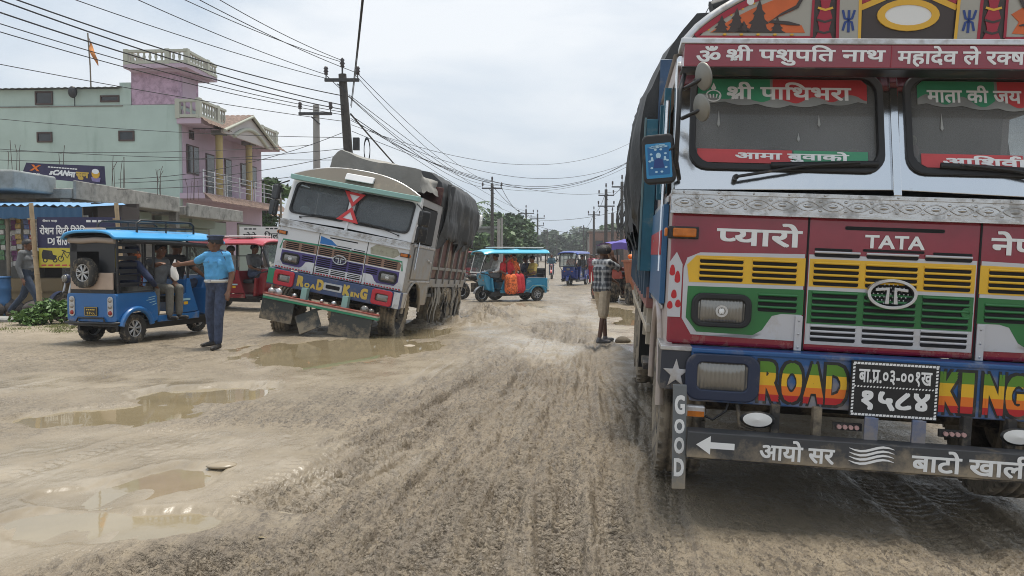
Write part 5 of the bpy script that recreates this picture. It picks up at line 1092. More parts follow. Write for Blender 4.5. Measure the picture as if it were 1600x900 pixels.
    for sx in (-1, 1):
        t = MB(); t.prism(rrect(sx * .385 - .055, sx * .385 + .055, .44, .755, .05), lambda u, v, d: (u, -1.312 - d, v), .012, 0, m_alloy); tl = t.build('tail_lamp', T, bevel=.006)
        for j in range(3): t = MB(); t.lathe([(.036, 0), (.03, .014), (0, .018)], (sx * .385, -1.324, .50 + j * .098), (0, -1, 0), m_tail if j else m_tailred, 14); t.build('lens', tl)
    t = MB(); t.prism(rrect(-.13, .13, .45, .59, .01), lambda u, v, d: (u, -1.314 - d, v), .012, 0, m_plate); pl = t.build('number_plate', T); t = MB(); q = lambda u, v, d: (u, -1.3262 - d, v)
    t.ring([(-.12, .46), (.12, .46), (.12, .58), (-.12, .58)], [(-.125, .455), (.125, .455), (.125, .585), (-.125, .585)], q, .001, 0, m_yl)
    t.text('१३५५', (-.08, .08, .47, .515), q, .001, m_yl, .02)
    for j in range(5): t.ribbon([(-.09 + j * .036, .545), (-.065 + j * .036, .55)], .02, q, .001, m_yl)
    t.build('plate_marks', pl)
    k = MB(); k.tube([(-.50, -1.22, .34), (-.48, -1.36, .34), (.48, -1.36, .34), (.50, -1.22, .34)], .022, m_frame, 6); k.tube([(-.30, -1.34, .34), (-.25, -1.33, .42), (.25, -1.33, .42), (.30, -1.34, .34)], .014, m_frame, 6); k.build('rear_bumper', T)
    if o.get('rails'):
        k = MB()
        for sx in (-1, 1): k.tube([(sx * .53, -1.30, .78), (sx * .55, -1.34, .55), (sx * .55, -1.30, .40), (sx * .55, -1.15, .52), (sx * .55, -.7, .55), (sx * .55, -.55, .42), (sx * .55, .3, .38)], .011, m_mint, 6)
        k.build('side_rail', T)
    for sx in (-1, 1): k = MB(); k.tube([(sx * .42, 1.05, 1.30), (sx * .55, 1.12, 1.36)], .008, m_frame, 5); k.box((sx * .57, 1.12, 1.36), (.07, .02, .10), m_frame); k.build('mirror', T, bevel=.008)
def rick(label, xy, phi, cb, cr, group='electric rickshaws at the junction', z=None, **o):
    T = thing('electric_rickshaw', label, 'rickshaw', (xy[0], xy[1], (gheight(*xy) if z is None else z)), (0, 0, rad(phi)), group); make_rickshaw(T, cb, cr, **o); return T
c_blue = rick_paint('rick_blue', (.016, .13, .36)); c_roofblue = rick_paint('rick_roof_blue', (.035, .30, .62)); c_cyan = rick_paint('rick_cyan', (.035, .26, .42)); c_cyanroof = rick_paint('rick_cyan_roof', (.06, .40, .56)); c_dblue = rick_paint('rick_dark_blue', (.012, .035, .20)); c_dbr = rick_paint('rick_dark_roof', (.02, .05, .26)); c_red = rick_paint('rick_red', (.22, .012, .02)); c_redroof = rick_paint('rick_red_roof', (.40, .05, .07)); c_whr = rick_paint('rick_white_roof', (.6, .6, .58))
R_left = rick('blue rickshaw seen from behind with a spare wheel and roof rack', (-6.11, 13.45), -19, c_blue, c_roofblue, rack=True, z=.0)
R_mid = rick('light blue rickshaw crossing the road with women in red sitting inside', (-.15, 27.2), 118, c_cyan, c_cyanroof, boards=True, rails=True, trim=True, chromefork=True, z=-.2)
R_far = rick('dark blue rickshaw coming toward the viewer down the far road', (3.25, 41.5), 160, c_dblue, c_dbr, wframe=m_frame, guard=c_dblue, z=-.2)
R_red = rick('red rickshaw parked behind the policeman', (-6.95, 20.2), -112, c_red, c_redroof, boards=True, wframe=m_frame, z=0.02)
R_white = rick('white roofed red rickshaw half hidden behind the blue rickshaw', (-9.2, 21.2), -105, c_red, c_whr, wframe=m_frame, z=0.05)
R_back = rick('small red rickshaw far off beyond the leaning truck', (-2.9, 50), 15, c_red, c_redroof, wframe=m_frame, z=-.2)
def in_rick(R, p, phi=0):
    """world place and heading of a seat spot in a rickshaw"""
    M_ = Matrix.Translation(R.location) @ Euler(R.rotation_euler).to_matrix().to_4x4(); return M_ @ Vector(p), R.rotation_euler.z + rad(phi)
def to_local(loc, rz, p): return Euler((0, 0, -rz)).to_matrix() @ (Vector(p) - Vector(loc))
# ------- the policeman and the men in the near rickshaw
c_pol = cloth('police_blue', (.09, .33, .60)); c_navy = cloth('navy_trousers', (.045, .06, .105), .4); c_grey = cloth('grey_shirt', (.13, .135, .14)); c_khaki = cloth('khaki_grey', (.16, .15, .125)); c_jack = cloth('navy_jacket', (.02, .03, .075))
ploc = gp(341, 544); prz = rad(158); hand_w = at(281, 412, 12.05)
J = stand(an_r=(.19, -.10, .10), kn_r=(.15, .0, .50), toe_r=(.28, .06, .04), an_l=(-.13, .14, .09), kn_l=(-.13, .12, .50), toe_l=(-.17, .33, .035), face=(.82, .55, 0), palm_r='v')
reach(J, 'r', tuple(to_local(ploc, prz, hand_w)), (0, -.2, -1)); J['curl_r'] = .6
pT, pB, pH = person('policeman in light blue shirt and cap holding out his arm to the rickshaw', ploc, prz, J, dict(shirt=c_pol, trousers=c_navy, bulk=1.14, scale=.99), .010)
k = MB(); k.X = pH; k.lathe([(.102, .058), (.105, .088), (.130, .112), (.127, .122), (.06, .132), (0, .133)], (0, -.008, 0), (0, 0, 1), c_navy, 20); k.grid(lambda u, v: ((2 * u - 1) * .085, .088 + v * .065 * (1 - (2 * u - 1) ** 2) ** .5, .066 - .02 * v), 10, 3, m_black); k.ell((0, .112, .088), (.016, .008, .02), m_alloy, 8, 6); k.build('cap', pB)
k = MB(); q = [Vector((.178 * math.cos(a), .006 + .138 * math.sin(a), 1.02)) for a in np.linspace(0, 2 * PI, 28, endpoint=False)]; k.tube(q, .026, mat('belt_white', (.62, .61, .57), .5), 6, closed=True, flat=1.); k.bx((-.03, .150, .995), (.03, .172, 1.045), m_alloy); k.build('belt', pB, bevel=.003)
for sx in (-1, 1): k = MB(); k.box((sx * .085, .128, 1.275), (.085, .012, .095), c_pol); k.box((sx * .085, .136, 1.312), (.09, .010, .026), c_pol); k.build('pocket', pB, bevel=.004)
for sx in (-1, 1): k = MB(); k.box((sx * .135, 0, 1.475), (.13, .06, .014), c_navy, rot=(0, sx * .2, 0)); k.build('shoulder_strap', pB)
k = MB(); k.box((.075, .125, 1.31), (.07, .01, .02), m_silver); k.build('name_badge', pB); k = MB(); k.tube([(-.13, .06, 1.47), (-.20, .06, 1.38), (-.215, .03, 1.27), (-.23, -.02, 1.40), (-.14, 0, 1.475)], .008, c_navy, 5); k.build('lanyard', pB); k = MB(); k.box((.06, .112, 1.535), (.001, .001, .001), m_hair) if False else None
# passenger on the rear bench, masked
L_, rz = in_rick(R_left, (.20, -.80, .20), -8); J = sit(seat=.49, foot=.12, lean=.05, face=(.55, .6, -.1)); reach(J, 'r', (.20, .36, .70), (1, -.3, -.4))
_, bo, Hm = person('passenger in a navy jacket and cap with an orange face mask', L_, rz, J, dict(shirt=c_jack, trousers=c_khaki, sleeve='long'), .012, hair=True)
k = MB(); k.X = Hm; k.ell((0, .048, -.045), (.066, .070, .046), mat('mask_orange', (.60, .16, .06), .8, var=.3, vscale=20), 12, 8); k.build('face_mask', bo)
k = MB(); k.X = Hm; k.lathe([(.106, .03), (.108, .07), (.09, .11), (.04, .132), (0, .135)], (0, -.01, 0), (0, 0, 1), c_jack, 18); k.grid(lambda u, v: ((2 * u - 1) * .08, .09 + v * .08 * (1 - (2 * u - 1) ** 2) ** .5, .04 - .01 * v), 8, 3, c_jack); k.build('cap', bo)
# second passenger beside him, in grey, giving his hand to the policeman
L_, rz = in_rick(R_left, (.10, -.10, .20), -90); J = sit(seat=.52, foot=.12, lean=.06, knee=.38, face=(.3, .9, 0)); reach(J, 'r', tuple(to_local(L_, rz, hand_w + Vector((-.10, .12, -.03)))), (0, -.3, -1))
person('man in a grey shirt in the near rickshaw shaking hands with the policeman', L_, rz, J, dict(shirt=c_grey, trousers=c_khaki), .012)
L_, rz = in_rick(R_left, (.0, .42, .22), 0); J = sit(seat=.56, foot=.14, lean=.05, knee=.40); reach(J, 'r', (.36, .34, .82), (1, -.3, -.5)); reach(J, 'l', (-.33, .34, .84), (-1, -.3, -.5))
person('driver of the near blue rickshaw holding the handlebar', L_, rz, J, dict(shirt=cloth('dark_shirt', (.03, .03, .035)), trousers=c_navy), .014)
b = MB(); bl = at(271, 426, 12.2); b.tube([bl + Vector((.03, 0, .20)), bl + Vector((.0, 0, .06)), bl + Vector((.02, 0, -.05)), bl + Vector((.05, 0, -.12))], [.02, .07, .10, .05], mat('white_cloth', (.62, .6, .57), .9, bump=.5, bscale=12), 9, flat=.5); prop(b.build('cloth_bag'), 'crumpled white cloth bag hanging from the joined hands', 'bag')
# ------- the man on the phone
ploc = gp(940, 536); prz = rad(-58); J = stand(an_r=(.10, -.13, .09), kn_r=(.10, -.05, .50), an_l=(-.11, .17, .09), kn_l=(-.11, .13, .50), toe_l=(-.13, .37, .035), toe_r=(.14, .08, .035), face=(.30, .95, -.06)); J['head'] = (.02, .05, 1.57)
reach(J, 'r', (.15, .11, 1.50), (.1, .6, -1)); J['hand_r'] = (-.25, .02, 1); J['curl_r'] = .5; reach(J, 'l', (-.20, .50, 1.02), (0, -.4, -1))
c_check = mat('check_cotton', (.10, .10, .105), .85)
t_ = c_check.node_tree; bs = t_.nodes['Principled BSDF']; tcn = t_.nodes.new('ShaderNodeTexCoord'); sp_ = t_.nodes.new('ShaderNodeSeparateXYZ'); t_.links.new(tcn.outputs['Object'], sp_.inputs[0]); acc = None
for ax_ in ('X', 'Y', 'Z'):
    n_ = t_.nodes.new('ShaderNodeMath'); n_.operation = 'MULTIPLY'; n_.inputs[1].default_value = 2 * PI / .095; t_.links.new(sp_.outputs[ax_], n_.inputs[0]); s_ = t_.nodes.new('ShaderNodeMath'); s_.operation = 'SINE'; t_.links.new(n_.outputs[0], s_.inputs[0]); g_ = t_.nodes.new('ShaderNodeMath'); g_.operation = 'GREATER_THAN'; g_.inputs[1].default_value = .25; t_.links.new(s_.outputs[0], g_.inputs[0])
    if acc is None: acc = g_.outputs[0]
    else: a_2 = t_.nodes.new('ShaderNodeMath'); a_2.operation = 'ADD'; t_.links.new(acc, a_2.inputs[0]); t_.links.new(g_.outputs[0], a_2.inputs[1]); acc = a_2.outputs[0]
rp_ = t_.nodes.new('ShaderNodeValToRGB'); rp_.color_ramp.interpolation = 'CONSTANT'; rp_.color_ramp.elements[0].color = (.035, .04, .05, 1); rp_.color_ramp.elements[1].position = .25; rp_.color_ramp.elements[1].color = (.14, .15, .165, 1); e_ = rp_.color_ramp.elements.new(.55); e_.color = (.38, .39, .40, 1)
dv = t_.nodes.new('ShaderNodeMath'); dv.operation = 'MULTIPLY'; dv.inputs[1].default_value = .333; t_.links.new(acc, dv.inputs[0]); t_.links.new(dv.outputs[0], rp_.inputs[0]); t_.links.new(rp_.outputs[0], bs.inputs['Base Color'])
_, bo, Hm = person('young man in a checked shirt and beige shorts talking on a phone', ploc, prz, J, dict(shirt=c_check, trousers=cloth('beige_shorts', (.42, .35, .26)), shorts=True, untucked=True, scale=.91, hairk=1.2, bulk=1.1, skin=mat('dark_skin', (.10, .048, .03), .5), shoes=mat('trainers', (.12, .12, .13), .6, dirt=.4, dscale=14)), .010)
hw = Vector(J['wr_r']); k = MB(); k.box((.118, .055, 1.575), (.012, .075, .15), mat('phone_case', (.55, .32, .18), .4), rot=(.5, 0, .1)); k.box((.126, .045, 1.60), (.004, .03, .03), m_white, rot=(.5, 0, .1)); T_ = thing('mobile_phone', 'tan mobile phone held to the ear of the man in shorts', 'phone', ploc, (0, 0, prz)); T_.scale = (.91,) * 3; k.build('phone_body', T_, bevel=.004)
# ------- walker behind the sign
ploc = gp(52, 466); ploc = Vector((-10.22, 16.6, .03)); J = stand(an_l=(-.08, -.46, .16), kn_l=(-.09, -.16, .50), toe_l=(-.09, -.40, .02), an_r=(.08, .34, .10), kn_r=(.09, .22, .52), toe_r=(.09, .54, .04)); 
person('pedestrian in dark jeans striding behind the bamboo sign', ploc, rad(-90), J, dict(shirt=c_grey, trousers=cloth('dark_jeans', (.03, .045, .075)), sleeve='long', shoes=mat('brown_shoe', (.08, .04, .025), .5)), .012)
# ------- people in the other rickshaws
c_sari = cloth('red_sari', (.48, .025, .03)); c_sario = mat('orange_print', (.60, .12, .03), .85, var=.8, vscale=16); c_vest = cloth('yellow_vest', (.55, .42, .12)); c_wsh = cloth('white_shirt', (.55, .54, .52))
P_ = lambda R, p, phi, seat, lab, **k: person(lab, *in_rick(R, p, phi), sit(seat=seat, foot=.12, knee=k.pop('knee', .40), **k.pop('j', {})), k, .018)
P_(R_mid, (-.05, .44, .22), 0, .56, 'driver in a white shirt at the bars of the light blue rickshaw', shirt=c_wsh, trousers=c_grey, sleeve='long', j=dict(wr_l=(-.3, .32, .8), wr_r=(.3, .32, .8)))
# women wear a draped skirt and shawl
for (p, phi, lab, cA, cB, wr) in (((-.30, .20, .20), 88, 'woman in a red sari sitting at the opening of the light blue rickshaw', c_sari, c_sario, None), ((-.22, -.08, .22), 100, 'woman in an orange sari with a raised arm in the light blue rickshaw', c_sario, c_sari, (.22, .22, 1.28))):
    L_, rz = in_rick(R_mid, p, phi); J = sit(seat=.52, foot=.12, knee=.30); 
    if wr: reach(J, 'r', wr, (1, 0, -.3))
    T_, bo, Hm = person(lab, L_, rz, J, dict(shirt=cA, trousers=cB, extra=[(Vector((-.09, .33, .62)), .13, Vector((-.08, .36, .22)), .16, 'trousers'), (Vector((.09, .33, .62)), .13, Vector((.08, .36, .22)), .16, 'trousers')], hairk=1.05), .018)
    k = MB(); k.X = Hm; k.grid(lambda u, v: (.118 * math.cos(2 * PI * u) * (1 + .5 * v), -.02 + (.115 * math.sin(2 * PI * u) if math.sin(2 * PI * u) < 0 else .06 * math.sin(2 * PI * u)) * (1 + .5 * v), .10 - .42 * v), 16, 5, cA); k.build('shawl', bo)
P_(R_mid, (-.24, -.88, .20), 0, .49, 'man in a yellow vest on the rear bench of the light blue rickshaw', shirt=c_vest, trousers=c_navy)
P_(R_mid, (.22, -.88, .20), 0, .49, 'passenger in dark clothes on the rear bench of the light blue rickshaw', shirt=c_navy, trousers=c_navy)
P_(R_red, (.0, .40, .22), 0, .56, 'driver at the bars of the red rickshaw', shirt=c_grey, trousers=c_navy)
P_(R_red, (.2, -.10, .22), 180, .52, 'passenger in a white shirt on the middle bench of the red rickshaw', shirt=c_wsh, trousers=c_navy)
P_(R_far, (.0, .40, .22), 0, .56, 'driver in orange behind the windscreen of the dark blue rickshaw', shirt=cloth('orange_shirt', (.45, .10, .03)), trousers=c_navy)
P_(R_far, (-.25, -.85, .22), 0, .50, 'passenger in grey on the rear bench of the dark blue rickshaw', shirt=c_grey, trousers=c_navy)
# people standing at the side of the far rickshaw
for k_, (px, lab, c1, c2) in enumerate(((924, 'woman in pink standing beside the far dark blue rickshaw', cloth('pink_shawl', (.42, .12, .16)), c_sari), (931, 'man in a maroon shirt standing beside the far dark blue rickshaw', cloth('maroon_shirt', (.2, .03, .04)), c_navy))):
    q = at(px, 443, 43 + k_); person(lab, (q.x, q.y, -.19), rad(150 + 60 * k_), stand(), dict(shirt=c1, trousers=c2, scale=.95), .02)
# ------------------------------------------------------------------ houses and shops on the left
m_mintw = mat('mint_plaster', (.40, .50, .455), .85, dstretch=.18, dirt=.36, dscale=1.6, dcol=(.25, .34, .29), var=.10, vscale=.7, bump=.15, bscale=14)
m_pink = mat('pink_plaster', (.46, .36, .435), .85, dstretch=.2, dirt=.3, dscale=2.2, dcol=(.30, .22, .27), var=.08, vscale=1.2); m_pinkold = mat('pink_plaster_peeling', (.45, .32, .42), .9, dirt=.55, dscale=4.5, dcol=(.20, .14, .18), var=.15, bump=.3, bscale=9)
m_conc = mat('weathered_concrete', (.22, .21, .19), .9, dirt=.5, dscale=1.8, dcol=(.07, .07, .065), var=.2, bump=.3, bscale=10); m_concl = mat('pale_concrete', (.30, .295, .27), .9, dirt=.55, dscale=2.6, dcol=(.075, .075, .07), var=.15)
m_tile = mat('roof_tile', (.17, .115, .09), .85, var=.5, vscale=7, dirt=.25, dcol=(.1, .085, .075)); m_yelcol = mat('yellow_column', (.42, .33, .14), .7, dirt=.2); m_wood2 = mat('dark_window_wood', (.06, .035, .03), .6, var=.2); m_pane = mat('window_pane', (.025, .03, .035), .12, var=.3, vscale=6)
m_bal = mat('baluster_paint', (.42, .43, .36), .8, dirt=.3, dcol=(.16, .16, .14)); m_steel = mat('rail_steel', (.55, .55, .55), .3, .8, dirt=.1); m_rebar = mat('rebar', (.08, .05, .04), .8); m_shut = mat('shutter_green', (.24, .29, .24), .6, dirt=.3, dscale=3)
def brick_like(m): return m
def balustrade(par, p0, p1, h, step=.24):
    p0, p1 = Vector(p0), Vector(p1); d = p1 - p0; n = max(2, int(d.length / step)); a = d.normalized(); ang = math.atan2(a.y, a.x); b = MB()
    b.box((p0 + p1) / 2 + Vector((0, 0, h - .05)), (d.length + .1, .16, .10), m_bal, rot=(0, 0, ang)); b.box((p0 + p1) / 2 + Vector((0, 0, .06)), (d.length + .1, .16, .12), m_bal, rot=(0, 0, ang))
    for k in range(n + 1):
        q = p0 + d * (k / n); b.lathe([(.05, .12), (.035, h * .3), (.065, h * .5), (.035, h * .72), (.05, h - .1)], q, (0, 0, 1), m_bal, 7)
        if k % 7 == 0: b.box(q + Vector((0, 0, h / 2)), (.18, .18, h + .06), m_bal, rot=(0, 0, ang))
    return b.build('balustrade', par)
H = thing('house', 'mint and pink painted house with a roof tower and balcony', 'house', (-13.45, 32, -.1), (0, 0, rad(-3.7)))
b = MB(); b.bx((-13.5, 0, 0), (0, 8.7, 7.55), m_mintw)
b.bx((.003, .25, .1), (.03, 8.65, 7.4), m_pink); b.bx((-13.5, .02, 7.56), (-2.35, .2, 8.22), m_mintw); b.bx((-13.5, .2, 7.56), (-2.4, 6, 8.2), m_mintw); b.bx((-13.5, -.03, 7.50), (-2.3, -.002, 7.54), m_conc); b.bx((-2.42, -.02, 7.56), (-1.95, .5, 8.45), m_mintw); b.build('wall', H)
def opening(par, x0, x1, z0, z1, nm='window', y=-.0):
    w = MB(); t = .06; w.bx((x0, y - .05, z0), (x0 + t, y - .004, z1), m_wood2); w.bx((x1 - t, y - .05, z0), (x1, y - .004, z1), m_wood2); w.bx((x0 + t, y - .05, z0), (x1 - t, y - .004, z0 + t), m_wood2); w.bx((x0 + t, y - .05, z1 - t), (x1 - t, y - .004, z1), m_wood2); o = w.build(nm, par)
    w = MB(); w.bx((x0 + t, y - .02, z0 + t), (x1 - t, y - .005, z1 - t), m_pane); w.build('pane', o); return o
for x0, x1, z0, z1 in ((-5.95, -5.30, 6.08, 6.50), (-2.50, -1.84, 6.10, 6.52), (-3.25, -2.45, 7.68, 7.95), (-6.0, -5.25, 7.60, 8.15)): opening(H, x0, x1, z0, z1, y=(.02 if z0 > 7.5 else 0))
r = MB(); r.grid(lambda u, v: (-13.8 + u * 11.5, -.25 + v * 6.5, 8.24 + .015 * math.sin(u * 260) + .05 * v), 160, 2, mat('tin_roof', (.12, .125, .13), .6, .3, dirt=.4)); r.build('tin_roof', H)
# stair tower
t = MB(); t.bx((-1.93, -.012, 7.56), (.02, 1.75, 8.9), m_pinkold); t.bx((.022, .3, 7.6), (.04, 1.5, 8.85), m_pink); tw = t.build('stair_tower', H); t = MB(); t.box((-.66, .85, 8.98), (2.6, 2.75, .16), m_pink, taper=(1, 1)); t.box((-.72, .85, 8.87), (2.2, 2.3, .10), m_pink); t.build('tower_slab', tw)
for a, e in (((-1.86, -.44, 9.07), (.55, -.44, 9.07)), ((.58, -.4, 9.07), (.58, 2.15, 9.07)), ((-1.89, -.4, 9.07), (-1.89, 2.15, 9.07))): balustrade(tw, a, e, .55)
b = MB(); b.bx((-.05, -.05, 6.78), (.95, 8.8, 7.0), m_pink); b.bx((-.0, .0, 3.78), (1.05, 8.75, 4.0), m_pink); b.build('overhang_slab', H)
def skirt(z0, z1, x0, x1, y0, y1, nm='tile_skirt'):
    s = MB(); n = int((y1 - y0) / .14)
    s.grid(lambda u, v: (x0 + (x1 - x0) * v, y0 + (y1 - y0) * u, z1 + (z0 - z1) * v + .035 * abs(math.sin(u * n * PI)) + .02 * (math.floor(v * 5) % 2)), n * 4, 10, m_tile); s.build(nm, H)
skirt(6.72, 7.05, .9, 1.35, -.05, 2.0); skirt(6.72, 7.05, .9, 1.35, 7.1, 8.8); skirt(3.62, 4.0, 1.0, 1.45, -.05, 8.8)
balustrade(H, (-.0, -.02, 7.02), (.82, -.02, 7.02), .72); balustrade(H, (.85, .0, 7.02), (.85, 2.4, 7.02), .75); balustrade(H, (.85, 6.6, 7.02), (.85, 8.7, 7.02), .75)
for y in (1.95, 5.15): c = MB(); c.cyl((.80, y, 4.0), (.80, y, 6.6), .15, m_yelcol, n=18); c.box((.80, y, 6.69), (.5, .5, .18), m_conc); c.build('column', H)
g = MB(); g.prism([(1.35, 6.62), (7.1, 6.62), (7.1, 6.78), (4.25, 7.74), (1.35, 6.78)], lambda u, v, d: (d, u, v), 1.15, 1.25, mat('gable_white', (.50, .46, .44), .8, dirt=.2)); g.tube([(1.3, 2.3 + 3.9 * k / 12, 6.62 + .55 * math.sin(PI * k / 12)) for k in range(13)], .09, m_bal, 6)
for s_ in (-1, 1): g.grid(lambda u, v, s_=s_: (-.2 + 1.6 * u, 4.25 + s_ * (3.1 * v), 7.84 - 1.12 * v + .03 * abs(math.sin(u * 20))), 40, 14, m_tile); g.tube([(1.38, 4.25, 7.78), (1.38, 4.25 + s_ * 3.05, 6.70)], .07, m_bal, 6)
g.build('gable_portico', H)
def sidewin(y0, y1, z0, z1, nm): 
    w = MB(); w.bx((.032, y0, z0), (.075, y1, z1), m_wood2); o = w.build(nm, H); w = MB(); n = 2 if nm == 'window' else 1
    for k in range(n): a = y0 + (y1 - y0) * k / n; e = y0 + (y1 - y0) * (k + 1) / n; w.bx((.076, a + .06, z0 + .06), (.082, e - .06, z1 - .06), m_shut if nm == 'shop_shutter' else m_pane)
    w.build('pane', o)
for q in ((.55, 1.6, 4.85, 6.05, 'window'), (2.3, 3.1, 4.05, 5.9, 'door'), (4.2, 4.9, 4.05, 5.9, 'door'), (6.0, 7.9, 4.8, 5.9, 'window'), (.8, 1.2, 6.3, 6.65, 'window'), (6.8, 7.4, 6.25, 6.6, 'window'), (1.0, 4.2, .2, 3.0, 'shop_shutter'), (5.5, 8.4, .2, 3.0, 'shop_shutter')): sidewin(*q)
for y0, y1 in ((-.0, 2.0), (2.2, 4.9), (5.3, 8.7)):
    k = MB()
    for zz in (4.3, 4.5, 4.7, 4.9): k.tube([(1.0, y0, zz), (1.0, y1, zz)], .018, m_steel, 6)
    y = y0
    while y <= y1 + .01: k.tube([(1.0, y, 4.0), (1.0, y, 4.95)], .028, m_steel, 6); y += (y1 - y0) / max(1, round((y1 - y0) / 1.1))
    k.build('balcony_rail', H)
k = MB(); k.ell((-2.6 - .1, -.1, 8.4), (.02, .02, .02), m_black) if False else k.tube([(-4.2, -.2, 7.5), (-4.2, -.2, 8.0)], .02, m_black, 6); k.ell((-4.25, -.25, 8.05), (.17, .08, .24), m_black, 12, 8, rot=(0, 0, .5)); T_ = thing('satellite_dish', 'black satellite dish on the roof edge of the mint house', 'dish', H.location, (0, 0, rad(-3.7))); k.build('dish', T_)
# flag on the roof
fl = thing('flag', 'faded orange pennant on a bamboo pole above the mint house', 'flag', at(143, 162, 32.4)); k = MB(); k.tube([(0, 0, -.1), (-.02, 0, 1.5), (-.09, 0, 2.85)], .028, m_wood, 6); k.build('pole', fl)
k = MB(); k.grid(lambda u, v: (-.08 + .42 * u ** 1.2 * (1 - .25 * v) + .03 * v, .08 * math.sin(u * 5 + v * 3), 2.75 - .05 * v - 1.1 * u * .9 - .42 * v * (1 - u * .55)), 10, 10, mat('flag_orange', (.52, .20, .05), .8, var=.35, vscale=4)); k.build('cloth', fl)
# --- shop row with the concrete slab roof, front along the road
SH = thing('shop_row', 'low row of shops with shutters under a cracked concrete slab roof', 'shop', (-11.1, 19.8, -.0), (0, 0, rad(-1.0)))
b = MB(); b.bx((-5, .1, 0), (-.9, 11, 2.85), m_conc); b.bx((-5, .0, 0), (-4.8, .1, 2.8), m_conc); b.build('wall', SH)
b = MB(); b.bx((-5, -.15, 2.80), (.15, 5.9, 3.05), m_concl); b.bx((-5, 6.0, 2.70), (.30, 11.2, 2.98), m_concl); b.bx((.16, -.1, 2.78), (.24, 5.8, 3.25), m_concl); b.bx((.31, 6.1, 2.66), (.39, 11.1, 3.1), m_concl); b.build('slab_roof', SH, bevel=.02)
for y0, y1 in ((.6, 2.9), (3.3, 5.6), (6.4, 8.4), (8.8, 10.8)):
    k = MB(); k.grid(lambda u, v: (-.88 + .015 * math.sin(v * 150), y0 + (y1 - y0) * u, .1 + 2.3 * v), 2, 90, m_shut if y0 > 6 else m_conc); o_ = k.build('shutter', SH); k = MB(); k.bx((-.86, y0 - .05, 2.4), (-.62, y1 + .05, 2.75), m_shut); k.build('shutter_box', o_)
for y in (0, 5.95): k = MB(); k.bx((-.15, y - .12, 0), (.1, y + .12, 2.79), m_conc); k.build('pillar', SH)
rn = random.Random(3)
for px, py, Y, n in ((185, 288, 22, 6), (245, 300, 24, 4), (300, 308, 27, 5), (22, 268, 20.5, 4), (96, 270, 21, 2)):
    k = MB(); base = at(px, py, Y)
    for j in range(n): q = base + Vector((rn.uniform(-.22, .22), rn.uniform(-.2, .2), 0)); k.tube([q - Vector((0, 0, .1)), q + Vector((rn.uniform(-.04, .04), 0, rn.uniform(.3, .65))), q + Vector((rn.uniform(-.12, .12), 0, rn.uniform(.5, .8)))], .008, m_rebar, 4)
    prop(k.build('rebar_bundle'), {185: 'rusty rebar stubs rising beside the right end of the dark banner', 245: 'rusty rebar stubs in the middle of the shop roof', 300: 'rusty rebar stubs at the right end of the shop roof', 22: 'bent rebar stubs left of the dark banner', 96: 'two rebar stubs standing behind the dark banner'}[px], 'rebar', 'rebar on the shop roofs')
# --- stall with blue awning
ST = thing('market_stall', 'open snack stall under a blue corrugated awning', 'stall', (-11.6, 18.0, 0)); b = MB(); b.bx((-5, 2.2, 0), (2.0, 2.35, 2.7), mat('stall_back', (.045, .035, .03), .9)); b.bx((1.85, .3, 0), (2.0, 2.2, 2.6), mat('stall_back', (1, 1, 1))); b.build('back_wall', ST)  # back wall dark brown: the stall's inner gloom put into its colour
b = MB(); b.grid(lambda u, v: (-5 + 7.1 * u, -.55 + 2.0 * v, 2.58 + .17 * v - .10 * u + .022 * math.sin(u * 250)), 260, 2, mat('awning_blue', (.16, .32, .52), .5, dirt=.2)); b.grid(lambda u, v: (-5 + 7.1 * u, -.56 - .015 * math.sin(u * 250), 2.56 - .10 * u - .26 * v - .03 * abs(math.sin(u * 60))), 260, 3, mat('fringe_blue', (.03, .10, .20), .6, dirt=.15)); b.build('awning', ST)
b = MB(); b.bx((-5, .1, 2.9), (.2, 1.8, 3.35), mat('parapet_pale', (.27, .29, .285), .85, dirt=.6, dcol=(.13, .14, .13), dscale=1.8)); b.build('parapet', ST, bevel=.05, seg=3)
b = MB(); b.bx((-5, .2, .55), (1.2, .9, .85), mat('counter_tan', (.27, .20, .11), .7, dirt=.3)); b.bx((-5, .25, 0), (1.1, .85, .55), mat('counter_tan', (1, 1, 1))); b.build('counter', ST)
for x in (-2.2, .35, 2.0): b = MB(); b.tube([(x, -.4, 0), (x, -.4, 2.5)], .04, m_wood, 6); b.build('post', ST)
pk = [(.25, .03, .03), (.3, .28, .25), (.06, .16, .07), (.07, .10, .22), (.16, .05, .13), (.34, .22, .06), (.05, .05, .05)]
for k_ in range(17):
    x = -11.75 + k_ * .135 + rn.uniform(-.03, .03); z1 = 2.22 + rn.uniform(-.06, .05); n = rn.randint(7, 10); c = pk[k_ % 7 if k_ % 3 else (k_ // 2) % 7]; k = MB(); m1 = mat('packet_%d' % (pk.index(c)), c, .3, var=.5, vscale=30); m2 = mat('packet_pale', (.42, .41, .38), .35, var=.3, vscale=30)
    for j in range(n): k.box((x + rn.uniform(-.01, .01), 17.75 + rn.uniform(-.03, .03), z1 - j * .115), (.12, .025, .105), m1 if j % 3 else m2, rot=(rn.uniform(-.2, .2), 0, rn.uniform(-.3, .3)))
    prop(k.build('packet_strip', bevel=.008), 'strip of shiny snack packets hanging under the blue awning', 'snack strip', 'snack strips hanging in the stall')
for k_, (x, z, c, lab) in enumerate(((-9.95, 2.1, (.6, .6, .58), 'clear plastic bag of goods hanging at the right of the stall'), (-9.45, 2.05, (.30, .22, .12), 'brown bag of goods hanging near the stall end post'))): k = MB(); k.ell((x, 17.8, z - .25), (.16, .10, .26), mat('bag%d' % k_, c, .3, var=.3, vscale=9), 12, 8); k.tube([(x, 17.8, z), (x, 17.8, z + .3)], .012, m_black, 4); prop(k.build('goods_bag'), lab, 'bag')
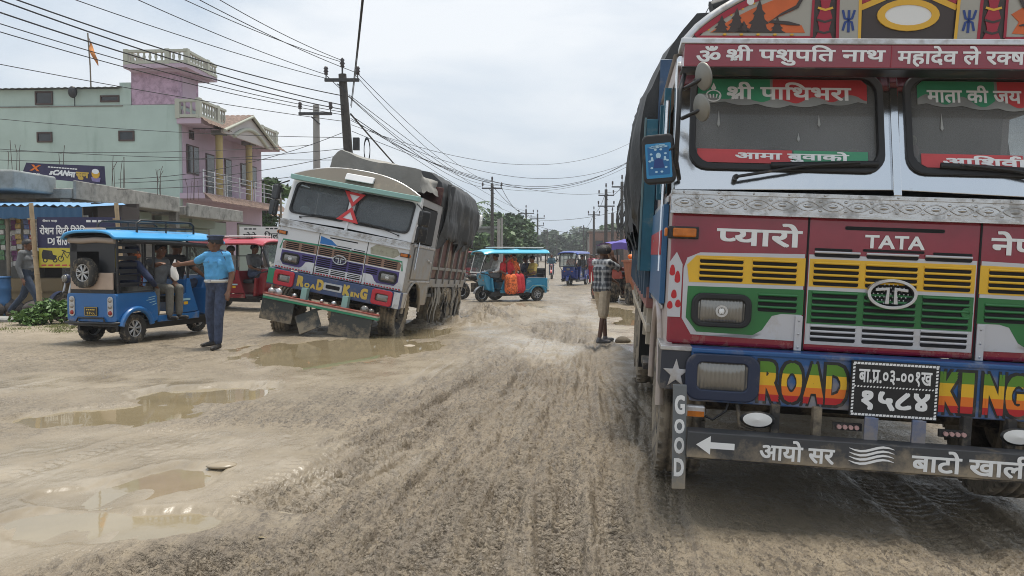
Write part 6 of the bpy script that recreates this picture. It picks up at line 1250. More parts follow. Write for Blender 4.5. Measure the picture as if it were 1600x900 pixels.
dr = thing('plastic_drum', 'faded blue plastic drum standing at the left edge of the stall', 'drum', (-11.35, 17.3, .02)); k = MB(); mdr = mat('drum_blue', (.06, .17, .36), .5, dirt=.3); k.lathe([(0, 0), (.26, 0), (.285, .05), (.28, .28), (.295, .32), (.28, .36), (.28, .60), (.295, .64), (.28, .68), (.27, .86)], (0, 0, 0), (0, 0, 1), mdr, 24); k.build('barrel', dr); k = MB(); k.lathe([(.27, .86), (.29, .87), (.29, .90), (.2, .905), (0, .905)], (0, 0, 0), (0, 0, 1), mdr, 24); k.build('lid', dr)
# banner above
bn = thing('banner', 'dark advertising banner with orange crossed mark tied on the shop roof', 'banner', at(100, 271, 20.6)); bc = [at(33, 275, 20.6), at(167, 289, 20.7), at(165, 260, 20.7), at(41, 254, 20.6)]; o_ = bn.location.copy()
def bmap(u, v, d): p = (bc[0] * (1 - u) + bc[1] * u) * (1 - v) + (bc[3] * (1 - u) + bc[2] * u) * v - o_; return (p.x, p.y - d + .05 * math.sin(u * 5), p.z)
k = MB(); k.grid(lambda u, v: bmap(u, v, 0), 20, 6, mat('banner_navy', (.035, .028, .075), .6, var=.25)); k.build('sheet', bn); t = MB(); t.text('XTREME', (.03, .20, .14, .30), bmap, .012, m_white2, .02); t.build('lettering', bn)
t = MB(); t.text('sCAN', (.30, .53, .28, .64), bmap, .012, m_white2, .05, shear=.06); t.build('lettering', bn); t = MB(); t.text('मा', (.535, .63, .24, .56), bmap, .012, m_white2, .04); t.build('lettering', bn); t = MB(); t.text('सुन', (.635, .80, .14, .60), bmap, .012, mat('gold_print', (.55, .36, .06), .5), .05); t.build('lettering', bn)
t = MB(); t.ribbon([(.085, .45), (.17, .88)], .03, bmap, .012, m_orange); t.ribbon([(.17, .45), (.085, .88)], .03, bmap, .0135, m_orange); t.build('crossed_mark', bn); t = MB()
for j in range(11): t.ribbon([(.27 + .035 * j, .79 - .004 * j), (.298 + .035 * j, .79 - .004 * j)], .07, bmap, .012, m_white2)
t.prism(oval(.885, .55, .05, .26, 18), bmap, .014, .002, m_flame); t.prism(oval(.885, .68, .045, .14, 18), bmap, .018, .015, m_white2); t.prism([(.84, .12), (.93, .10), (.945, .35), (.83, .35)], bmap, .012, .002, mat('print_violet', (.25, .20, .38), .6)); t.build('printed_picture', bn)
# bamboo sign
sg = thing('sign_board', 'navy and yellow repair shop sign tied between bamboo poles', 'sign', (-9.68, 16.0, .02)); q = lambda u, v, d: (u, -d, v); k = MB(); k.bx((.05, 0, 1.52), (1.75, .02, 2.14), mat('sign_navy', (.022, .022, .075), .5, dirt=.12)); k.bx((.07, 0, 1.12), (1.75, .02, 1.517), mat('sign_yellow', (.55, .46, .05), .5, dirt=.15)); k.build('board', sg)
for x, tl in ((.0, -.10), (1.72, .02)): k = MB(); k.tube([(x + .13 + tl * 0, -.06, -.05), (x + .07, -.05, .8), (x + .02, -.05, 1.5), (x - .03, -.05, 2.42)], [.055, .05, .046, .042], mat('bamboo', (.40, .29, .17), .6, var=.3, vscale=5), 8); [k.lathe([(.052, -.012), (.058, 0), (.052, .012)], (x + .13 - .065 * j * .55, -.055, .25 + .37 * j), (0, 0, 1), mat('bamboo', (1, 1, 1)), 8) for j in range(6)]; k.build('bamboo_pole', sg)
for tk, bx, mt in ((['रोशन', ' ', 'िसटी', ' ', 'िरपेिरङ'], (.10, 1.12, 1.79, 1.98), m_white2), (['DJ'], (.26, .40, 1.575, 1.72), m_white2), (['साउ', ('half', 'ण'), 'ड'], (.44, .82, 1.57, 1.75), m_white2), (['रोशन', ' ', 'शाह'], (.16, .46, 2.035, 2.10), m_white2)): t = MB(); t.text(tk, bx, q, .003, mt, .025); t.build('lettering', sg)
t = MB()
for j in range(9): t.ribbon([(.12 + j * .14, 1.165), (.22 + j * .14, 1.17)], .03, q, .003, m_sred)
t.build('small_print', sg); t = MB()
for j in range(4): t.ribbon([(1.05 + j * .12, 2.06), (1.14 + j * .12, 2.06)], .045, q, .003, m_white2)
t.build('small_print', sg); t = MB()                    # printed pictures of a small three-wheeler and a bicycle
t.prism([(.14, 1.30), (.40, 1.27), (.44, 1.36), (.36, 1.38), (.34, 1.46), (.16, 1.48), (.13, 1.40)], q, .003, .001, m_black)
for u in (.20, .40): t.ring(oval(u, 1.27, .028, .028, 12), oval(u, 1.27, .05, .05, 12), q, .004, .001, m_black)
t.build('printed_picture', sg); t = MB()
for u in (.52, .76): t.ring(oval(u, 1.30, .045, .045, 14), oval(u, 1.30, .062, .062, 14), q, .003, .001, m_black)
t.ribbon([(.52, 1.30), (.58, 1.44), (.71, 1.42), (.76, 1.30)], .018, q, .004, m_black); t.ribbon([(.54, 1.47), (.62, 1.45)], .02, q, .0042, m_black); t.ribbon([(.58, 1.42), (.65, 1.31), (.71, 1.42)], .016, q, .0046, m_black); t.build('printed_picture', sg)
# white board with black lettering behind the red rickshaw
wb = thing('sign_board', 'white board with black lettering behind the red rickshaw', 'sign', (-8.15, 23.6, 0)); k = MB(); k.bx((0, 0, 1.80), (1.22, .03, 2.24), m_white); k.build('board', wb); k = MB(); k.tube([(1.24, .02, 0), (1.24, .02, 3.1)], .03, m_wood, 6); k.build('post', wb); k = MB(); k.tube([(-.05, .02, 0), (-.05, .02, 2.3)], .03, m_wood, 6); k.build('post', wb)
t = MB(); t.text('मोले', (.10, .50, 1.88, 2.08), q, .002, m_black, .02); t.build('lettering', wb); t = MB(); t.text([('rakar', 'ग') if False else 'ि', ('rakar', 'ग'), 'ल'], (.74, 1.16, 1.88, 2.10), q, .002, m_black, .02); t.build('lettering', wb); t = MB()
for j in range(3): t.ribbon([(.14 + j * .13, 2.17), (.24 + j * .13, 2.17)], .04, q, .002, m_black); t.ribbon([(.78 + j * .13, 2.18), (.88 + j * .13, 2.18)], .04, q, .002, m_black)
t.build('small_print', wb)
sh = thing('shack', 'small roadside shack with a rusty lean-to roof beside the leaning truck', 'shack', (-8.0, 27.5, 0)); k = MB(); k.grid(lambda u, v: (-.3 + 3.4 * u, -.5 + 2.6 * v, 2.75 + .2 * v + .02 * math.sin(u * 120)), 130, 2, mat('rust_tin', (.30, .19, .13), .7, dirt=.3)); k.build('roof', sh); k = MB(); k.bx((0, 1.9, 0), (2.8, 2.0, 2.8), m_wood2); k.build('wall', sh)
for x in (0, 2.8): k = MB(); k.tube([(x, -.3, 0), (x, -.3, 2.8)], .05, m_wood, 6); k.build('post', sh)
k = MB(); k.bx((.6, -.2, 2.1), (1.2, -.15, 2.5), mat('orange_board', (.6, .22, .08), .5)); k.build('painted_board', sh)
# ------------------------------------------------------------------ utility poles
m_pole = mat('pole_tarred_wood', (.062, .056, .05), .9, var=.3, vscale=8, bump=.4, bscale=18); m_cpole = mat('pole_concrete', (.30, .29, .27), .9, dirt=.2, var=.1); m_xarm = mat('crossarm_steel', (.05, .05, .052), .7); m_ins = mat('insulator', (.05, .04, .045), .3)
def pole(px0, py0, Y, topx=None, kind='wood', r=.15, arms=((.25, 1.3),), label='', zb=-.25, pins=True):
    top = at(px0, py0, Y); bx_ = top.x if topx is None else top.x + topx; T = thing('utility_pole', label, 'utility pole', (bx_, Y, zb), None, 'utility poles along the road'); h = top.z - zb; lean = top.x - bx_
    k = MB(); k.tube([(0, 0, 0), (lean, 0, h)], [r, r * .68], m_pole if kind == 'wood' else m_cpole, 10); k.build('post', T)
    for dz, w in arms:
        x = lean * (1 - dz / h); k = MB(); k.box((x, -r * .8, h - dz), (w, .09, .10), m_xarm); k.box((x, -r * .7, h - dz - .25), (w * .35, .04, .04), m_xarm, rot=(0, .7, 0)); a = k.build('crossarm', T)
        if pins:
            for s_ in (-.46, .46): k = MB(); k.cyl((x + s_ * w, -r * .8, h - dz + .05), (x + s_ * w, -r * .8, h - dz + .18), .02, m_xarm, n=6); k.lathe([(0, .16), (.07, .18), (.05, .24), (.085, .27), (.05, .33), (.08, .36), (.04, .44), (0, .45)], (x + s_ * w, -r * .8, h - dz), (0, 0, 1), m_ins, 10); k.build('insulator', a)
    if pins and kind == 'wood': k = MB(); k.cyl((lean, 0, h), (lean, 0, h + .25), .03, m_xarm, n=6); k.lathe([(0, .2), (.08, .24), (.05, .30), (.09, .34), (.05, .42), (.08, .46), (0, .55)], (lean, 0, h), (0, 0, 1), m_ins, 10); k.build('insulator', T)
    return T
P0 = pole(535, 116, 26, .50, r=.19, arms=((.22, 1.12),), label='leaning tarred wooden pole with one crossarm behind the stuck truck')
k = MB()
for j in range(5): k.tube([(.15 + .02 * j, -.22, 4.9 + .02 * j) if False else (.33 + .16 * math.cos(a) * .6, -.25, 5.05 + (.34 + .02 * j) * math.sin(a)) for a in np.linspace(0, 2 * PI, 16, endpoint=False)], .014, mat('cable_blue', (.03, .06, .09), .6) if j % 2 else m_black, 5, closed=True)
k.box((-.02, -.22, 5.25), (.20, .16, .4), m_black); k.build('cable_coil', P0)
pole(494, 164, 30, None, 'concrete', .17, ((.35, 1.25),), 'pale concrete pole left of the leaning wooden pole')
k_lab = ['wooden pole rising behind the light blue rickshaw', 'slim pole with two crossarms above the far road, left one', 'slim pole with two crossarms above the far road, right one', 'tall double crossarm pole on the right by the man on the phone', 'tall pole nearest the near truck with cable clutter', 'pole left of the tall double crossarm pole', 'bare wooden post between the two tall right poles', 'very distant thin pole on the left of the road', 'very distant thin pole at the road end', 'tiny far pole right of the road end', 'distant pole just above the dark blue rickshaw', 'pale concrete post left of the wooden pole, thinner', 'pale concrete post beside the trees']
for (px, py, Y, kd, r, arms), lb in zip(((769, 287, 58, 'wood', .16, ((.35, 1.5),)), (822, 327, 95, 'wood', .15, ((.5, 1.9), (1.9, 1.7))), (840, 334, 105, 'wood', .15, ((.6, 1.9), (1.6, 1.7))), (947, 296, 66, 'wood', .17, ((.5, 1.3), (1.4, 1.4))), (972, 284, 60, 'wood', .17, ((.4, 1.6),)), (928, 330, 85, 'wood', .15, ((.4, 1.3),)), (957, 333, 70, 'wood', .17, ()), (855, 358, 150, 'wood', .14, ((.6, 2.2),)), (870, 366, 170, 'wood', .14, ((.6, 2.2),)), (912, 352, 130, 'wood', .14, ((.5, 1.8),)), (917, 362, 110, 'wood', .12, ()), (779, 342, 50, 'concrete', .12, ()), (784, 340, 52, 'concrete', .11, ())), k_lab): pole(px, py, Y, None, kd, r, arms, lb, pins=Y < 110)
k = MB(); rn = random.Random(9); b0 = at(972, 330, 59.6)
for j in range(16): a0 = rn.uniform(0, 6); k.tube([b0 + Vector((.45 * math.cos(a0 + t) * rn.uniform(.6, 1), .2 * math.sin(t * 2), 1.0 * math.sin(a0 + t * 1.3) - .3 * t)) for t in np.linspace(0, 4, 12)], .03, m_black, 4)
prop(k.build('cable_clutter'), 'tangle of black cable hung on the tall right pole', 'cable')
m_wire = mat('wire_black', (.02, .02, .021), .6)
def wire(p0, p1, sag, r, lab, n=24, ext=1.0):
    p0, p1 = Vector(p0), Vector(p1); p1 = p0 + (p1 - p0) * ext; k = MB(); k.tube([p0.lerp(p1, t) - Vector((0, 0, sag * 4 * t * (1 - t))) for t in np.linspace(0, 1, n)], r, m_wire, 5); return prop(k.build('power_line'), lab, 'power line', 'overhead wires')
WL = 'thin overhead wire running from the leaning wooden pole to the upper left'
def upleft(p0, p1, r=.011, lab=WL, ext=1.25, sag=.12):
    """keeps the wire's height: the far end sits where its view line reaches the height of the pole end"""
    a = at(*p0); d = at(p1[0], p1[1], 1.0) - Vector((0, 0, CAM_H)); Y = (a.z - CAM_H) / d.z; wire(a, Vector((0, 0, CAM_H)) + d * Y, sag, r, lab, ext=ext)
for p0, p1 in (((531, 93, 26), (352, 0)), ((558, 114, 26), (322, 0)), ((531, 96, 26), (300, 0)), ((508, 116, 26), (228, 0)), ((508, 122, 26), (134, 0))): upleft(p0, p1)
for j, (p0, p1) in enumerate((((538, 150, 26), (62, 0)), ((540, 165, 26), (36, 0)), ((541, 172, 26), (0, 6)), ((541, 176, 26), (0, 24)), ((541, 180, 26), (0, 37)))): upleft(p0, p1, .016 if j < 3 else .011, 'black overhead cable of the thick bundle running across the mint house to the upper left', sag=.25)
upleft((541, 190, 26), (0, 95), .010, 'single thin wire crossing the sky left of the roof tower')
for a, e, s_ in (((0, 186, 27), (541, 215, 26), .12), ((0, 233, 27), (541, 250, 26), .1), ((0, 236, 27), (495, 226, 30), .15), ((0, 250, 26), (541, 232, 26), .2), ((185, 280, 24), (541, 205, 26), .35), ((180, 286, 24), (541, 240, 26), .2), ((0, 292, 20), (541, 262, 26), .3)): wire(at(*a), at(*e), s_, .010, 'thin service wire sagging across the front of the mint house')
for a, e, s_, r in (((558, 114, 26), (769, 287, 58), .5, .011), ((556, 118, 26), (769, 284, 58), .9, .011), ((545, 148, 26), (822, 330, 95), .6, .012), ((545, 150, 26), (780, 290, 58), .8, .010), ((548, 180, 26), (840, 340, 105), .9, .012), ((508, 116, 26), (752, 292, 58), .7, .014), ((769, 290, 58), (840, 337, 105), .8, .02), ((782, 290, 58), (822, 330, 95), .8, .02), ((822, 330, 95), (855, 362, 150), .8, .025), ((947, 298, 66), (928, 333, 85), .5, .02), ((928, 333, 85), (912, 355, 130), .6, .022), ((972, 290, 60), (947, 302, 66), .4, .018)): wire(at(*a), at(*e), s_, r, 'wire strung between poles above the far road')
for a, e, s_, r in (((548, 180, 26), (1010, 232, 40), 2.2, .011), ((548, 185, 26), (1010, 236, 40), 2.0, .010), ((548, 188, 26), (1010, 240, 42), 1.6, .009), ((769, 292, 58), (990, 255, 60), 1.0, .012), ((550, 205, 26), (990, 292, 60), 1.2, .010), ((549, 195, 26), (1000, 215, 50), 1.5, .009), ((780, 335, 90), (985, 325, 75), .9, .02), ((820, 345, 95), (985, 355, 75), 1.0, .02)): wire(at(*a), at(*e), s_, r, 'wire sagging across the road toward the near truck')
wire(at(548, 165, 26), at(565, 0, 12), .1, .012, 'steep wire going up from the leaning pole over the road', ext=1.3); wire(at(549, 168, 26), at(567, 0, 12), .1, .010, 'steep wire going up from the leaning pole over the road', ext=1.3)
wire(at(548, 178, 26), at(700, 345, 44), .1, .03, 'thick stay cable slanting down from the leaning pole'); wire(at(1092, 40, 22), at(1114, 0, 20), .0, .012, 'short wire above the roof of the near truck', ext=2.5)
for a, e in (((330, 60, 30), (545, 190, 26)),): pass
# ------------------------------------------------------------------ motorcycles, tractor, small things
def motorcycle(lab, loc, phi, col):
    T = thing('motorcycle', lab, 'motorcycle', loc, (0, 0, rad(phi)), 'motorcycles'); 
    add_wheel(T, (0, .62, .30), .30, .09, m_tyre_s, m_alloy, 1, 20, 5, False); add_wheel(T, (0, -.62, .30), .30, .11, m_tyre_s, m_alloy, 1, 20, 5, False)
    k = MB(); k.ell((0, .16, .80), (.13, .24, .12), col, 14, 9); k.build('fuel_tank', T); k = MB(); k.tube([(0, -.02, .80), (0, -.3, .78), (0, -.72, .84)], [.10, .12, .08], m_seat, 10, flat=.5); k.build('seat', T); k = MB(); k.bx((-.12, -.1, .28), (.12, .25, .60), m_chassis); k.tube([(.13, .2, .3), (.15, -.2, .26), (.17, -.75, .36)], .035, m_alloy, 8); k.tube([(0, .5, .85), (0, .1, .65), (0, -.62, .30)], .03, m_frame, 6); k.build('engine', T, bevel=.02)
    k = MB()
    for s_ in (-1, 1): k.tube([(s_ * .08, .62, .30), (s_ * .08, .44, .92)], .022, m_alloy, 7)
    k.tube([(-.36, .28, 1.06), (-.15, .40, 1.0), (.15, .40, 1.0), (.36, .28, 1.06)], .014, m_frame, 6); k.build('fork', T); k = MB(); k.ell((0, .52, .88), (.10, .07, .10), col, 12, 8); k.ell((0, .575, .88), (.08, .03, .08), m_lens, 12, 8); k.build('headlamp', T)
    for s_ in (-1, 1): k = MB(); k.tube([(s_ * .22, .36, 1.02), (s_ * .30, .36, 1.22)], .007, m_frame, 5); k.ell((s_ * .32, .36, 1.25), (.07, .015, .045), m_frame, 10, 6); k.build('mirror', T)
    k = MB(); k.grid(lambda u, v: (-.06 + .12 * v, .62 + .33 * math.cos(rad(20 + 120 * u)), .30 + .33 * math.sin(rad(20 + 120 * u))), 10, 2, col); k.build('mudguard', T); k = MB(); k.grid(lambda u, v: (-.07 + .14 * v, -.62 + .35 * math.cos(rad(60 + 110 * u)), .34 + .35 * math.sin(rad(60 + 110 * u))), 10, 2, col); k.build('mudguard', T); k = MB(); k.ell((0, -.80, .72), (.06, .03, .05), m_tailred, 10, 6); k.build('tail_lamp', T)
    return T
motorcycle('dark motorcycle parked behind the yellow part of the bamboo sign', (-9.0, 16.7, .03), 160, mat('bike_dark', (.02, .03, .07), .3)); motorcycle('motorcycle beside the front wheel of the light blue rickshaw', (-1.2, 28.0, -.2), 75, m_black)
q = at(862, 433, 52); bk = motorcycle('far red motorcycle with a rider between the two blue rickshaws', (q.x, 52, -.2), 175, mat('bike_red', (.3, .02, .02), .3)); person('rider in a dark shirt on the far red motorcycle', (q.x, 52.1, -.2), rad(175), sit(seat=.78, foot=.25, knee=.34, wr_l=(-.3, .45, 1.02), wr_r=(.3, .45, 1.02)), dict(shirt=cloth('teal_shirt', (.05, .10, .13)), trousers=c_navy, sleeve='long'), .02)
TR = thing('tractor', 'red tractor with a purple sunshade parked beyond the near truck', 'tractor', (3.95, 27, -.22), (0, 0, rad(12))); m_tr = mat('tractor_red', (.34, .06, .03), .45, dirt=.35); 
for s_ in (-1, 1): add_wheel(TR, (s_ * .62, 0, .58), .60, .36, m_tyre, m_tr, s_, 24); add_wheel(TR, (s_ * .55, 1.75, .34), .34, .18, m_tyre, m_tr, s_, 20)
k = MB(); k.bx((-.25, .4, .62), (.25, 2.1, 1.18), m_tr); k.bx((-.28, -.35, .5), (.28, .6, .85), m_chassis); k.build('body', TR, bevel=.04)
for s_ in (-1, 1): k = MB(); k.grid(lambda u, v, s_=s_: (s_ * (.40 + .45 * v), .70 * math.cos(rad(20 + 140 * u)), .58 + .70 * math.sin(rad(20 + 140 * u))), 12, 2, m_tr); k.build('fender', TR)
k = MB(); k.bx((-.22, -.35, .95), (.22, .1, 1.05), m_seat); k.box((0, -.38, 1.2), (.44, .07, .4), m_seat); k.build('seat', TR, bevel=.03); k = MB(); k.grid(lambda u, v: (-.85 + 1.7 * u, -.8 + 1.7 * v, 1.98 + .16 * math.sin(PI * u) * math.sin(PI * v) + .05 * math.sin(u * 9 + v * 4)), 14, 12, mat('sunshade_purple', (.10, .08, .34), .7, var=.3, vscale=2)); k.grid(lambda u, v: (-.85 + 1.7 * u, -.82 + .02 * math.sin(u * 20), 1.98 - .22 * v + .05 * math.sin(u * 9)), 14, 3, mat('sunshade_purple', (1, 1, 1))); k.build('sunshade', TR); k = MB()
for s_ in (-1, 1): k.tube([(s_ * .5, -.5, .9), (s_ * .6, -.6, 2.0)], .025, m_frame, 6); k.tube([(s_ * .4, .5, .9), (s_ * .6, .6, 2.0)], .025, m_frame, 6)
k.build('sunshade_frame', TR)
C_ = thing('trailer_bin', 'rusty orange metal bin on the tractor trailer heaped with orange fruit', 'bin', (4.3, 25.4, -.22), (0, 0, rad(5))); k = MB(); mo_ = mat('rust_orange', (.36, .12, .055), .7, dirt=.3, var=.2); k.box((0, 0, .95), (1.0, .9, .9), mo_, taper=(1.2, 1.2)); [k.box((s_ * .3, -.49, .95), (.06, .06, .9), mo_, rot=(.1, 0, 0)) for s_ in (-1, 0, 1)]; k.bx((-.65, -.6, 1.39), (.65, .6, 1.45), mo_); k.build('bin_body', C_); k = MB(); [k.ell((rn.uniform(-.5, .5), rn.uniform(-.45, .45), 1.46 + rn.uniform(0, .10)), (.11, .10, .08), m_orange, 8, 6) for _ in range(26)]; o_ = k.build('fruit_heap', C_); o_['kind'] = 'stuff'; add_wheel(C_, (-.5, 0, .36), .36, .2, m_tyre, m_chassis, -1, 20); add_wheel(C_, (.5, 0, .36), .36, .2, m_tyre, m_chassis, 1, 20)
def rock(lab, p, s, mt, sd=0, nm='rock'):
    k = MB(); k.grid(lambda u, v: (s[0] * math.sin(PI * v) * math.cos(2 * PI * u) * (1 + .3 * float(vnoise(np.array(u * 5 % 5 + sd), np.array(v * 4 + sd)))), s[1] * math.sin(PI * v) * math.sin(2 * PI * u), s[2] * math.cos(PI * v) * (1 + .3 * float(vnoise(np.array(v * 6 + sd), np.array(sd * 1.7))))), 16, 10, mt); o = k.build(nm); o.location = p; o.location.z = (gheight(p[0], p[1]) + s[2] * .3) if nm == 'rock' else p[2]; return prop(o, lab, nm)
m_clod = mat('dark_clod', (.11, .09, .065), .9, bump=.5, bscale=14, var=.3)
rock('dark lump of mud beside the wheels of the near truck', gp(973, 531) + Vector((0, 0, .04)), (.13, .12, .09), m_clod, 1); rock('flat stone lying in the wet mud at the left', gp(347, 727), (.10, .07, .022), mat('wet_stone', (.28, .23, .16), .3), 3); rock('small stone at the edge of the puddle before the leaning truck', gp(640, 538), (.10, .07, .03), mat('pale_stone', (.35, .30, .24), .7), 5)
sl = MB(); sl.box((0, 0, 0), (1.0, .55, .07), m_concl, rot=(.05, .04, .3)); o_ = sl.build('broken_slab', bevel=.015); o_.location = (-10.3, 15.9, .09); prop(o_, 'broken concrete slab lying on the verge by the sign', 'slab')
for j in range(6): o_ = rock('grey sack of rubbish heaped on the verge beside the stall', (-11.4 + j * .36 + rn.uniform(-.1, .1), 17.1 + .3 * (j % 3), .20), (.30, .24, .22), mat('rubbish', (.07, .06, .055), .9, var=.4, vscale=6), j + 10, 'rubbish_sack'); o_['group'] = 'rubbish on the verge'
# ------------------------------------------------------------------ plants
m_leaf = {}
def leafmat(nm, c):
    if nm in m_leaf: return m_leaf[nm]
    m = mat(nm, c, .6, var=.45, vscale=1.3); m_leaf[nm] = m; return m
def leaves(centers, n, size, mt, seed, flat=.5):
    r = np.random.RandomState(seed); V, Fs = [], []; k = 0
    for (cx, cy, cz, rx, ry, rz) in centers:
        d = r.normal(size=(n, 3)); d /= np.linalg.norm(d, axis=1)[:, None]; q = d * (r.rand(n, 1) ** .45) * np.array([rx, ry, rz]) + np.array([cx, cy, cz])
        for p in q:
            a = r.normal(size=3); a[2] *= flat; a /= np.linalg.norm(a); b_ = np.cross(a, r.normal(size=3)); b_ /= np.linalg.norm(b_) + 1e-9; s = size * r.uniform(.6, 1.4); a *= s; b_ *= s * .5
            V += [p - a, p + b_ - a * .1, p + a, p - b_ - a * .1]; Fs.append((k, k + 1, k + 2, k + 3)); k += 4
    me_ = bpy.data.meshes.new('leaves'); me_.from_pydata([tuple(v) for v in V], [], Fs); me_.materials.append(mt); return me_
def tree(lab, x, y, h, cr, leafm, seed, n=130, size=.28, zb=-.25, group='trees beyond the junction', nm='tree'):
    r = random.Random(seed); T = thing(nm, lab, 'tree', (x, y, zb), None, group); k = MB(); top = Vector((r.uniform(-.3, .3), 0, h * .72)); k.tube([(0, 0, -.2), top * .5 + Vector((r.uniform(-.2, .2), 0, 0)), top], [h * .035, h * .025, h * .010], m_wood2, 8); cl = []
    for j in range(15):
        a = r.uniform(0, 2 * PI); rr_ = cr * r.uniform(.1, .82); zz = h * r.uniform(.42, .93); sz = cr * r.uniform(.28, .48) * (1.15 - .5 * abs(zz / h - .65)); c = Vector((rr_ * math.cos(a), rr_ * math.sin(a), zz)); cl.append((c.x, c.y, c.z, sz, sz, sz * .75)); k.tube([top * r.uniform(.45, .85), c], [h * .010, h * .004], m_wood2, 5)
    k.build('trunk', T); o = bpy.data.objects.new('crown', leaves(cl, n, size, leafm, seed)); COL.objects.link(o); o.parent = T; return T
lf1 = leafmat('leaf_deep', (.035, .075, .022)); lf2 = leafmat('leaf_mid', (.06, .11, .03)); lf3 = leafmat('leaf_far', (.055, .085, .045))
for j, (px, top, Y, cr, lm) in enumerate(((752, 348, 70, 2.2, lf1), (776, 330, 78, 2.8, lf1), (797, 336, 80, 2.6, lf2), (815, 346, 84, 2.4, lf1), (740, 362, 64, 1.8, lf2), (787, 356, 66, 2.0, lf2), (806, 362, 70, 1.9, lf1))):
    q = at(px, top, Y); tree(['dark tree crown left of the wooden pole', 'tallest dense tree behind the light blue rickshaw', 'dense tree right of the wooden pole', 'rounded tree at the right end of the near trees', 'low leafy tree beside the rear of the leaning truck', 'bright bushy tree behind the canopy of the light blue rickshaw', 'low bushy tree in front of the rounded tree'][j], q.x, Y, q.z + .25, cr, lm, 40 + j)
q = at(414, 275, 45); tree('small tree behind the right end of the pink balcony', q.x, 45, q.z + .3, 1.15, lf2, 71)
# palm
q = at(740, 318, 72); pm = thing('palm_tree', 'coconut palm rising over the rear of the leaning truck', 'tree', (q.x, 72, -.25), None, 'trees beyond the junction'); hz = q.z + .1; k = MB(); k.tube([(0, 0, 0), (.15, 0, hz * .5), (0, 0, hz)], [.22, .16, .13], m_wood, 8); k.build('trunk', pm); k = MB(); rn = random.Random(6)
for j in range(20):
    a = 2 * PI * j / 20 + rn.uniform(-.1, .1); el = rn.uniform(-.2, .9); L_ = rn.uniform(2.2, 2.9); pts = [Vector((math.cos(a) * L_ * t, math.sin(a) * L_ * t, hz + L_ * (math.sin(el) * t - .75 * t * t))) for t in np.linspace(0, 1, 9)]
    k.tube(pts, [.03] * 8 + [.01], lf2, 4)
    for i_ in range(1, 9):
        for s_ in (-1, 1):
            sd_ = Vector((-math.sin(a), math.cos(a), -.5)) * s_ if s_ > 0 else Vector((math.sin(a), -math.cos(a), -.5)); p = pts[i_]; d_ = (pts[i_] - pts[i_ - 1]).normalized(); tip = p + sd_ * .42 * (1.1 - i_ / 10) + d_ * .15; k.add([p - d_ * .06, p + d_ * .06, tip], [(0, 1, 2)], lf2)
k.build('crown', pm, fix=False)
# far trees, each with its own crown
rn = random.Random(12)
for j in range(22):
    px = 700 + j * 14.5; Y = rn.uniform(170, 260); top = 380 - 14 * abs(math.sin(j * 1.7)) - (8 if px > 900 else 0); q = at(px, top, Y); tree('hazy green tree in the far row along the horizon', q.x, Y, q.z + .3, rn.uniform(3.6, 5.5), lf3, 100 + j, n=70, size=.8, group='far trees on the horizon')
for j in range(12):
    px = 380 + j * 30; Y = rn.uniform(90, 130); q = at(px, 372, Y); tree('green tree in the row hidden behind the leaning truck', q.x, Y, q.z + .3, 3.2, lf1, 150 + j, n=70, size=.5, group='trees behind the leaning truck')
for j in range(7):
    px = 955 + j * 22; Y = rn.uniform(95, 130); q = at(px, 352 + 8 * (j % 3), Y); tree('green tree standing behind the poles on the right', q.x, Y, q.z + .3, 3.0, lf1, 170 + j, n=80, size=.5, group='trees behind the right poles')
# low buildings at the far road sides
def block(lab, x, y, w, d, h, mt, nwin, rot=-4, tank=False, nm='low_building'):
    T = thing(nm, lab, 'building', (x, y, -.25), (0, 0, rad(rot))); k = MB(); k.bx((-w / 2, 0, 0), (w / 2, d, h), mt); k.build('wall', T); k = MB(); k.bx((-w / 2 - .2, -.2, h), (w / 2 + .2, d + .2, h + .18), m_concl); k.build('roof_slab', T)
    for j in range(nwin): a = -w / 2 + w * (j + .5) / nwin; o_ = opening(T, a - .5, a + .5, h * .35, h * .75, 'window', 0)
    if tank: k = MB(); k.lathe([(0, 0), (.5, 0), (.5, .9), (.42, 1.05), (0, 1.1)], (0, d * .4, h + .2), (0, 0, 1), m_white, 16); k.build('water_tank', T)
q = at(742, 390, 68); block('grey unfinished building with a water tank behind the leaning truck', q.x, 68, 4.2, 4, 3.9, m_conc, 3, tank=True); q = at(965, 390, 100); block('brown low building behind the poles on the right', q.x, 100, 7, 5, 4.6, mat('brick_brown', (.22, .13, .10), .9, var=.2), 3)
q = at(945, 390, 120); block('pale low building far off on the right', q.x, 120, 5, 5, 4.2, m_concl, 3); q = at(700, 390, 85); block('long grey building hidden behind the leaning truck', q.x, 85, 12, 5, 3.4, m_concl, 5); q = at(560, 380, 60); block('plain grey house behind the cab of the leaning truck', q.x, 60, 9, 6, 3.2, m_conc, 3)
q = at(990, 380, 80); block('tan roadside house hidden behind the near truck', q.x + 3, 80, 6, 6, 4.0, mat('tan_plaster', (.38, .30, .2), .9, var=.1), 2)
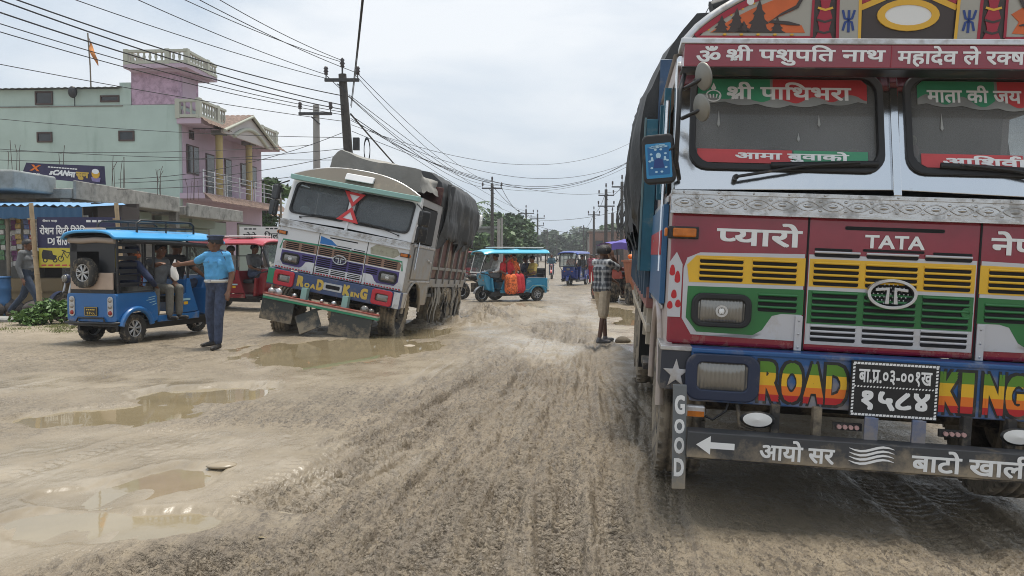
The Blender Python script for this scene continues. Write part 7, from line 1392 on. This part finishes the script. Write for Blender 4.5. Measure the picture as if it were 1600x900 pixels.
# weeds on the verge
for j, (px, py, s) in enumerate(((58, 507, .36), (80, 506, .52), (97, 506, .44), (42, 508, .24))):
    p = gp(px, py); T = thing('weed', 'leafy green weed on the verge beside the bamboo sign', 'plant', p, None, 'weeds on the verge'); k = MB(); rn = random.Random(j)
    for i_ in range(7): k.tube([(0, 0, -.02), (rn.uniform(-.2, .2), rn.uniform(-.15, .15), s * rn.uniform(.5, .95))], [.008, .004], lf2, 4)
    k.build('stem', T); o = bpy.data.objects.new('leaves', leaves([(rn.uniform(-.22, .22), rn.uniform(-.15, .15), s * rn.uniform(.35, .8), .19, .17, .13) for _ in range(8)], 60, .052, leafmat('leaf_weed', (.075, .145, .03)), 200 + j)); COL.objects.link(o); o.parent = T
r = np.random.RandomState(5); V, Fs = [], []; k_ = 0
while k_ < 3600:
    px, py = r.uniform(-60, 118), r.uniform(494, 520) ; p = gp(px, py)
    if fbm(np.array(p.x * 1.3), np.array(p.y * 1.3), 3) < -.02: 
        if r.rand() < .93: continue
    zg = gheight(p.x, p.y) - .005
    for _ in range(4):
        x, y = p.x + r.normal() * .05, p.y + r.normal() * .05; a = r.uniform(0, PI); w = .006; h_ = r.uniform(.02, .06); V += [(x - w * math.cos(a), y - w * math.sin(a), zg), (x + w * math.cos(a), y + w * math.sin(a), zg), (x + r.normal() * .02, y + r.normal() * .02, zg + h_)]; b_ = len(V) - 3; Fs.append((b_, b_ + 1, b_ + 2)); k_ += 1
me_ = bpy.data.meshes.new('grass'); me_.from_pydata(V, [], Fs); me_.materials.append(leafmat('leaf_grass', (.17, .19, .06))); o = bpy.data.objects.new('grass', me_); COL.objects.link(o); prop(o, 'short dry grass on the left verge', 'grass', kind='stuff')
# ------------------------------------------------------------------ humid air
hz_ = MB(); hz_.bx((-420, -60, -1.6), (420, 520, 40), None); 
me_ = bpy.data.meshes.new('haze'); me_.from_pydata(hz_.v, [], hz_.f); hm = bpy.data.materials.new('humid_air'); hm.use_nodes = True; t_ = hm.node_tree; t_.nodes.clear(); o1 = t_.nodes.new('ShaderNodeOutputMaterial'); pv = t_.nodes.new('ShaderNodeVolumePrincipled'); pv.inputs['Color'].default_value = (.93, .96, 1, 1); pv.inputs['Density'].default_value = .0009; pv.inputs['Anisotropy'].default_value = .3; t_.links.new(pv.outputs[0], o1.inputs['Volume'])
hm.cycles.homogeneous_volume = True; me_.materials.append(hm); haze = bpy.data.objects.new('haze', me_); COL.objects.link(haze); prop(haze, 'thin humid haze over the street', 'haze', kind='stuff')
